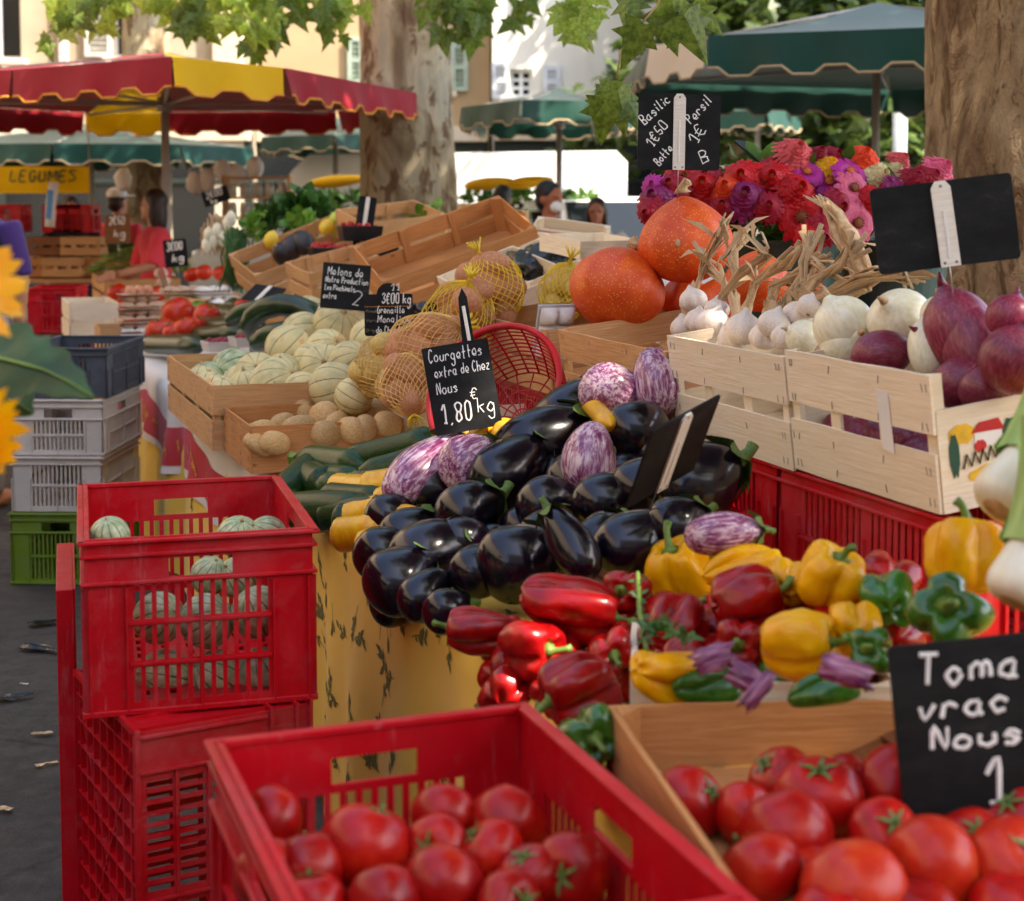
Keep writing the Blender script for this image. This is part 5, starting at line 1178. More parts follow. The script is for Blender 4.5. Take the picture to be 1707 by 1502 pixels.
pcd = slate('round-topped black price card among the potato nets', facing(P(648, 525, 4.75), R(0), R(4), R(1)), .148, .128,
      [('3€00 kg', -.022, .035, .03, dict(fit=.092, wd=.0017)), ('Grenaille', -.036, .006, .022, dict(fit=.085)), ('Monalisa', -.036, -.022, .022, dict(fit=.1)), ('de Chez Nous', -.04, -.055, .02, dict(fit=.108)), ('11', .005, .075, .02), ('Produit', -.07, .008, .009, dict(mat='chalk_dim', wd=.0006)), ('Variete', -.07, -.02, .009, dict(mat='chalk_dim', wd=.0006)), ('Origine', -.07, -.05, .009, dict(mat='chalk_dim', wd=.0006))], None, .1, .008, top=(0, .036), wd=.0013, seed=7)
link('gold_line', MB().bbox((0, -.003, .026), (.146, .0012, .0014), .0003).mesh(), pcd, None, M['sprig_gold'])

# ---------------------------------------------------------------- far display: tilted crates behind the nets
def tilted(px, py, Y, x, z): return frame(P(px, py, Y), Vector(x), Vector(z))
wood_crate('empty wooden crate tilted up to the right behind the nets', tilted(752, 452, 6.0, (.86, .25, .30), (-.30, -.42, .86)), .62, .40, .15, 'wood_orange', 2, 2, gap=.012, post=.035)
wood_crate('wooden crate on edge right behind the tilted empty crate', tilted(812, 420, 6.6, (.95, -.2, -.1), (-.1, -.5, .86)), .30, .28, .14, 'wood_tan', 1, 1)
wood_crate('tilted wooden crate with lettuces, lemons and avocados', tilted(520, 450, 7.3, (.84, .35, .33), (-.33, -.36, .86)), .62, .42, .15, 'wood_tan', 2, 2, gap=.016, post=.035)
wood_crate('wooden crate tipped on its side beside the black baskets', tilted(652, 400, 7.4, (.8, .5, .1), (-.5, -.45, .5)), .42, .32, .14, 'wood_tan', 2, 1)
wood_crate('small wooden crate end below the cherry tomatoes', tilted(560, 480, 6.6, (.8, .45, .2), (-.25, -.3, .9)), .32, .26, .13, 'wood_tan', 2, 2)
wood_crate('pale shallow crate holding the black plastic bag', tilted(905, 470, 5.5, (-.30, .85, .05), (-.35, -.2, .9)), .55, .26, .09, 'wood_pale', 1, 1, struts=0)
wood_crate('pale flat crate lid behind the black bag', tilted(950, 400, 6.2, (.95, -.25, -.12), (0, -.5, .86)), .30, .14, .05, 'wood_pale', 1, 1, struts=0)
wood_crate('long pale crate running beneath the black bag', tilted(850, 500, 5.3, (-.3, .9, .1), (-.3, -.2, .9)), .6, .3, .1, 'wood_pale', 1, 1, struts=0)
wood_crate('tan crate under the far tilted crates, left', frame(W(4.6, .85, TZ + .008), SD), .8, .7, .26, 'wood_tan', 2, 2)
wood_crate('tan crate under the far tilted crates, right', frame(W(3.7, 1.0, TZ + .008), SD), .8, .6, .24, 'wood_tan', 2, 2)
def bag_fn(a_, v_):
    th = PI * v_; d = Vector((math.sin(th) * math.cos(a_), math.sin(th) * math.sin(a_), math.cos(th)))
    return Vector((d.x * .13, d.y * .17, d.z * .075)) * (1 + .22 * fbm(d * 2.2) + .12 * abs(fbm(d * 6)))
tag(link('plastic_bag', MB().surf(bag_fn, 48, 30).mesh(smooth=True), None, Matrix.Translation(P(903, 445, 5.5)), M['bag']), 'crumpled black plastic bag in the pale crate', 'bag')
for i, (x, y) in enumerate([(690, 522), (712, 518)]): aubergine('small dark aubergine in the pale crate behind the price card, %s' % ['left', 'right'][i], P(x, y, 5.4), .035, (.9, .3, .1), 1, group='small aubergines behind the card')
# lettuces
def lettuce(label, loc, r, mat, n=90, group=None):
    o = thing('lettuce', label, 'lettuce', Matrix.Translation(loc), group); mb = MB(); q = random.Random(int(loc[0] * 999))
    leaf_cluster(mb, (0, 0, 0), (r, r, r * .8), n, r * .75, 1, .5, q, .9); link('leaves', mb.mesh(smooth=True), o, None, M[mat])
    link('heart', MB().surf(lambda a_, v_: Vector((math.sin(PI * v_) * math.cos(a_), math.sin(PI * v_) * math.sin(a_), math.cos(PI * v_) * .8)) * r * .62, 12, 8).mesh(smooth=True), o, None, M[mat])
for x, y, Y, r, m_, lb in [(718, 372, 7.6, .085, 'lettuce', 'frilly light green lettuce in front of the plane trunk'), (470, 365, 7.9, .10, 'herb', 'dark green lettuce, left in the far crate'), (515, 350, 8.0, .11, 'herb', 'dark leafy green, right in the far crate'), (430, 375, 7.9, .07, 'lettuce', 'small lettuce at the left end of the far crate'), (500, 372, 7.8, .07, 'lettuce', 'yellow-green lettuce between the dark greens')]:
    lettuce(lb, P(x, y, Y), r, m_)
ball = lambda: mk('ball', lambda: MB().surf(lambda a_, v_: Vector((math.sin(PI * v_) * math.cos(a_), math.sin(PI * v_) * math.sin(a_), math.cos(PI * v_) * (1 - .12 * math.sin(PI * v_) ** 4))), 16, 10).mesh('ball', smooth=True))
def fruit(name, label, loc, r, mat, cat, group, sc=(1, 1, 1)):
    o = tag(link(name, ball(), None, Matrix.Translation(loc) @ Matrix.Rotation(rnd.uniform(0, 6), 4, 'Z') @ Matrix.Rotation(rnd.uniform(-1, 1), 4, 'Y') @ Matrix.Diagonal((r * sc[0], r * sc[1], r * sc[2], 1)), M[mat]), label, cat, group)
    link('stalk_tip', mk('tip', lambda: MB().tube([(0, 0, .94), (0, 0, 1.12)], [.16, .10], 6).mesh(smooth=True)), o, None, M['dry'])
    return o
for i, (x, y) in enumerate([(545, 378), (452, 400)]): fruit('lemon', 'yellow lemon in the far crate, %s' % ['beside the green apples', 'near its left end'][i], P(x, y, 7.4), .036, 'lemon', 'lemon', 'lemons', (1, 1, 1.25))
for i, (x, y) in enumerate([(563, 366), (575, 372), (560, 380)]): fruit('apple', 'yellow-green apple in the far crate, %s' % ordinal(i, 3), P(x, y, 7.45), .042, 'apple', 'apple', 'green apples')
for i, (x, y) in enumerate([(485, 415), (505, 405), (475, 425)]): fruit('avocado', 'dark avocado in the far crate, %s' % ordinal(sorted([485, 505, 475]).index(x), 3), P(x, y, 7.2), .055, 'avocado', 'avocado', 'avocados', (1, 1, 1.3))
# black punnets and basket
def punnet(label, loc, yaw, w, d, h, mat, fruits=None, group=None, n=24, fr=.012):
    o = thing('punnet', label, 'punnet', Matrix.Translation(loc) @ Matrix.Rotation(yaw, 4, 'Z'), group); mb = MB()
    for x0, y0, x1, y1 in ((-1, -1, 1, -1), (1, -1, 1, 1), (1, 1, -1, 1), (-1, 1, -1, -1)):
        k = 1.12; mb.add([(x0 * w / 2, y0 * d / 2, 0), (x1 * w / 2, y1 * d / 2, 0), (x1 * w / 2 * k, y1 * d / 2 * k, h), (x0 * w / 2 * k, y0 * d / 2 * k, h)], [(0, 1, 2, 3)])
    mb.add([(-w / 2, -d / 2, 0), (w / 2, -d / 2, 0), (w / 2, d / 2, 0), (-w / 2, d / 2, 0)], [(0, 1, 2, 3)])
    b_ = link('tray', mb.mesh(), o, None, M[mat]); md = b_.modifiers.new('thick', 'SOLIDIFY'); md.thickness = .003
    rm = [(-w / 2 * 1.12, -d / 2 * 1.12, h), (w / 2 * 1.12, -d / 2 * 1.12, h), (w / 2 * 1.12, d / 2 * 1.12, h), (-w / 2 * 1.12, d / 2 * 1.12, h)]
    link('rim', MB().tube(rm + rm[:1], .0035, 5, False).mesh(), o, None, M[mat])
    if fruits:
        nm, fm, lb = fruits; c_ = Vector(loc)
        for i in range(n):
            p = c_ + Matrix.Rotation(yaw, 3, 'Z') @ Vector((rnd.uniform(-.46, .46) * w, rnd.uniform(-.46, .46) * d, h * rnd.uniform(.75, 1.25)))
            tag(link(nm, ball(), None, Matrix.Translation(p) @ Matrix.Diagonal((fr * rnd.uniform(.85, 1.1),) * 3 + (1,)), M[fm]), lb, nm.replace('_', ' '), lb)
    return o
punnet('black punnet of cherry tomatoes, left of the black basket', P(552, 432, 6.9), .3, .17, .11, .05, 'black_plastic', ('cherry_tomato', 'tomato', 'cherry tomato in the left black punnet'), n=32, fr=.016)
punnet('empty black punnet beside the tipped crate', P(630, 425, 6.9), .3, .15, .10, .05, 'black_plastic')
punnet('tilted black basket of red berries under the slate handle', P(600, 400, 7.0), .3, .16, .12, .06, 'black_plastic', ('cherry_tomato', 'tomato', 'cherry tomato in the tilted black basket'), n=16, fr=.014)
sl = slate('narrow black slate standing up in the black basket', facing(P(608, 372, 7.0), R(0), R(5), R(-8)), .08, .24, (), (.018, 0), .02, .01)
# ---------------------------------------------------------------- far left of the stall
def gourd(label, pts, r):
    o = tag(link('gourd', MB().tube(pts, [r * k for k in (.35, .8, .95, 1, 1, 1.02, 1.0, .85, .4)], 16).mesh(smooth=True), None, None, M['cucumber']), label, 'gourd', 'long dark gourds')
    o2 = link('stalk', MB().tube([pts[0] + (pts[0] - pts[1]) * .0, pts[0] + (pts[0] - pts[1]) * .35], [r * .3, r * .25], 6).mesh(smooth=True), o, None, M['stem_green'])
def arc(x, y, rx, ry, a0, a1, Y): return [P(x + rx * math.cos(R(a0 + (a1 - a0) * i / 8)), y - ry * math.sin(R(a0 + (a1 - a0) * i / 8)), Y - .02 * i) for i in range(9)]
gourd('long dark gourd curled in a hoop behind the melons', arc(473, 548, 60, 40, 200, -10, 6.3), .046)
gourd('dark gourd lying in front of the curled one', arc(480, 590, 60, 34, 165, 30, 6.2), .05)
gourd('dark gourd behind, nearest the tilted slate', arc(440, 545, 60, 30, 170, 60, 6.6), .04)
CU = [((236, 572), (335, 576), 13, 'dark cucumber lying at the edge of the white cloth'), ((325, 548), (432, 546), 15, 'long cucumber above the raspberries'), ((300, 562), (400, 556), 12, 'cucumber half under the long one'), ((355, 522), (405, 528), 13, 'short cucumber behind the long one'), ((385, 508), (425, 540), 14, 'cucumber propped against the curled gourd'), ((400, 560), (445, 552), 12, 'cucumber right of the raspberries')]
for i, (a_, b_, r, lb) in enumerate(CU):
    p, q = RP(*a_, .80, .36), RP(*b_, .80, .36); courgette(lb, p, q, r * p.y / FPX, i % 3, 'cucumber', 'cucumber', 'cucumbers at the far end', roll=i)
FT = [(298, 524, 30), (268, 552, 26), (345, 527, 23), (312, 548, 22), (290, 553, 20), (195, 487, 17), (198, 511, 15), (262, 490, 15), (320, 458, 14), (340, 454, 14), (368, 455, 14), (404, 508, 14), (330, 540, 16), (218, 530, 13)]
FT.sort()
for i, (x, y, r) in enumerate(FT):
    l = RP(x, y, .84, .40); tomato('%sred tomato at the far end of the stall, %s' % ('large ' if r > 25 else '', ordinal(i, len(FT))), l, r * l.y / FPX, (rnd.uniform(-.5, .5), -.2, .8), i % 4, True, 'tomato_orange', 'far tomatoes')
EB = [(232, 556, 'card_white', 'bottom box of the egg box stack'), (232, 536, 'card', 'third egg box down in the stack'), (232, 514, 'card', 'second egg box down in the stack'), (305, 488, 'card', 'egg box left of the pair beneath the tomatoes'), (358, 488, 'card_white', 'egg box right of the pair beneath the tomatoes'), (285, 513, 'card', 'egg box left of the green one'), (332, 513, 'card_green', 'green egg box'), (380, 508, 'card_white', 'white egg box leaning by the chives')]
base = RP(232, 556, .80, .40).y
for i, (x, y, m_, lb) in enumerate(EB):
    egg_box('%s on the far cloth' % lb, P(x, y, base + (0 if x == 232 else .35)), TH + .2, .20, m_, 'egg boxes')
egg_box('open egg box of brown eggs on top of the stack', P(232, 490, base), TH + .2, .20, 'card', 'egg boxes', eggs=True)
egg_box('empty egg box lid standing upright behind the stack', P(272, 470, base + .4), 0.3, .15, 'card', 'egg boxes', tilt=R(75))
for i, (x, y) in enumerate([(368, 583), (414, 576)]):
    l = RP(x, y, .775, .36); punnet('%s white punnet of raspberries by the melons' % ['left', 'right'][i], l, .5, .125, .10, .035, 'white_plastic', ('raspberry', 'raspberry', 'raspberry in the %s white punnet' % ['left', 'right'][i]), n=46, fr=.0115)
def bean_pile(label, px, py, w, h, n, seed, mat='bean', Y=None):
    r = random.Random(seed); mb = MB(); c_ = RP(px, py, .85, .40) if not Y else P(px, py, Y); Y = c_.y
    for i in range(n):
        a_ = r.uniform(0, 6.3); q = math.sqrt(r.random()); p = c_ + Vector((pxs(w, Y) * q * math.cos(a_), .12 * q * math.sin(a_), pxs(h, Y) * (1 - q * q) * .9 - .03 + r.uniform(0, .01)))
        b_ = r.gauss(0, .7); d = Vector((math.cos(b_), math.sin(b_), r.uniform(-.2, .2))) * r.uniform(.05, .09); mb.tube([p - d, p + Vector((0, 0, .008)), p + d], [.002, .0045, .002], 5)
    tag(link('green_beans', mb.mesh(smooth=True), None, None, M[mat]), label, 'beans', kind='stuff')
bean_pile('heap of thin green beans in the far crate', 235, 448, 82, 46, 300, 1); bean_pile('heap of flat green beans further back', 205, 425, 66, 26, 240, 2, 'herb'); bean_pile('pinkish bean pods between the green heaps', 215, 448, 45, 14, 60, 3, 'potato_red')
fy = RP(160, 520, .80, .40).y
wood_crate('wooden crate of beans, upper at the far left end', frame(RP(225, 455, .85, .40) * Vector((1, 1, 0)) if False else Vector((RP(225, 452, .85, .40).x, RP(225, 452, .85, .40).y, .78)), SD), .9, .5, .20, 'wood_tan', 2, 2)
wood_crate('pale wooden crate at the far left edge above the egg boxes', frame(P(150, 560, 8.6), SD), .55, .26, .20, 'wood_pale', 2, 2, gap=.02)
wood_crate('wooden crate corner left of the egg box stack', frame(P(196, 585, 8.0), SD), .34, .20, .13, 'wood_tan', 1, 1)
wood_crate('wooden crate of tomatoes behind the egg boxes', frame(Vector((P(330, 485, 9.2).x, 9.2, .76)), SD), .5, .4, .2, 'wood_tan', 1, 1)
# chives and spring onions
def bunch(name, label, px, py0, py1, Y, w, n, mat, seed, cat):
    r = random.Random(seed); o = thing(name, label, cat); mb = MB()
    for i in range(n):
        x = px + r.gauss(0, w * .5); t_ = P(px + r.gauss(0, w * .35), py0 + r.uniform(0, 25), Y + r.uniform(-.05, .05)); b_ = P(x, py1 - r.uniform(0, 30), Y + r.uniform(-.08, .08)); m_ = t_.lerp(b_, .5) + Vector((r.uniform(-.03, .03), 0, 0)); mb.tube([t_, m_, b_], [.003, .0045, .001], 4)
    s_ = link('stalks', mb.mesh(smooth=True), o, None, M[mat]); s_['kind'] = 'stuff'
    link('tie', MB().tube([P(px + w * .5 * math.cos(i * PI / 6), py0 + 22, Y + .04 * math.sin(i * PI / 6)) for i in range(13)], .004, 5).mesh(smooth=True), o, None, M['dry'])
bunch('chive_bunch', 'hanging bunch of dark green chives beside the far crate', 393, 378, 490, 7.9, 26, 220, 'herb', 4, 'chives')
for i, (x, y) in enumerate([(348, 392), (362, 385), (356, 402), (372, 398), (345, 408), (380, 372), (385, 365)]): onion('small white onion hanging in the bunch near the chives', P(x, y, 8.2), .028, (0, 0, 1), 2, group='small white onions in the hanging bunch', roots=False)
bunch('onion_straw', 'dry stalks of the hanging onion bunch near the chives', 360, 355, 430, 8.25, 26, 90, 'dry', 5, 'onion stalks')
slate('black slate tipped back above the curled gourd', facing(P(440, 490, 6.7), R(-15), R(60), R(-12)), .16, .12, (), (.02, 0), .03)
slate('small black slate chalked in the stall behind the beans', facing(P(293, 422, 9.6), R(8), R(8), R(6)), .14, .17, [('3€00', -.055, .02, .05, dict(fit=.1)), ('kg', -.03, -.05, .045)], None, .1, wd=.004, seed=12)
slate('grey chalked slate in front of the woman in red', facing(P(196, 382, 10.4), R(0), R(5), R(2)), .17, .19, [('2€50', -.06, .03, .05, dict(fit=.11)), ('kg', -.03, -.05, .05)], None, .15, wd=.004, seed=13, mat='wood_dark')
slate('small diamond-hung chalk slate under the red parasol', facing(P(360, 327, 10.5), R(0), R(0), R(18)), .18, .10, [('2€00', -.07, .0, .04, dict(fit=.12)), ('kg', -.05, -.04, .03)], None, .12, wd=.004, seed=14)

# ---------------------------------------------------------------- stacked produce crates by the aisle
gx = RZ(20, 975, 0); crt = [('green_plastic', .285, 'green slatted crate at the bottom of the aisle stack'), ('white_plastic', .218, 'lower white slatted crate in the aisle stack'), ('white_plastic', .222, 'upper white slatted crate in the aisle stack'), ('grey_plastic', .20, 'dark grey crate on top of the aisle stack')]
z = .002
for i, (m_, h_, lb) in enumerate(crt):
    plastic_crate(lb, frame((gx.x + .185 + .006 * i + (.01 if i == 3 else 0), gx.y + .27 + .01 * i, z), Vector((.03, 1, 0))), .54, .355, h_, m_, slot=.010, bar=.007, rows=2, handle=i in (0, 2)); z += h_ + .003
plastic_crate('red crate on the far ground beyond the aisle stack', frame(P(82, 555, 9.0) + Vector((0, .2, 0)), Vector((-.1, 1, 0))), .4, .27, .26, 'red_plastic', rows=2)
wood_crate('wooden box under the far red crate', frame(Vector((P(82, 555, 9.0).x, 9.2, .002)), Vector((-.1, 1, 0))), .42, .30, P(82, 555, 9.0).z - .006, 'wood_dark', 3, 3)

# ---------------------------------------------------------------- sunflowers at the left edge
def sunflower(label, c_, r, d, foot):
    s_ = thing('sunflower', label, 'sunflower', along(c_, d, .3, 1)); inv = LM[s_.name].inverted(); q = random.Random(int(c_.z * 1000))
    link('disc', MB().surf(lambda a_, v_: Vector((r * .48 * math.sin(PI * v_) * math.cos(a_), r * .48 * math.sin(PI * v_) * math.sin(a_), r * .12 * math.cos(PI * v_))), 24, 10).mesh(smooth=True), s_, None, M['sun_disc'])
    for i in range(30):
        a_ = i * 2 * PI / 30 * 1.0 + q.uniform(-.1, .1); L = r * q.uniform(.5, .68); w_ = r * .13; lay = i % 2; dd = Vector((math.cos(a_), math.sin(a_), 0)); ss = Vector((-dd.y, dd.x, 0)); b_ = q.uniform(-.15, .3); vs = []
        for f, wf in ((0, .5), (.35, 1), (.7, .85), (1, .05)):
            o = dd * (r * .42 + L * f) + Vector((0, 0, -r * .03 * lay + b_ * L * f * f * .6)); vs += [o - ss * w_ * wf, o + ss * w_ * wf + Vector((0, 0, .0))]
        link('petal', MB().add(vs, [(0, 1, 3, 2), (2, 3, 5, 4), (4, 5, 7, 6)]).mesh(smooth=True), s_, None, M['sun_petal'])
    link('stem', MB().tube([Vector((0, 0, -r * .1)), inv @ (c_ + Vector((-.03, .05, -.12))), inv @ foot], .009, 8).mesh(smooth=True), s_, None, M['stem_green'])
    link('bracts', MB().surf(lambda a_, v_: Vector((r * .46 * math.sin(PI * v_) * math.cos(a_), r * .46 * math.sin(PI * v_) * math.sin(a_), -r * .08 + r * .1 * math.cos(PI * v_))), 20, 8).mesh(smooth=True), s_, None, M['sun_leaf'])
    return s_
foot = Vector((-.85, 2.0, .35))
s1 = sunflower('upper sunflower cut off by the left frame edge', P(-66, 480, 1.55), .066, (.55, -.75, .25), foot)
s2 = sunflower('lower sunflower at the left edge below the big leaf', P(-66, 738, 1.50), .066, (.55, -.6, -.35), foot + Vector((.02, -.05, 0)))
def big_leaf(parent, pts, w_):
    inv = LM[parent.name].inverted(); n = len(pts); K = 36; m = 10
    def at_(u):
        q = u * (n - 1); i = min(int(q), n - 2); f = q - i; return pts[i].lerp(pts[i + 1], f), w_[i] + (w_[i + 1] - w_[i]) * f, (pts[i + 1] - pts[i]).normalized()
    def fn(u, v):
        p, w2, t_ = at_(u); s_ = t_.cross(Vector((0, -.75, .65))).normalized(); k = 2 * v - 1; w2 *= 1 + .10 * math.sin(u * 34) * abs(k) + .08 * fbm((u * 9, k * 2, 1))
        z_ = -.16 * abs(k) * w2 + .05 * w2 * math.sin(14 * (u + abs(k) * .35)) * abs(k)
        return inv @ (p + s_ * (k * w2) + Vector((0, -.75, .65)) * z_)
    lf = link('leaf', MB().grid(fn, K, m).mesh(smooth=True), parent, None, M['sun_leaf'])
    link('midrib', MB().tube([fn(q / 14, .5) + (inv.to_3x3() @ Vector((0, -.0015, .0013))) for q in range(15)], [.0028 - .0001 * q for q in range(15)], 5).mesh(smooth=True), lf, None, M['stem_green'])
big_leaf(s2, [P(-60, 590, 2.0), P(-15, 595, 1.98), P(30, 606, 1.95), P(75, 618, 1.93), P(120, 640, 1.9), P(156, 664, 1.88)], [.05, .062, .054, .038, .02, .001])
big_leaf(s2, [P(-50, 640, 2.05), P(-10, 655, 2.03), P(25, 672, 2.0), P(55, 690, 1.98)], [.04, .045, .03, .002])
bucket('dark bucket of sunflowers outside the left frame edge', (-.85, 2.0, .002), .16, .4)
# litter on the ground
for i, (x, y, w_, m_, lb) in enumerate([(80, 1040, .07, 'bag', 'strip of torn black plastic on the asphalt'), (75, 1085, .09, 'bag', 'thin dark scrap of plastic lower on the asphalt'), (78, 1276, .03, 'dry', 'crumpled pale scrap beside the red crates'), (40, 1142, .014, 'paper', 'tiny white scrap on the asphalt'), (2, 1350, .03, 'dry', 'brownish scrap at the left frame edge'), (70, 1225, .03, 'dry', 'dry leaf on the asphalt'), (22, 1165, .06, 'bag', 'dark stain-like scrap near the frame edge')]):
    g_ = RZ(x, y, .004); q = random.Random(i)
    fn = lambda u, v: Vector(((u - .5) * w_ * 2, (v - .5) * w_ * .55 * (1 + .5 * math.sin(u * 5 + i)), .004 + w_ * .12 * (fbm((u * 3 + i, v * 3, i)) + .6)))
    tag(link('litter', MB().grid(fn, 9, 5).mesh(smooth=True), None, Matrix.Translation(g_) @ Matrix.Rotation(q.uniform(-.6, .6), 4, 'Z'), M[m_]), lb, 'litter', 'scraps on the ground')
# ---------------------------------------------------------------- buildings
def render_wall(name, a, b, sc=.8):
    t = NT(name); n1 = t.noise(sc, 5, .6); c = t.ramp(n1, [(.3, a), (.7, b)]); n2 = t.noise(3, 4, .7, (1, 1, .15)); c = t.mix(t.ramp(n2, [(.55, (0, 0, 0)), (.75, (.35, .35, .35))]), c, tuple(x * .72 for x in a))
    return t.done(c, .9, .2, t.noise(30, 3), .2, .01)
M['wall_cream'] = render_wall('cream_render', hexc(166, 148, 126), hexc(190, 174, 152)); M['wall_beige'] = render_wall('ochre_render', hexc(170, 144, 110), hexc(188, 164, 130)); M['wall_white'] = render_wall('white_render', hexc(226, 220, 204), hexc(240, 236, 224))
M['shutter_grey'] = simple('grey_shutter', hexc(190, 188, 182), .6); M['shutter_green'] = simple('pale_green_shutter', hexc(160, 176, 160), .6); M['shutter_white'] = simple('white_shutter', hexc(214, 218, 222), .6)
M['roof'] = simple('clay_tiles', hexc(168, 100, 70), .8); M['trim_stone'] = render_wall('stone_trim', hexc(200, 186, 160), hexc(222, 210, 190))
t = NT('window_glass'); M['glass'] = t.done((.015, .018, .02), .12, .3)
M['shop_dark'] = simple('dark_green_joinery', hexc(30, 42, 38), .7)
YB = 22.0
def building(label, x0, x1, mat, z1, wins, y0=YB, depth=6, open_=()):
    b_ = thing('building', label, 'building'); X0, X1 = P(x0, 330, y0).x, P(x1, 330, y0).x
    hs = []
    for (wx0, wx1, wy0, wy1, kind, sm_) in wins:
        if kind in ('win', 'open'):
            a_, c_ = P(wx0, wy1, y0), P(wx1, wy0, y0); hs.append((a_.x - (X0 + X1) / 2, c_.x - (X0 + X1) / 2, a_.z, c_.z))
    mb = MB(); slotted(mb, X1 - X0, z1, .3, hs)
    link('facade', mb.mesh(), b_, Matrix.Translation(((X0 + X1) / 2, y0 + .15, 0)), M[mat])
    mb = MB(); mb.box(((X0 + X1) / 2, y0 + depth / 2 + .32, z1 / 2), (X1 - X0, depth, z1)); link('wall', mb.mesh(), b_, None, M[mat])
    link('roof', MB().slab([(X0 - .3, y0 - .4, z1), (X1 + .3, y0 - .4, z1), (X1 + .3, y0 + depth, z1 + 1.6), (X0 - .3, y0 + depth, z1 + 1.6)], -.15, (0, 0, 1)).mesh(), b_, None, M['roof'])
    sf_ = link('shopfront', MB().box(((X0 + X1) / 2, y0 - .06, 1.2), (X1 - X0 - .04, .1, 2.4)).mesh(), b_, None, M['shop_dark']); k_ = max(2, int((X1 - X0) / 1.5))
    for q in range(k_): link('shop_window', MB().box((X0 + (X1 - X0) * (q + .5) / k_, y0 - .115, 1.15), ((X1 - X0) / k_ - .25, .02, 1.9)).mesh(), sf_, None, M['glass']); link('transom', MB().bbox((X0 + (X1 - X0) * (q + .5) / k_, y0 - .135, 1.75), ((X1 - X0) / k_ - .25, .03, .06), .005).mesh(), sf_, None, M['shop_dark'])
    link('fascia', MB().bbox(((X0 + X1) / 2, y0 - .12, 2.42), (X1 - X0 - .06, .16, .22), .01).mesh(), sf_, None, M['trim_stone'])
    for (wx0, wx1, wy0, wy1, kind, sm_) in wins:
        a_, c_ = P(wx0, wy1, y0), P(wx1, wy0, y0); w_, h_ = c_.x - a_.x, c_.z - a_.z; cx = (a_.x + c_.x) / 2
        if kind in ('win', 'open'):
            wn_ = link('window', MB().box((cx, y0 + .22, a_.z + h_ / 2), (w_, .02, h_)).mesh(), b_, None, M['glass'])
            fr = MB(); q = .05
            for dx in (-w_ / 2 + q / 2, 0, w_ / 2 - q / 2): fr.box((cx + dx, y0 + .17, a_.z + h_ / 2), (q, .05, h_ - .001))
            for k in range(4): fr.box((cx, y0 + .168, a_.z + q / 2 + (h_ - q) * k / 3), (w_ - .002, .04, q * .8))
            link('frame', fr.mesh(), wn_, None, M['shutter_white'])
            link('sill', MB().bbox((cx, y0 - .05, a_.z - .05), (w_ + .2, .16, .08), .01).mesh(), wn_, None, M['trim_stone'])
        else:
            s_ = MB(); q = .06; s_.box((cx - w_ / 2 + q / 2, y0 - .04, a_.z + h_ / 2), (q, .05, h_)); s_.box((cx + w_ / 2 - q / 2, y0 - .04, a_.z + h_ / 2), (q, .05, h_))
            for k in range(3): s_.box((cx, y0 - .041, a_.z + q / 2 + (h_ - q) * k / 2), (w_ - .002, .045, q))
            so = link('shutter', s_.mesh(), b_, None, M[sm_]); n_ = max(4, int(h_ / .075)); lm = MB().box((0, 0, 0), (w_ - 2 * q, .012, .065), Matrix.Rotation(R(38), 3, 'X')).mesh('louvre')
            for k in range(n_): link('louvre', lm, so, Matrix.Translation((cx, y0 - .03, a_.z + q + (h_ - 2 * q) * (k + .5) / n_)), M[sm_])
    return b_
building('cream house behind the red parasol with white window at far left', -420, 425, 'wall_cream', 9.5, [(-45, 28, -260, 98, 'win', None), (143, 183, -170, 95, 'sh', 'shutter_grey'), (186, 226, -170, 95, 'win', None), (229, 269, -170, 95, 'sh', 'shutter_grey'), (-300, -240, -260, 98, 'win', None)])
link('pilaster', MB().bbox((P(385, 330, YB).x, YB - .06, 4.7), (.42, .14, 9.4), .01).mesh(), bpy.data.objects['building'], None, M['trim_stone']); link('pilaster', MB().bbox((P(112, 330, YB).x, YB - .04, 4.7), (.12, .1, 9.4), .01).mesh(), bpy.data.objects['building'], None, M['shutter_grey'])
building('ochre house behind the central plane trunk with green shutters', 429, 817, 'wall_beige', 8.6, [(580, 606, 62, 140, 'sh', 'shutter_green'), (608, 640, 62, 140, 'win', None), (752, 780, 72, 152, 'sh', 'shutter_green'), (715, 750, 72, 152, 'win', None), (685, 712, 72, 152, 'sh', 'shutter_green'), (642, 668, 62, 140, 'sh', 'shutter_green')], y0=YB + .3)
building('white sunlit house right of the plane trunk', 821, 1190, 'wall_white', 8.9, [(850, 888, 115, 162, 'win', None), (820, 848, 105, 165, 'sh', 'shutter_white'), (905, 934, 110, 165, 'sh', 'shutter_white'), (860, 898, -70, 14, 'sh', 'shutter_grey'), (1010, 1050, 100, 165, 'win', None)], y0=YB - .2)
for lb_, bx_, by_, bl_, bd_, bh_ in (('unseen house added behind the photographer to block sky light', 5.5, -12, 19, 6, 9.5), ('house closing the square on the left', -11.5, 5, 6, 34, 9.5)):  # the first house is out of view, added to cut frontal sky light
    hb = thing('building', lb_, 'building', Matrix.Translation((bx_, by_, 0))); link('wall', MB().box((0, 0, bh_ / 2), (bl_, bd_, bh_)).mesh(), hb, None, M['wall_cream']); link('roof', MB().slab([(-bl_ / 2 - .3, -bd_ / 2 - .3, bh_), (bl_ / 2 + .3, -bd_ / 2 - .3, bh_), (bl_ / 2 + .3, bd_ / 2 + .3, bh_), (-bl_ / 2 - .3, bd_ / 2 + .3, bh_)], -.3, (0, 0, 1)).mesh(), hb, None, M['roof'])

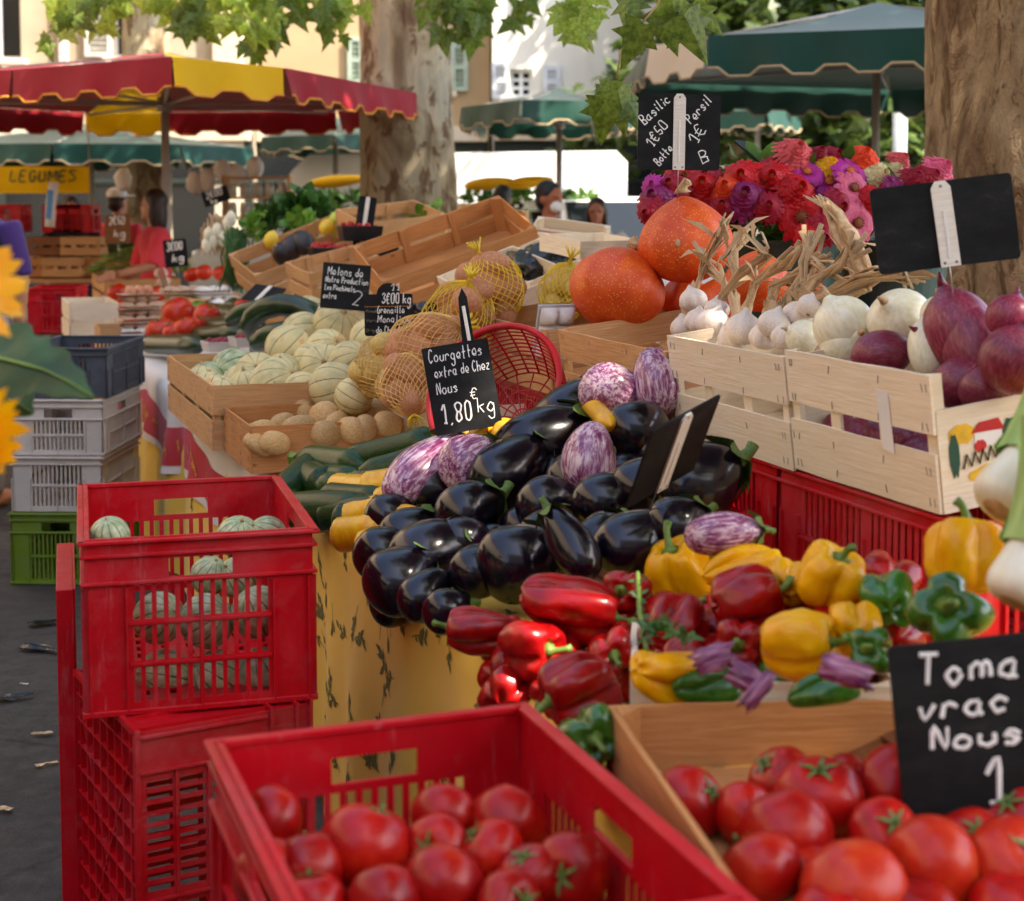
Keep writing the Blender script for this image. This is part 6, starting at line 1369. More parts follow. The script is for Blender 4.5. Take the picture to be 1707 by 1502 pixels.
# ---------------------------------------------------------------- plane trees
t = NT('plane_bark'); w1 = t.noise(2.6, 5, .6, (1, 1, .55), dist=.8); w2 = t.noise(9, 4, .65, (1, 1, .5), dist=.6)
c = t.ramp(w1, [(.34, hexc(118, 100, 78)), (.44, hexc(150, 134, 108)), (.5, hexc(178, 164, 136)), (.6, hexc(162, 156, 136)), (.7, hexc(186, 170, 140))])
c = t.mix(t.ramp(w2, [(.54, (0, 0, 0)), (.60, (.85, .85, .85))]), c, hexc(104, 76, 54))
M['bark_plane'] = t.done(c, .85, .2, t.math('ADD', w1, w2), .5, .03)
t = NT('flaking_bark'); w1 = t.noise(4.5, 6, .65, (1, 1, .4), dist=.6); w2 = t.noise(13, 6, .7, (1, 1, .3), dist=.6)
c = t.ramp(w1, [(.34, hexc(110, 84, 62)), (.42, hexc(152, 124, 92)), (.5, hexc(192, 164, 126)), (.58, hexc(176, 148, 114)), (.68, hexc(204, 180, 144))])
c = t.mix(t.ramp(w2, [(.54, (0, 0, 0)), (.60, (.8, .8, .8))]), c, hexc(108, 78, 54))
M['bark_flaky'] = t.done(c, .9, .2, t.math('ADD', w1, t.math('MULTIPLY', w2, 1.5)), 1.0, .08)
def trunk_fn(base, top, r0, r1, z1, seed, knots=()):
    def fn(u, v):
        a_ = 2 * PI * u; z = z1 * v; c_ = base.lerp(top, v); fl = 1 + .55 * math.exp(-z / .35); r_ = (r0 + (r1 - r0) * v) * fl
        r_ *= 1 + .07 * fbm((math.cos(a_) * 1.2 + seed, math.sin(a_) * 1.2, z * .7)) + .025 * fbm((math.cos(a_) * 5 + seed, math.sin(a_) * 5, z * 2)) + .018 * fbm((math.cos(a_) * 14 + seed, math.sin(a_) * 14, z * 5))
        for ka, kz, kr, kh in knots: d = math.hypot(math.remainder(a_ - ka, 2 * PI) * r0, z - kz); r_ += kh * math.exp(-(d / kr) ** 2) - kh * .7 * math.exp(-(d / (kr * .45)) ** 2)
        return Vector((c_.x + r_ * math.cos(a_), c_.y + r_ * math.sin(a_), z))
    return fn
LEAF = [(0, 0), (.16, -.05), (.42, -.02), (.30, .16), (.52, .36), (.26, .40), (.20, .55), (0, 1.0)]
LEAF = LEAF + [(-x, y) for x, y in LEAF[-2:0:-1]]
def add_leaf(mb, p, d, n, L):
    d = d.normalized(); s_ = d.cross(n); s_ = s_.normalized() if s_.length > 1e-4 else d.orthogonal().normalized(); n = s_.cross(d)
    k = len(LEAF); vs = [p + s_ * (x * L) + d * (y * L) - n * (L * .22 * (abs(x) * 1.2 + y * y * .6)) for x, y in LEAF]
    mb.add(vs + [p + d * (L * .38)], [(i, (i + 1) % k, k) for i in range(k)])
def crown_mesh(blobs, n, L, seed, hang=.5):
    r = random.Random(seed); mb = MB(); wts = [b_[1][0] * b_[1][1] * b_[1][2] for b_ in blobs]
    cl = []
    for i in range(n // 14):
        b_ = r.choices(blobs, wts)[0]; d = Vector((r.gauss(0, 1), r.gauss(0, 1), r.gauss(0, 1))).normalized() * r.random() ** .4
        c_ = Vector(b_[0]) + Vector((d.x * b_[1][0], d.y * b_[1][1], d.z * b_[1][2]))
        for q in range(14):
            p = c_ + Vector((r.gauss(0, .22), r.gauss(0, .22), r.gauss(0, .18))); dd = Vector((r.gauss(0, 1), r.gauss(0, 1), r.gauss(-hang, .6))); add_leaf(mb, p, dd, Vector((r.gauss(0, .5), r.gauss(0, .5), 1)), L * r.uniform(.6, 1.2))
    return mb.mesh('crown', fix=False)
def branch(pts, r0, r1): n = len(pts); return MB().tube(pts, [r0 + (r1 - r0) * i / (n - 1) for i in range(n)], 9).mesh(smooth=True)
def plane_tree(label, base, top, r0, r1, z1, seed, bark, blobs, n, L, knots=(), limbs=()):
    t_ = thing('plane_tree', label, 'tree'); link('trunk', MB().grid(trunk_fn(base, top, r0, r1, z1, seed, knots), 120, 130, closed=True).mesh(smooth=True), t_, None, M[bark])
    for l_ in limbs: link('limb', branch(l_, r1 * .8, r1 * .15), t_, None, M[bark])
    link('crown', crown_mesh(blobs, n, L, seed), t_, None, M['plane_leaf'])['kind'] = 'stuff'
    return t_
B1 = Vector((P(1735, 330, 6.0).x, 6.0, 0)); T1 = B1 + Vector((-.05, 0, 4.2))
tr_near = plane_tree('big plane tree with flaking brown bark at the right edge', B1, T1, .44, .40, 4.2, 3.1, 'bark_flaky', [((4.4, -.6, 6.9), (3.4, 4.0, .9)), ((4.2, 4.0, 6.9), (3.4, 3.4, .9)), ((3.6, 7.2, 6.6), (3.2, 2.8, 1.2)), ((1.4, 4.2, 6.4), (2.2, 3.0, .7))], 15000, .27,
    knots=((PI * 1.28, 1.66, .13, .05), (PI * 1.5, 1.95, .10, .04), (PI * 1.12, 1.3, .12, .06)), limbs=[[T1, T1 + Vector((-1.2, -1.5, 1.6)), T1 + Vector((-2.2, -3.6, 2.4))], [T1, T1 + Vector((.8, .9, 1.2)), T1 + Vector((1.4, 2, 1.8))], [T1, T1 + Vector((-.4, -2.8, 1.6)), T1 + Vector((-1, -5, 2.5))]])
B2 = Vector((P(694, 330, 11).x, 11, 0)); T2 = Vector((P(664, 330, 11).x, 11, 4.4))
tr_mid = plane_tree('pale mottled plane tree in the middle behind the red parasol', B2, T2, .36, .285, 4.4, 8.7, 'bark_plane', [((-1.2, 11.5, 6.0), (4.2, 3.4, 1.5)), ((1.4, 12, 6.4), (3.0, 3, 1.6))], 5200, .2,
    knots=((PI * 1.75, 1.95, .09, .05), (PI * 1.35, 2.3, .06, .03)), limbs=[[T2, T2 + Vector((-1.3, -.3, 1)), T2 + Vector((-3, 0, 1.6))], [T2, T2 + Vector((1.1, .2, 1)), T2 + Vector((2.6, .4, 1.8))]])
B3 = Vector((P(243, 330, 16.5).x, 16.5, 0)); T3 = B3 + Vector((.05, 0, 5))
tr_far = plane_tree('far pale plane trunk above the red parasol', B3, T3, .27, .24, 5, 5.5, 'bark_plane', [((-4.2, 16.5, 6.2), (3.6, 2.4, 1.3))], 2200, .22, limbs=[[T3, T3 + Vector((-1, 0, 1)), T3 + Vector((-2.2, 0, 1.4))]])
# sprays of leaves that hang into view, each leaf its own piece
leaf_me = {}
def leaf_mesh(k):
    if k not in leaf_me: mb = MB(); add_leaf(mb, Vector((0, 0, 0)), Vector((0, 0, 1)), Vector((0, -1, .1 * k)), 1.0); leaf_me[k] = mb.mesh('leaf', fix=False)
    return leaf_me[k]
def spray(tree, start, pts, Y, leaves, mat, L, seed):
    r = random.Random(seed); pp = [P(x, y, Y) for x, y in pts]; br = link('branch', MB().tube([start] + pp, [.012, .006] + [.003] * (len(pp) - 1), 6).mesh(smooth=True), tree, None, M['dry'])
    for x, y, ang, sc in leaves:
        c_ = P(x, y, Y + r.uniform(-.12, .12)); d = Vector((math.cos(R(ang)), r.uniform(-.5, .3), math.sin(R(ang)))); nn = Vector((r.uniform(-.7, .7), -1, r.uniform(-.2, .8)))
        d.normalize(); s_ = d.cross(nn).normalized(); nn = s_.cross(d); Mx = Matrix((s_, nn * -1, d)).transposed().to_4x4() @ Matrix.Diagonal((L * sc, L * sc, L * sc, 1)); Mx.translation = c_
        link('leaf', leaf_mesh(r.randrange(4)), br, Mx, M[mat])
NL = [l_ for l_ in [(1075, 40, -115, 1.1), (1100, 15, -70, 1.1), (1140, 25, -60, 1.2), (1155, 5, -45, 1), (1040, 10, -120, .9), (1065, 70, -100, 1.15), (1110, 45, -50, 1.0), (1165, 30, -80, .9), (1050, -10, -100, 1), (1120, -10, -80, 1.1), (1180, -5, -60, .9), (1095, 60, -105, .9), (1018, 135, -100, .7), (1020, 155, -110, 1.2), (1030, 150, -75, 1.1), (1010, 165, -95, 1.1), (1045, 165, -60, .9)] if l_[0] not in (1040, 1110, 1095, 1180, 1065, 1165)]
spray(tr_near, Vector((.9, 4.2, 4.1)), [(1130, -60), (1095, 10), (1055, 55), (1035, 85), (1028, 130)], 4.2, NL, 'plane_leaf', .125, 1)
def auto_spray(tree, start, x0, y0, x1, y1, Y, n, mat, L, seed, dens=1.0):
    r = random.Random(seed); lv = []
    for i in range(n):
        u = r.random(); x = x0 + (x1 - x0) * u + r.gauss(0, 12); y = y0 + (y1 - y0) * u + abs(r.gauss(0, 16)) - 12; lv.append((x, y, r.gauss(-90, 38), r.uniform(.65, 1.2)))
    spray(tree, start, [(x0, y0 - 8), ((x0 + x1) / 2, (y0 + y1) / 2 - 5), (x1, y1)], Y, lv, mat, L, seed)
for i, a_ in enumerate([(190, -30, 70, 62, 8.5, 22), (120, -20, 90, 30, 9, 12), (230, -25, 170, 30, 9, 16), (300, -20, 325, 60, 9, 26), (360, -25, 430, 50, 8.6, 26), (420, -25, 470, 40, 9, 20), (480, -25, 560, 35, 8.8, 22), (300, -30, 420, 10, 9.5, 22), (540, -20, 590, 30, 9, 14), (430, 20, 450, 85, 9, 12), (240, -20, 310, 10, 9.2, 16)]):
    auto_spray(tr_mid, T2 + Vector((-1.5, -1.2, .8)), *a_[:5], a_[5], 'plane_leaf_lit' if i % 3 else 'plane_leaf', .135, 20 + i)
for i, a_ in enumerate([(740, -20, 760, 60, 9.5, 18), (800, -20, 790, 60, 9.5, 18), (850, -20, 860, 30, 9.5, 10), (820, -30, 700, 0, 10, 14)]): auto_spray(tr_mid, T2 + Vector((1.2, -1.2, .8)), *a_[:5], a_[5], 'plane_leaf', .15, 40 + i)
for i, a_ in enumerate([(985, -30, 955, 70, 6.2, 12), (960, -30, 945, 40, 6.4, 8)]): auto_spray(tr_near, Vector((.6, 6, 4.3)), *a_[:5], a_[5], 'plane_leaf_lit', .095, 50 + i)
# trees across the square
def far_tree(label, px, Y, z, rx, rz, n, seed, mat='bush_leaf', th=.18):
    t_ = thing('tree', label, 'tree'); b_ = Vector((P(px, 330, Y).x, Y, 0)); link('trunk', MB().tube([b_, b_ + Vector((.1, 0, z * .5)), b_ + Vector((0, 0, z))], [th, th * .8, th * .5], 9).mesh(smooth=True), t_, None, M['bark_flaky'])
    r = random.Random(seed); bl = [((b_.x + r.uniform(-.5, .5) * rx, Y + r.uniform(-.5, .5) * rx, z + r.uniform(-.6, .6) * rz), (rx * .6, rx * .6, rz * .6)) for _ in range(6)]
    link('crown', crown_mesh(bl, n, .26, seed, .2), t_, None, M[mat])['kind'] = 'stuff'
for i, (px, z, rx, rz, n) in enumerate([(1215, 3.4, 2.4, 2.2, 1900), (1340, 2.6, 2.2, 1.9, 1700), (1460, 3.0, 2.4, 2.2, 1900), (1590, 3.2, 2.6, 2.4, 1700), (1800, 3.6, 3, 2.6, 1400), (1280, 5.2, 2.6, 1.8, 1500), (1480, 5.6, 2.8, 1.8, 1500)]):
    far_tree('bushy green tree across the square, %s' % ordinal([0, 2, 3, 5, 6, 1, 4][i], 7), px, 19 + (i % 3) * .9 + (1 if i > 4 else 0), z, rx, rz, n, 60 + i)
M['pole_grey'] = simple('grey_pole', hexc(170, 176, 178), .5); tag(link('lamp_post', MB().tube([P(1498, 330, 15) * Vector((1, 1, 0)) if False else Vector((P(1498, 330, 15).x, 15, 0)), Vector((P(1498, 330, 15).x, 15, 2.35))], .07, 12).mesh(smooth=True), None, None, M['pole_grey']), 'pale grey post behind the dark green parasol', 'post')
# ---------------------------------------------------------------- parasols
def parasol(label, rim, z, peak, cols, drop, trim, pole_px, pole_y, hub_dz=-.28, nsc=4, name='market_parasol', trim_r=.008):
    p_ = thing(name, label, 'parasol'); n = len(rim); pts = [Vector((P(px, 330, Y).x, Y, z)) for px, Y in rim]; pk = Vector((P(pole_px, 330, pole_y).x, pole_y, peak)); ctr_ = sum(pts, Vector()) / n
    for i in range(n):
        a_, b_ = pts[i], pts[(i + 1) % n]; m_ = M[cols[i]]; out = ((a_ + b_) / 2 - ctr_); out.z = 0; out.normalize()
        def rf(u, v): q = pk.lerp(a_.lerp(b_, u), v); q.z -= .06 * math.sin(PI * v) * (1 - abs(2 * u - 1) * .3) * (peak - z) * 2; return q
        link('roof_panel', MB().grid(rf, 8, 6).mesh(smooth=True), p_, None, m_)
        L = (b_ - a_).length; ns = max(2, round(L / .34)); 
        def bot(u): w_ = math.cos(2 * PI * ns * u); return drop * (.9 + .10 * (1 if w_ > .45 else (-1 if w_ < -.45 else w_ / .45)) * -1)
        def vf(u, v): q = a_.lerp(b_, u) + Vector((0, 0, -bot(u) * v)); return q + out * (.02 + .018 * v * math.sin(13 * u * L + i) + .03 * v)
        nu = ns * 12; link('valance', MB().grid(vf, nu, 4).mesh(smooth=True), p_, None, m_)
        link('trim', MB().tube([vf(k / nu, 1) + out * .002 for k in range(nu + 1)], trim_r, 4).mesh(smooth=True), p_, None, M[trim])
        hub = Vector((pk.x, pk.y, peak + hub_dz)); link('rib', MB().tube([hub, a_ + Vector((0, 0, -.02)) - (a_ - hub) * .06], .011, 6).mesh(smooth=True), p_, None, M['alu'])
        link('stretcher', MB().tube([pk + Vector((0, 0, -.02)), a_ + Vector((0, 0, -.012))], .009, 5).mesh(smooth=True), p_, None, M['alu'])
    link('pole', MB().tube([Vector((pk.x, pk.y, 0)), Vector((pk.x, pk.y, peak - .01))], .028, 12).mesh(smooth=True), p_, None, M['alu'])
    link('hub', MB().tube([Vector((pk.x, pk.y, peak + hub_dz - .05)), Vector((pk.x, pk.y, peak + hub_dz + .05))], .05, 12).mesh(smooth=True), p_, None, M['alu'])
    link('foot', MB().bbox((pk.x, pk.y, .04), (.5, .5, .08), .02).mesh(), p_, None, M['steel'])
    return p_
parasol('red and yellow market parasol with gold trim', [(28, 8.8), (290, 8.0), (472, 8.67), (738, 11.3), (560, 12.9), (275, 13.1), (145, 13.2), (-260, 11.3), (-330, 9.6)], 2.235, 2.50, ['can_red', 'can_yellow', 'can_red', 'can_red', 'can_red', 'can_yellow', 'can_red', 'can_red', 'can_red'], .19, 'trim_gold', 277, 10.6, -.35)
parasol('dark green parasol with one cream panel at upper right', [(1040, 12.5), (1085, 9.6), (1178, 8.95), (1850, 8.2), (2050, 11.5), (1480, 13.4)], 2.44, 2.82, ['can_green', 'can_cream', 'can_green', 'can_green', 'can_green', 'can_green'], .235, 'trim_cream', 1458, 10.5, -.42)
parasol('green parasol in the distance right of the plane trunk', [(772, 13.2), (870, 12.2), (1000, 12.4), (1066, 13.6), (985, 15.2), (815, 15.2)], 2.28, 2.47, ['can_green'] * 6, .19, 'trim_cream', 932, 13.6, -.3)
parasol('small teal parasol far behind the herb slate', [(1190, 16.5), (1275, 16), (1330, 17), (1250, 18.2)], 2.42, 2.6, ['can_green'] * 4, .2, 'trim_cream', 1262, 17, -.3)
parasol('dark green and cream parasol far behind the woman in red', [(-140, 14.2), (90, 13.8), (300, 14.1), (420, 15.0), (300, 17), (-60, 17)], 2.0, 2.25, ['can_green'] * 6, .19, 'trim_cream', 153, 15.4, -.2)
parasol('grey-green parasol behind the left of the plane trunk', [(440, 15.5), (560, 14.8), (690, 15.2), (700, 17.5), (480, 17.6)], 2.12, 2.35, ['can_green'] * 5, .16, 'trim_cream', 560, 16.2, -.25)

# ---------------------------------------------------------------- stalls, van and people in the background
def stall_table(label, px0, px1, Y, z, d=.8, mat='wood_tan', cloth_=None):
    a_, b_ = P(px0, 330, Y).x, P(px1, 330, Y).x; o = thing('stall_table', label, 'table', Matrix.Translation(((a_ + b_) / 2, Y + d / 2, 0))); L = b_ - a_
    for i in range(4): put_board(o, L, d / 4 - .005, .03, (0, d * ((i + .5) / 4 - .5), z - .016), 0, M[mat], 'plank', rx=PI / 2)
    for x in (-L / 2 + .08, L / 2 - .08):
        for y in (-d / 2 + .06, d / 2 - .06): link('leg', MB().tube([(x, y, 0), (x, y, z - .032)], .022, 8).mesh(smooth=True), o, None, M['steel'])
    if cloth_: link('skirt', MB().grid(lambda u, v: Vector(((u - .5) * L, -d / 2 - .02 - .02 * math.sin(u * L * 14) * v, z - v * z * .9)), 60, 6).mesh(smooth=True), o, None, M[cloth_])
    return o
stall_table('wooden back stall table left of the woman in red', -60, 205, 11.6, .92)
for i, (x, y, Y, m_) in enumerate([(60, 400, 11.8, 'wood_orange'), (110, 402, 11.8, 'wood_tan'), (165, 395, 11.9, 'wood_orange'), (85, 372, 12.1, 'wood_dark'), (140, 372, 12.1, 'wood_tan'), (30, 385, 12.0, 'wood_tan')]):
    l = P(x, y, Y); wood_crate('wooden crate on the back stall table, %s' % ['front left', 'front middle', 'front right', 'rear left', 'rear right', 'far left'][i], frame((l.x, l.y, .93 if y > 380 else 1.08), (1, .05, 0)), .30, .3, .14, m_, 2, 2, group='crates on the back stall')
for i, (x, c_) in enumerate([(12, 'red_plastic'), (110, 'red_plastic'), (128, 'red_plastic')]): plastic_crate('red crate on the back stall under the banner, %s' % ordinal(i, 3), frame((P(x, 330, 12.4).x, 12.4, 1.25), (1, 0, 0)), .3, .26, .22, c_, rows=2, group='red crates on the back stall')
bn = thing('banner', 'yellow banner lettered LEGUMES under the far parasol', 'banner', Matrix.Translation(P(70, 300, 12.9)))
link('sheet', MB().grid(lambda u, v: Vector(((u - .5) * .78, .012 * math.sin(u * 9), (v - .5) * .22)), 30, 4).mesh(smooth=True), bn, None, M['can_yellow']); writing(bn, 'LEGUMES', -.27, -.01, .085, y=-.02, mat='can_green', wd=.007, fit=.56, name='lettering')
for x in (-.39, .39): link('cord', MB().tube([(x, 0, .11), (x, 0, .45)], .004, 5).mesh(), bn, None, M['dry'])
M['blue_print'] = simple('blue_print', hexc(90, 150, 206), .6)
fl_ = thing('paper_roll', 'tall white and blue paper bag roll on the back stall', 'paper roll', Matrix.Translation(P(83, 378, 10.6))); link('roll', MB().tube([(0, 0, 0), (.01, 0, .15), (.035, 0, .30)], [.035, .036, .034], 12).mesh(smooth=True), fl_, None, M['paper']); link('print', MB().bbox((.012, -.037, .15), (.04, .004, .2), .001, Matrix.Rotation(R(6), 3, 'Y')).mesh(), fl_, None, M['blue_print'])
# shelf of jars
M['jar'] = simple('jar_glass', hexc(206, 204, 192), .15, .1); M['jar_lid'] = simple('jar_lid', hexc(226, 220, 206), .4)
sf = thing('jar_shelf', 'wooden shelf of glass jars behind the chives', 'shelf', Matrix.Translation(Vector((P(430, 330, 12.5).x, 12.5, 0))))
for z_ in (1.36, 1.52, 1.68): put_board(sf, .52, .2, .02, (0, 0, z_), 0, M['wood_tan'], 'shelf_board', rx=PI / 2)
for x in (-.26, .26): put_board(sf, 1.7, .2, .02, (x, 0, .85), PI / 2, M['wood_tan'], 'upright', ry=PI / 2) if False else link('upright', MB().bbox((x, 0, .85), (.02, .2, 1.7), .002).mesh(), sf, None, M['wood_tan'])
k_ = 0
for z_ in (1.371, 1.531):
    for i in range(5):
        x = P(430, 330, 12.5).x - .2 + .1 * i; j_ = thing('jar', 'glass jar on the %s shelf behind the chives, %s' % ('lower' if z_ < 1.5 else 'upper', ordinal(i, 5)), 'jar', Matrix.Translation((x, 12.46, z_)), 'jars on the shelf')
        link('glass', mk('jar', lambda: MB().tube([(0, 0, 0), (0, 0, .08), (0, 0, .1)], [.038, .038, .03], 12).mesh(smooth=True)), j_, None, M['jar']); link('lid', mk('jlid', lambda: MB().tube([(0, 0, .101), (0, 0, .115)], [.033, .033], 12).mesh(smooth=True)), j_, None, M['jar_lid'])
def bags_(label, px, py, Y, r):
    tag(link('white_bag', MB().surf(lambda a_, v_: Vector((math.sin(PI * v_) * math.cos(a_) * r, math.sin(PI * v_) * math.sin(a_) * r * .6, math.cos(PI * v_) * r * 1.3)) * (1 + .25 * fbm((math.cos(a_) * 2 + px, math.sin(a_) * 2, v_ * 4))), 18, 12).mesh(smooth=True), None, Matrix.Translation(P(px, py, Y)), M['paper']), label, 'bag', 'white bags hanging in the back stall')
for i, (x, y) in enumerate([(370, 285), (395, 292), (425, 280), (325, 305), (345, 300), (205, 300)]): bags_('white bag hanging under the far parasol, %s' % ordinal(sorted([370, 395, 425, 325, 345, 205]).index(x), 6), x, y, 12.8, .07)
plastic = M
M['yellow_tarp'] = cloth('yellow_tarp', hexc(236, 176, 10), .6)
for i, (x, y, w_, lb) in enumerate([(562, 302, .5, 'yellow folded awning left of the plane trunk'), (815, 306, .42, 'yellow folded awning right of the plane trunk'), (882, 304, .42, 'yellow folded awning above the masked man')]):
    tag(link('folded_awning', MB().surf(lambda a_, v_: Vector((w_ * (v_ - .5) * 1.1, .08 * math.sin(PI * v_) ** .4 * math.cos(a_), .055 * math.sin(PI * v_) ** .4 * math.sin(a_) * (1 + .08 * math.sin(5 * v_)) + .05 * (v_ - .5))), 14, 16).mesh(smooth=True), None, Matrix.Translation(P(x, y, 14.2)), M['yellow_tarp']), lb, 'awning', 'yellow folded awnings')
tb2 = stall_table('white covered stall table far behind the middle', 520, 1010, 14.4, 1.28, .9, 'wood_tan', 'can_cream')
for i, x in enumerate((545, 585, 790, 822, 868, 948, 975)):
    l = P(x, 374, 14.7); pl = thing('potted_plant', 'leafy potted plant on the far covered table, %s' % ordinal(i, 7), 'plant', Matrix.Translation((l.x, l.y, 1.281)), 'potted plants on the far table')
    link('pot', MB().tube([(0, 0, 0), (0, 0, .11)], [.06, .08], 14).mesh(smooth=True), pl, None, M['wood_dark']); mb = MB(); leaf_cluster(mb, (0, 0, .2), (.11, .11, .10), 60, .09, 1, .3, random.Random(i), .6); link('foliage', mb.mesh(), pl, None, M['herb'] if i % 2 else M['flower_leaf'])
# white van
M['van_paint'] = simple('white_paint', hexc(236, 236, 232), .3, .05, 3, .02); M['van_glass'] = M['glass']; M['tyre'] = simple('tyre', (.015, .015, .016), .8); M['stripe'] = simple('green_stripe', hexc(150, 170, 130), .4)
vx = P(690, 330, 17.5).x; van = thing('white_van', 'white van with green stripe parked behind the plane trunk', 'van', Matrix.Translation((vx, 17.5, 0)) @ Matrix.Rotation(PI, 4, 'Z'))
prof = [(-2.3, .35), (2.2, .35), (2.35, .6), (2.3, .95), (1.75, 1.15), (1.2, 1.85), (1.05, 1.98), (-2.2, 2.02), (-2.32, 1.9)]
link('body', MB().slab([(x, -.9, z_) for x, z_ in prof], 1.8, (0, -1, 0)).mesh(), van, None, M['van_paint'])
for x in (-1.45, 1.45):
    for y in (-.86, .86): wh = link('wheel', MB().tube([(x, y - .1, .33), (x, y + .1, .33)], [.33, .33], 24).mesh(), van, None, M['tyre']); link('rim', MB().tube([(x, y - .108, .33), (x, y + .108, .33)], [.19, .19], 16).mesh(), wh, None, M['steel'])
link('side_window', MB().slab([(.35, -.905, 1.2), (1.5, -.905, 1.2), (1.08, -.905, 1.78), (.35, -.905, 1.8)], .004, (0, -1, 0)).mesh(), van, None, M['van_glass']); link('stripe', MB().bbox((-.4, .905, 1.35), (3.7, .012, .09), .003).mesh(), van, None, M['stripe'])
link('windscreen', MB().slab([(1.77, -.75, 1.17), (1.77, .75, 1.17), (1.23, .7, 1.83), (1.23, -.7, 1.83)], -.01, (.75, 0, .65)).mesh(), van, None, M['van_glass'])
for y in (-.7, .7): link('headlight', MB().bbox((2.33, y, .8), (.06, .3, .16), .02).mesh(), van, None, M['jar'])
cx_ = P(1030, 330, 14.5).x; car = thing('parked_car', 'white car with dark windscreen parked behind the pumpkins', 'car', Matrix.Translation((cx_, 14.8, 0)) @ Matrix.Rotation(R(-75), 4, 'Z'))
cp = [(-1.9, .3), (1.9, .3), (2.0, .55), (1.9, .85), (.95, 1.0), (.3, 1.5), (-1.3, 1.53), (-1.85, 1.0), (-1.95, .6)]
link('body', MB().slab([(x, -.8, z_) for x, z_ in cp], 1.6, (0, -1, 0)).mesh(), car, None, M['van_paint'])
link('windscreen', MB().slab([(.93, -.68, 1.03), (.93, .68, 1.03), (.33, .6, 1.47), (.33, -.6, 1.47)], -.02, (.6, 0, .8)).mesh(), car, None, M['van_glass'])
link('side_window', MB().slab([(-1.2, -.806, 1.0), (.8, -.806, 1.0), (.28, -.806, 1.42), (-1.1, -.806, 1.44)], .004, (0, -1, 0)).mesh(), car, None, M['van_glass'])
for x in (-1.2, 1.2):
    for y in (-.76, .76): wh = link('wheel', MB().tube([(x, y - .09, .3), (x, y + .09, .3)], [.3, .3], 20).mesh(), car, None, M['tyre']); link('rim', MB().tube([(x, y - .097, .3), (x, y + .097, .3)], [.17, .17], 14).mesh(), wh, None, M['steel'])
for y in (-.6, .6): link('headlight', MB().bbox((1.95, y, .7), (.06, .26, .14), .02).mesh(), car, None, M['jar'])

# people: one continuous body each, clothes and hair as children
M['skin'] = simple('skin', hexc(196, 138, 108), .5, .08, 6, sss=.1); M['skin_tan'] = simple('tanned_skin', hexc(176, 104, 72), .5, .08, 6, sss=.1)
M['hair_dark'] = simple('dark_hair', hexc(46, 28, 20), .5, .3, 30, .4, 60); M['hair_black'] = simple('black_hair', hexc(22, 18, 18), .5, .3, 30, .4, 60); M['eye'] = simple('eye_dark', (.01, .008, .008), .2)
for k_, v_ in dict(red=(226, 70, 84), rose=(196, 84, 84), dark=(36, 36, 42), purple=(70, 46, 104), denim=(58, 66, 88), grey=(150, 148, 150), cream=(206, 196, 182)).items(): M['fab_' + k_] = cloth('fabric_' + k_, hexc(*v_))
def ell3(mb, c_, r_, nu=14, nv=10): c_ = Vector(c_); mb.surf(lambda a_, v_: c_ + Vector((r_[0] * math.sin(PI * v_) * math.cos(a_), r_[1] * math.sin(PI * v_) * math.sin(a_), r_[2] * math.cos(PI * v_))), nu, nv)
def fuse(mb, voxel, smooth=4):
    me = mb.mesh('shape'); o = bpy.data.objects.new('shape', me); COL.objects.link(o); md = o.modifiers.new('r', 'REMESH'); md.mode = 'VOXEL'; md.voxel_size = voxel; s_ = o.modifiers.new('s', 'SMOOTH'); s_.factor = .5; s_.iterations = smooth
    dg = bpy.context.evaluated_depsgraph_get(); me2 = bpy.data.meshes.new_from_object(o.evaluated_get(dg)); bpy.data.objects.remove(o); me2.materials.clear(); me2.polygons.foreach_set('use_smooth', [True] * len(me2.polygons)); return me2
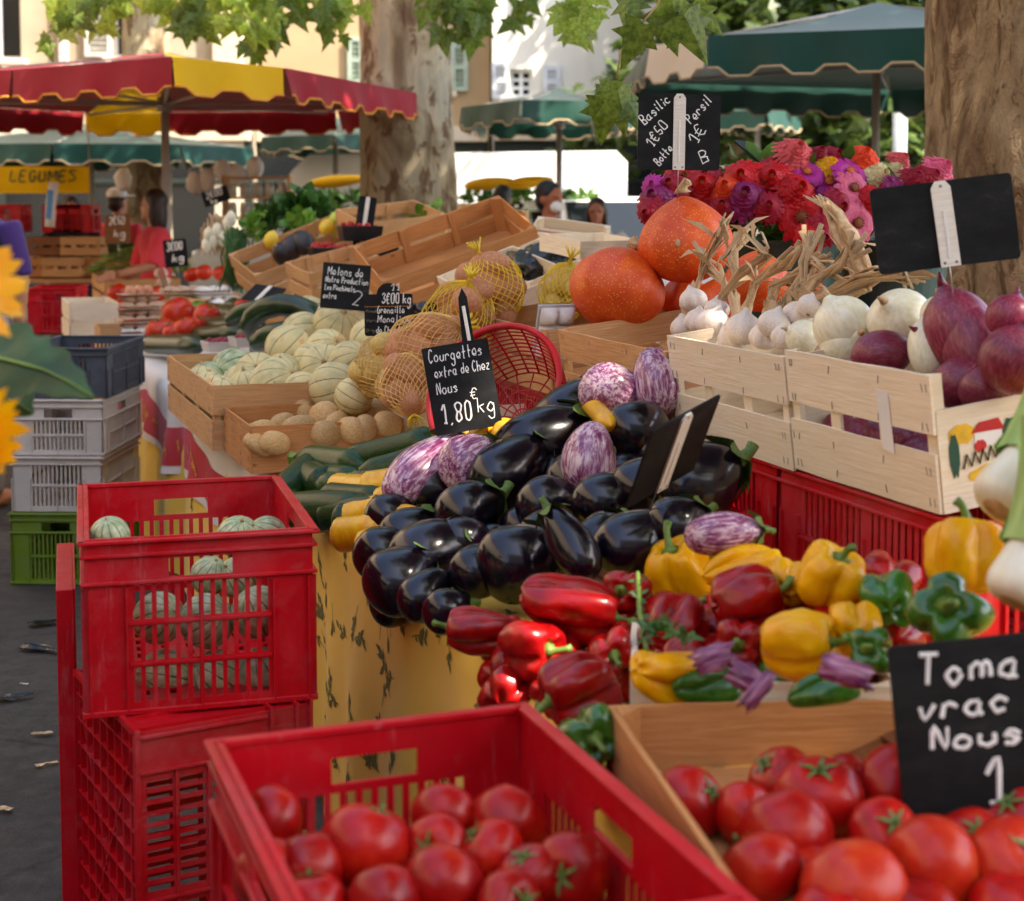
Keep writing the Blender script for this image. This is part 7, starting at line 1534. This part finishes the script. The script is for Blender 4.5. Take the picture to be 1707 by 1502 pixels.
def person(label, px, head_py, Y, yaw, shirt, trousers, skin='skin', hair='hair_dark', long_hair=False, arms=((-20, 10), (20, 10)), lean=0, mask=False, cap=None, turn=0, seat=0):
    hz = P(px, head_py, Y).z; H = hz + .11; k = H / 1.70; X = P(px, 330, Y).x
    p_ = thing('person', label, 'person', Matrix.Translation((X, Y, 0)) @ Matrix.Rotation(yaw, 4, 'Z') @ Matrix.Rotation(lean, 4, 'X')); S = lambda *a_: Vector(a_) * k
    def limbs(g, kind):
        mb = MB()
        if kind in ('body', 'shirt'):
            ell3(mb, S(0, 0, 1.30), (S(.185 + g, 0, 0).x, (.105 + g) * k, .16 * k)); ell3(mb, S(0, 0, 1.12), ((.15 + g) * k, (.1 + g) * k, .2 * k)); ell3(mb, S(0, 0, .95), ((.165 + g) * k, (.115 + g) * k, .14 * k))
        for s_, (ab, fw) in zip((-1, 1), arms):
            sh_ = S(s_ * .175, 0, 1.385); a_ = R(abs(ab)); f_ = R(fw); el = sh_ + S(s_ * math.sin(a_) * .27, -math.sin(f_) * .2, -math.cos(a_) * math.cos(f_) * .27); el2 = R(fw * 2.2 + 10); wr = el + S(-s_ * .04, -math.sin(el2) * .24, -math.cos(el2) * .24)
            if kind == 'shirt': mb.tube([sh_, sh_.lerp(el, .5), el], [(.062 + g) * k, (.056 + g) * k, (.05 + g) * k], 10)
            elif kind == 'body':
                mb.tube([sh_, sh_.lerp(el, .5), el, el.lerp(wr, .4), wr], [.055 * k, .048 * k, .04 * k, .038 * k, .026 * k], 10); d = (wr - el).normalized(); ell3(mb, wr + d * .045 * k, (.026 * k, .022 * k, .05 * k)); sd_ = d.cross(Vector((0, 1, .2))).normalized()
                for q, (o_, l_) in enumerate(((-.024, .06), (-.009, .075), (.008, .072), (.023, .055))): b_ = wr + d * .08 * k + sd_ * o_ * k; mb.tube([b_ - d * .02, b_ + d * l_ * .55 * k, b_ + (d + Vector((0, -.3, -.1))) * l_ * k], [.0105, .0098, .008], 7)
                mb.tube([wr + d * .03 * k + sd_ * -.018 * k, wr + d * .06 * k + sd_ * -.045 * k, wr + d * .09 * k + sd_ * -.05 * k], [.012, .011, .009], 7)
        if kind in ('body', 'trousers'):
            for s_ in (-1, 1): mb.tube([S(s_ * .085, 0, .92), S(s_ * .09, -.01, .7), S(s_ * .09, -.01, .48), S(s_ * .09, .015, .3), S(s_ * .09, .02, .07)], [(.088 + g) * k, (.078 + g) * k, (.056 + g) * k, (.054 + g) * k, (.038 + g) * k], 12)
            if kind == 'trousers': ell3(mb, S(0, 0, .93), ((.168 + g) * k, (.118 + g) * k, .1 * k))
        if kind == 'body':
            for s_ in (-1, 1): ell3(mb, S(s_ * .09, -.06, .04), (.045 * k, .12 * k, .038 * k))
            mb.tube([S(0, .01, 1.38), S(0, 0, 1.46), S(0, -.01, 1.52)], [.07 * k, .052 * k, .05 * k], 10)
            rt = Matrix.Rotation(turn, 3, 'Z'); hc = S(0, -.01, 1.585); hd = MB()
            ell3(hd, (0, .01, .025), (.073, .092, .095), 20, 14); ell3(hd, (0, -.022, -.035), (.056, .062, .075), 16, 12); ell3(hd, (0, -.085, -.012), (.012, .02, .024)); ell3(hd, (0, -.078, -.085), (.026, .018, .018)); 
            for s_ in (-1, 1): ell3(hd, (s_ * .074, .012, -.005), (.011, .02, .03)); ell3(hd, (s_ * .03, -.078, .022), (.022, .012, .009))
            ell3(hd, (0, -.08, -.052), (.022, .012, .009))
            mb.add([hc + rt @ (Vector(v_) * k) for v_ in hd.v], hd.f)
        return mb
    bd = link('body', fuse(limbs(0, 'body'), .0105, 3), p_, None, M[skin])
    link('shirt', fuse(limbs(.014, 'shirt'), .016, 5), p_, None, M[shirt]); link('trousers', fuse(limbs(.014, 'trousers'), .018, 5), p_, None, M[trousers])
    HM = Matrix.Translation(S(0, -.01, 1.585)) @ Matrix.Rotation(turn, 4, 'Z') @ Matrix.Diagonal((k, k, k, 1))
    hm = MB(); ell3(hm, (0, .022, .045), (.082, .094, .09), 20, 14)
    if long_hair:
        ell3(hm, (0, .06, -.06), (.085, .05, .15), 16, 12); ell3(hm, (-.075, .02, -.05), (.02, .045, .11)); ell3(hm, (.075, .02, -.05), (.02, .045, .11))
    else: ell3(hm, (0, .05, -.01), (.075, .062, .075), 16, 12)
    link('hair', fuse(hm, .011, 3), p_, HM, M[hair])
    em = MB()
    for s_ in (-1, 1): ell3(em, (s_ * .03, -.086, .008), (.011, .006, .006), 8, 6)
    link('eyes', em.mesh(smooth=True), p_, HM, M['eye'])
    if not mask: mm = MB(); ell3(mm, (0, -.089, -.052), (.022, .006, .006), 10, 6); link('mouth', mm.mesh(smooth=True), p_, HM, M['fab_rose'])
    if mask: mm = MB(); ell3(mm, (0, -.058, -.052), (.056, .048, .045), 16, 10); link('face_mask', mm.mesh(smooth=True), p_, HM, M['paper'])
    if cap: cm = MB(); ell3(cm, (0, .02, .07), (.086, .1, .07), 18, 10); cm.bbox((0, -.1, .06), (.13, .1, .012), .005); link('cap', cm.mesh(smooth=True), p_, HM, M[cap])
    return p_
person('woman with long dark hair in a red top under the red parasol', 258, 345, 10.6, R(-60), 'fab_red', 'fab_denim', hair='hair_dark', long_hair=True, arms=((14, 20), (14, 30)), turn=R(-30))
person('man in a rose shirt with a white face mask facing right', 915, 332, 10.3, R(52), 'fab_rose', 'fab_dark', 'skin_tan', 'hair_black', arms=((12, 25), (12, 35)), mask=True)
person('woman facing the camera beside the white car', 995, 356, 11.8, R(-8), 'fab_cream', 'fab_denim', 'skin_tan', 'hair_dark', long_hair=True, arms=((30, 35), (30, 40)))
person('person with black hair seen from behind left of the masked man', 838, 334, 12.6, R(165), 'fab_dark', 'fab_dark', 'skin', 'hair_black', arms=((12, 10), (12, 10)))
person('person in red with a white cap in the back stall', 196, 338, 13.0, R(150), 'fab_red', 'fab_dark', 'skin', 'hair_dark', cap='paper')
person('brown-haired person bending at the back stall crates', 118, 352, 12.8, R(20), 'fab_dark', 'fab_denim', 'skin', 'hair_dark')
person('passer-by in purple with dark vest cut off at the left edge', -48, 300, 7.6, R(170), 'fab_purple', 'fab_grey', 'skin', 'hair_dark', arms=((16, 0), (22, 0)))
vp = bpy.data.objects['person.006'] if 'person.006' in bpy.data.objects else None
if vp:
    vm = MB(); ell3(vm, (0, .0, 1.29), (.225, .145, .15)); ell3(vm, (0, 0, 1.10), (.195, .14, .2)); link('vest', fuse(vm, .016, 4), vp, None, M['fab_dark'])

# ---------------------------------------------------------------- unseen tents added to block low light from the left and behind
for i, (x_, y_) in enumerate(((-5.0, -4.6), (-5.0, -1.4), (-5.0, 1.8), (-5.0, 5.0), (-1.6, -4.4), (1.7, -4.4))):
    tt = thing('light_block_tent', 'unseen tent added to block low light, %s' % ['at the corner', 'second along', 'third along', 'farthest along', 'behind the photographer on the left', 'behind the photographer on the right'][i], 'tent', Matrix.Translation((x_, y_, 0)), 'tents added to block low light')
    pk_ = Vector((0, 0, 2.75)); cr_ = [Vector((x, y, 2.25)) for x, y in ((-1.5, -1.5), (1.5, -1.5), (1.5, 1.5), (-1.5, 1.5))]
    for q in range(4):
        a_, b_ = cr_[q], cr_[(q + 1) % 4]; link('roof_panel', MB().add([pk_, a_, b_], [(0, 1, 2)]).mesh(), tt, None, M['can_green']); link('valance', MB().add([a_, b_, b_ - Vector((0, 0, .25)), a_ - Vector((0, 0, .25))], [(0, 1, 2, 3)]).mesh(), tt, None, M['can_green'])
        link('leg', MB().tube([a_ * .98, Vector((a_.x * .98, a_.y * .98, 0))], .02, 8).mesh(smooth=True), tt, None, M['alu'])
    link('back_tarp', MB().grid(lambda u, v: Vector((-1.45 + .03 * math.sin(u * 20), (u - .5) * 2.9, 2.2 * v + .03)), 20, 4).mesh(smooth=True), tt, None, M['can_green'])
    link('counter', MB().bbox((.9, 0, .42), (.7, 2.6, .84), .02).mesh(), tt, None, M['wood_dark'])
print('objects', len(bpy.data.objects))
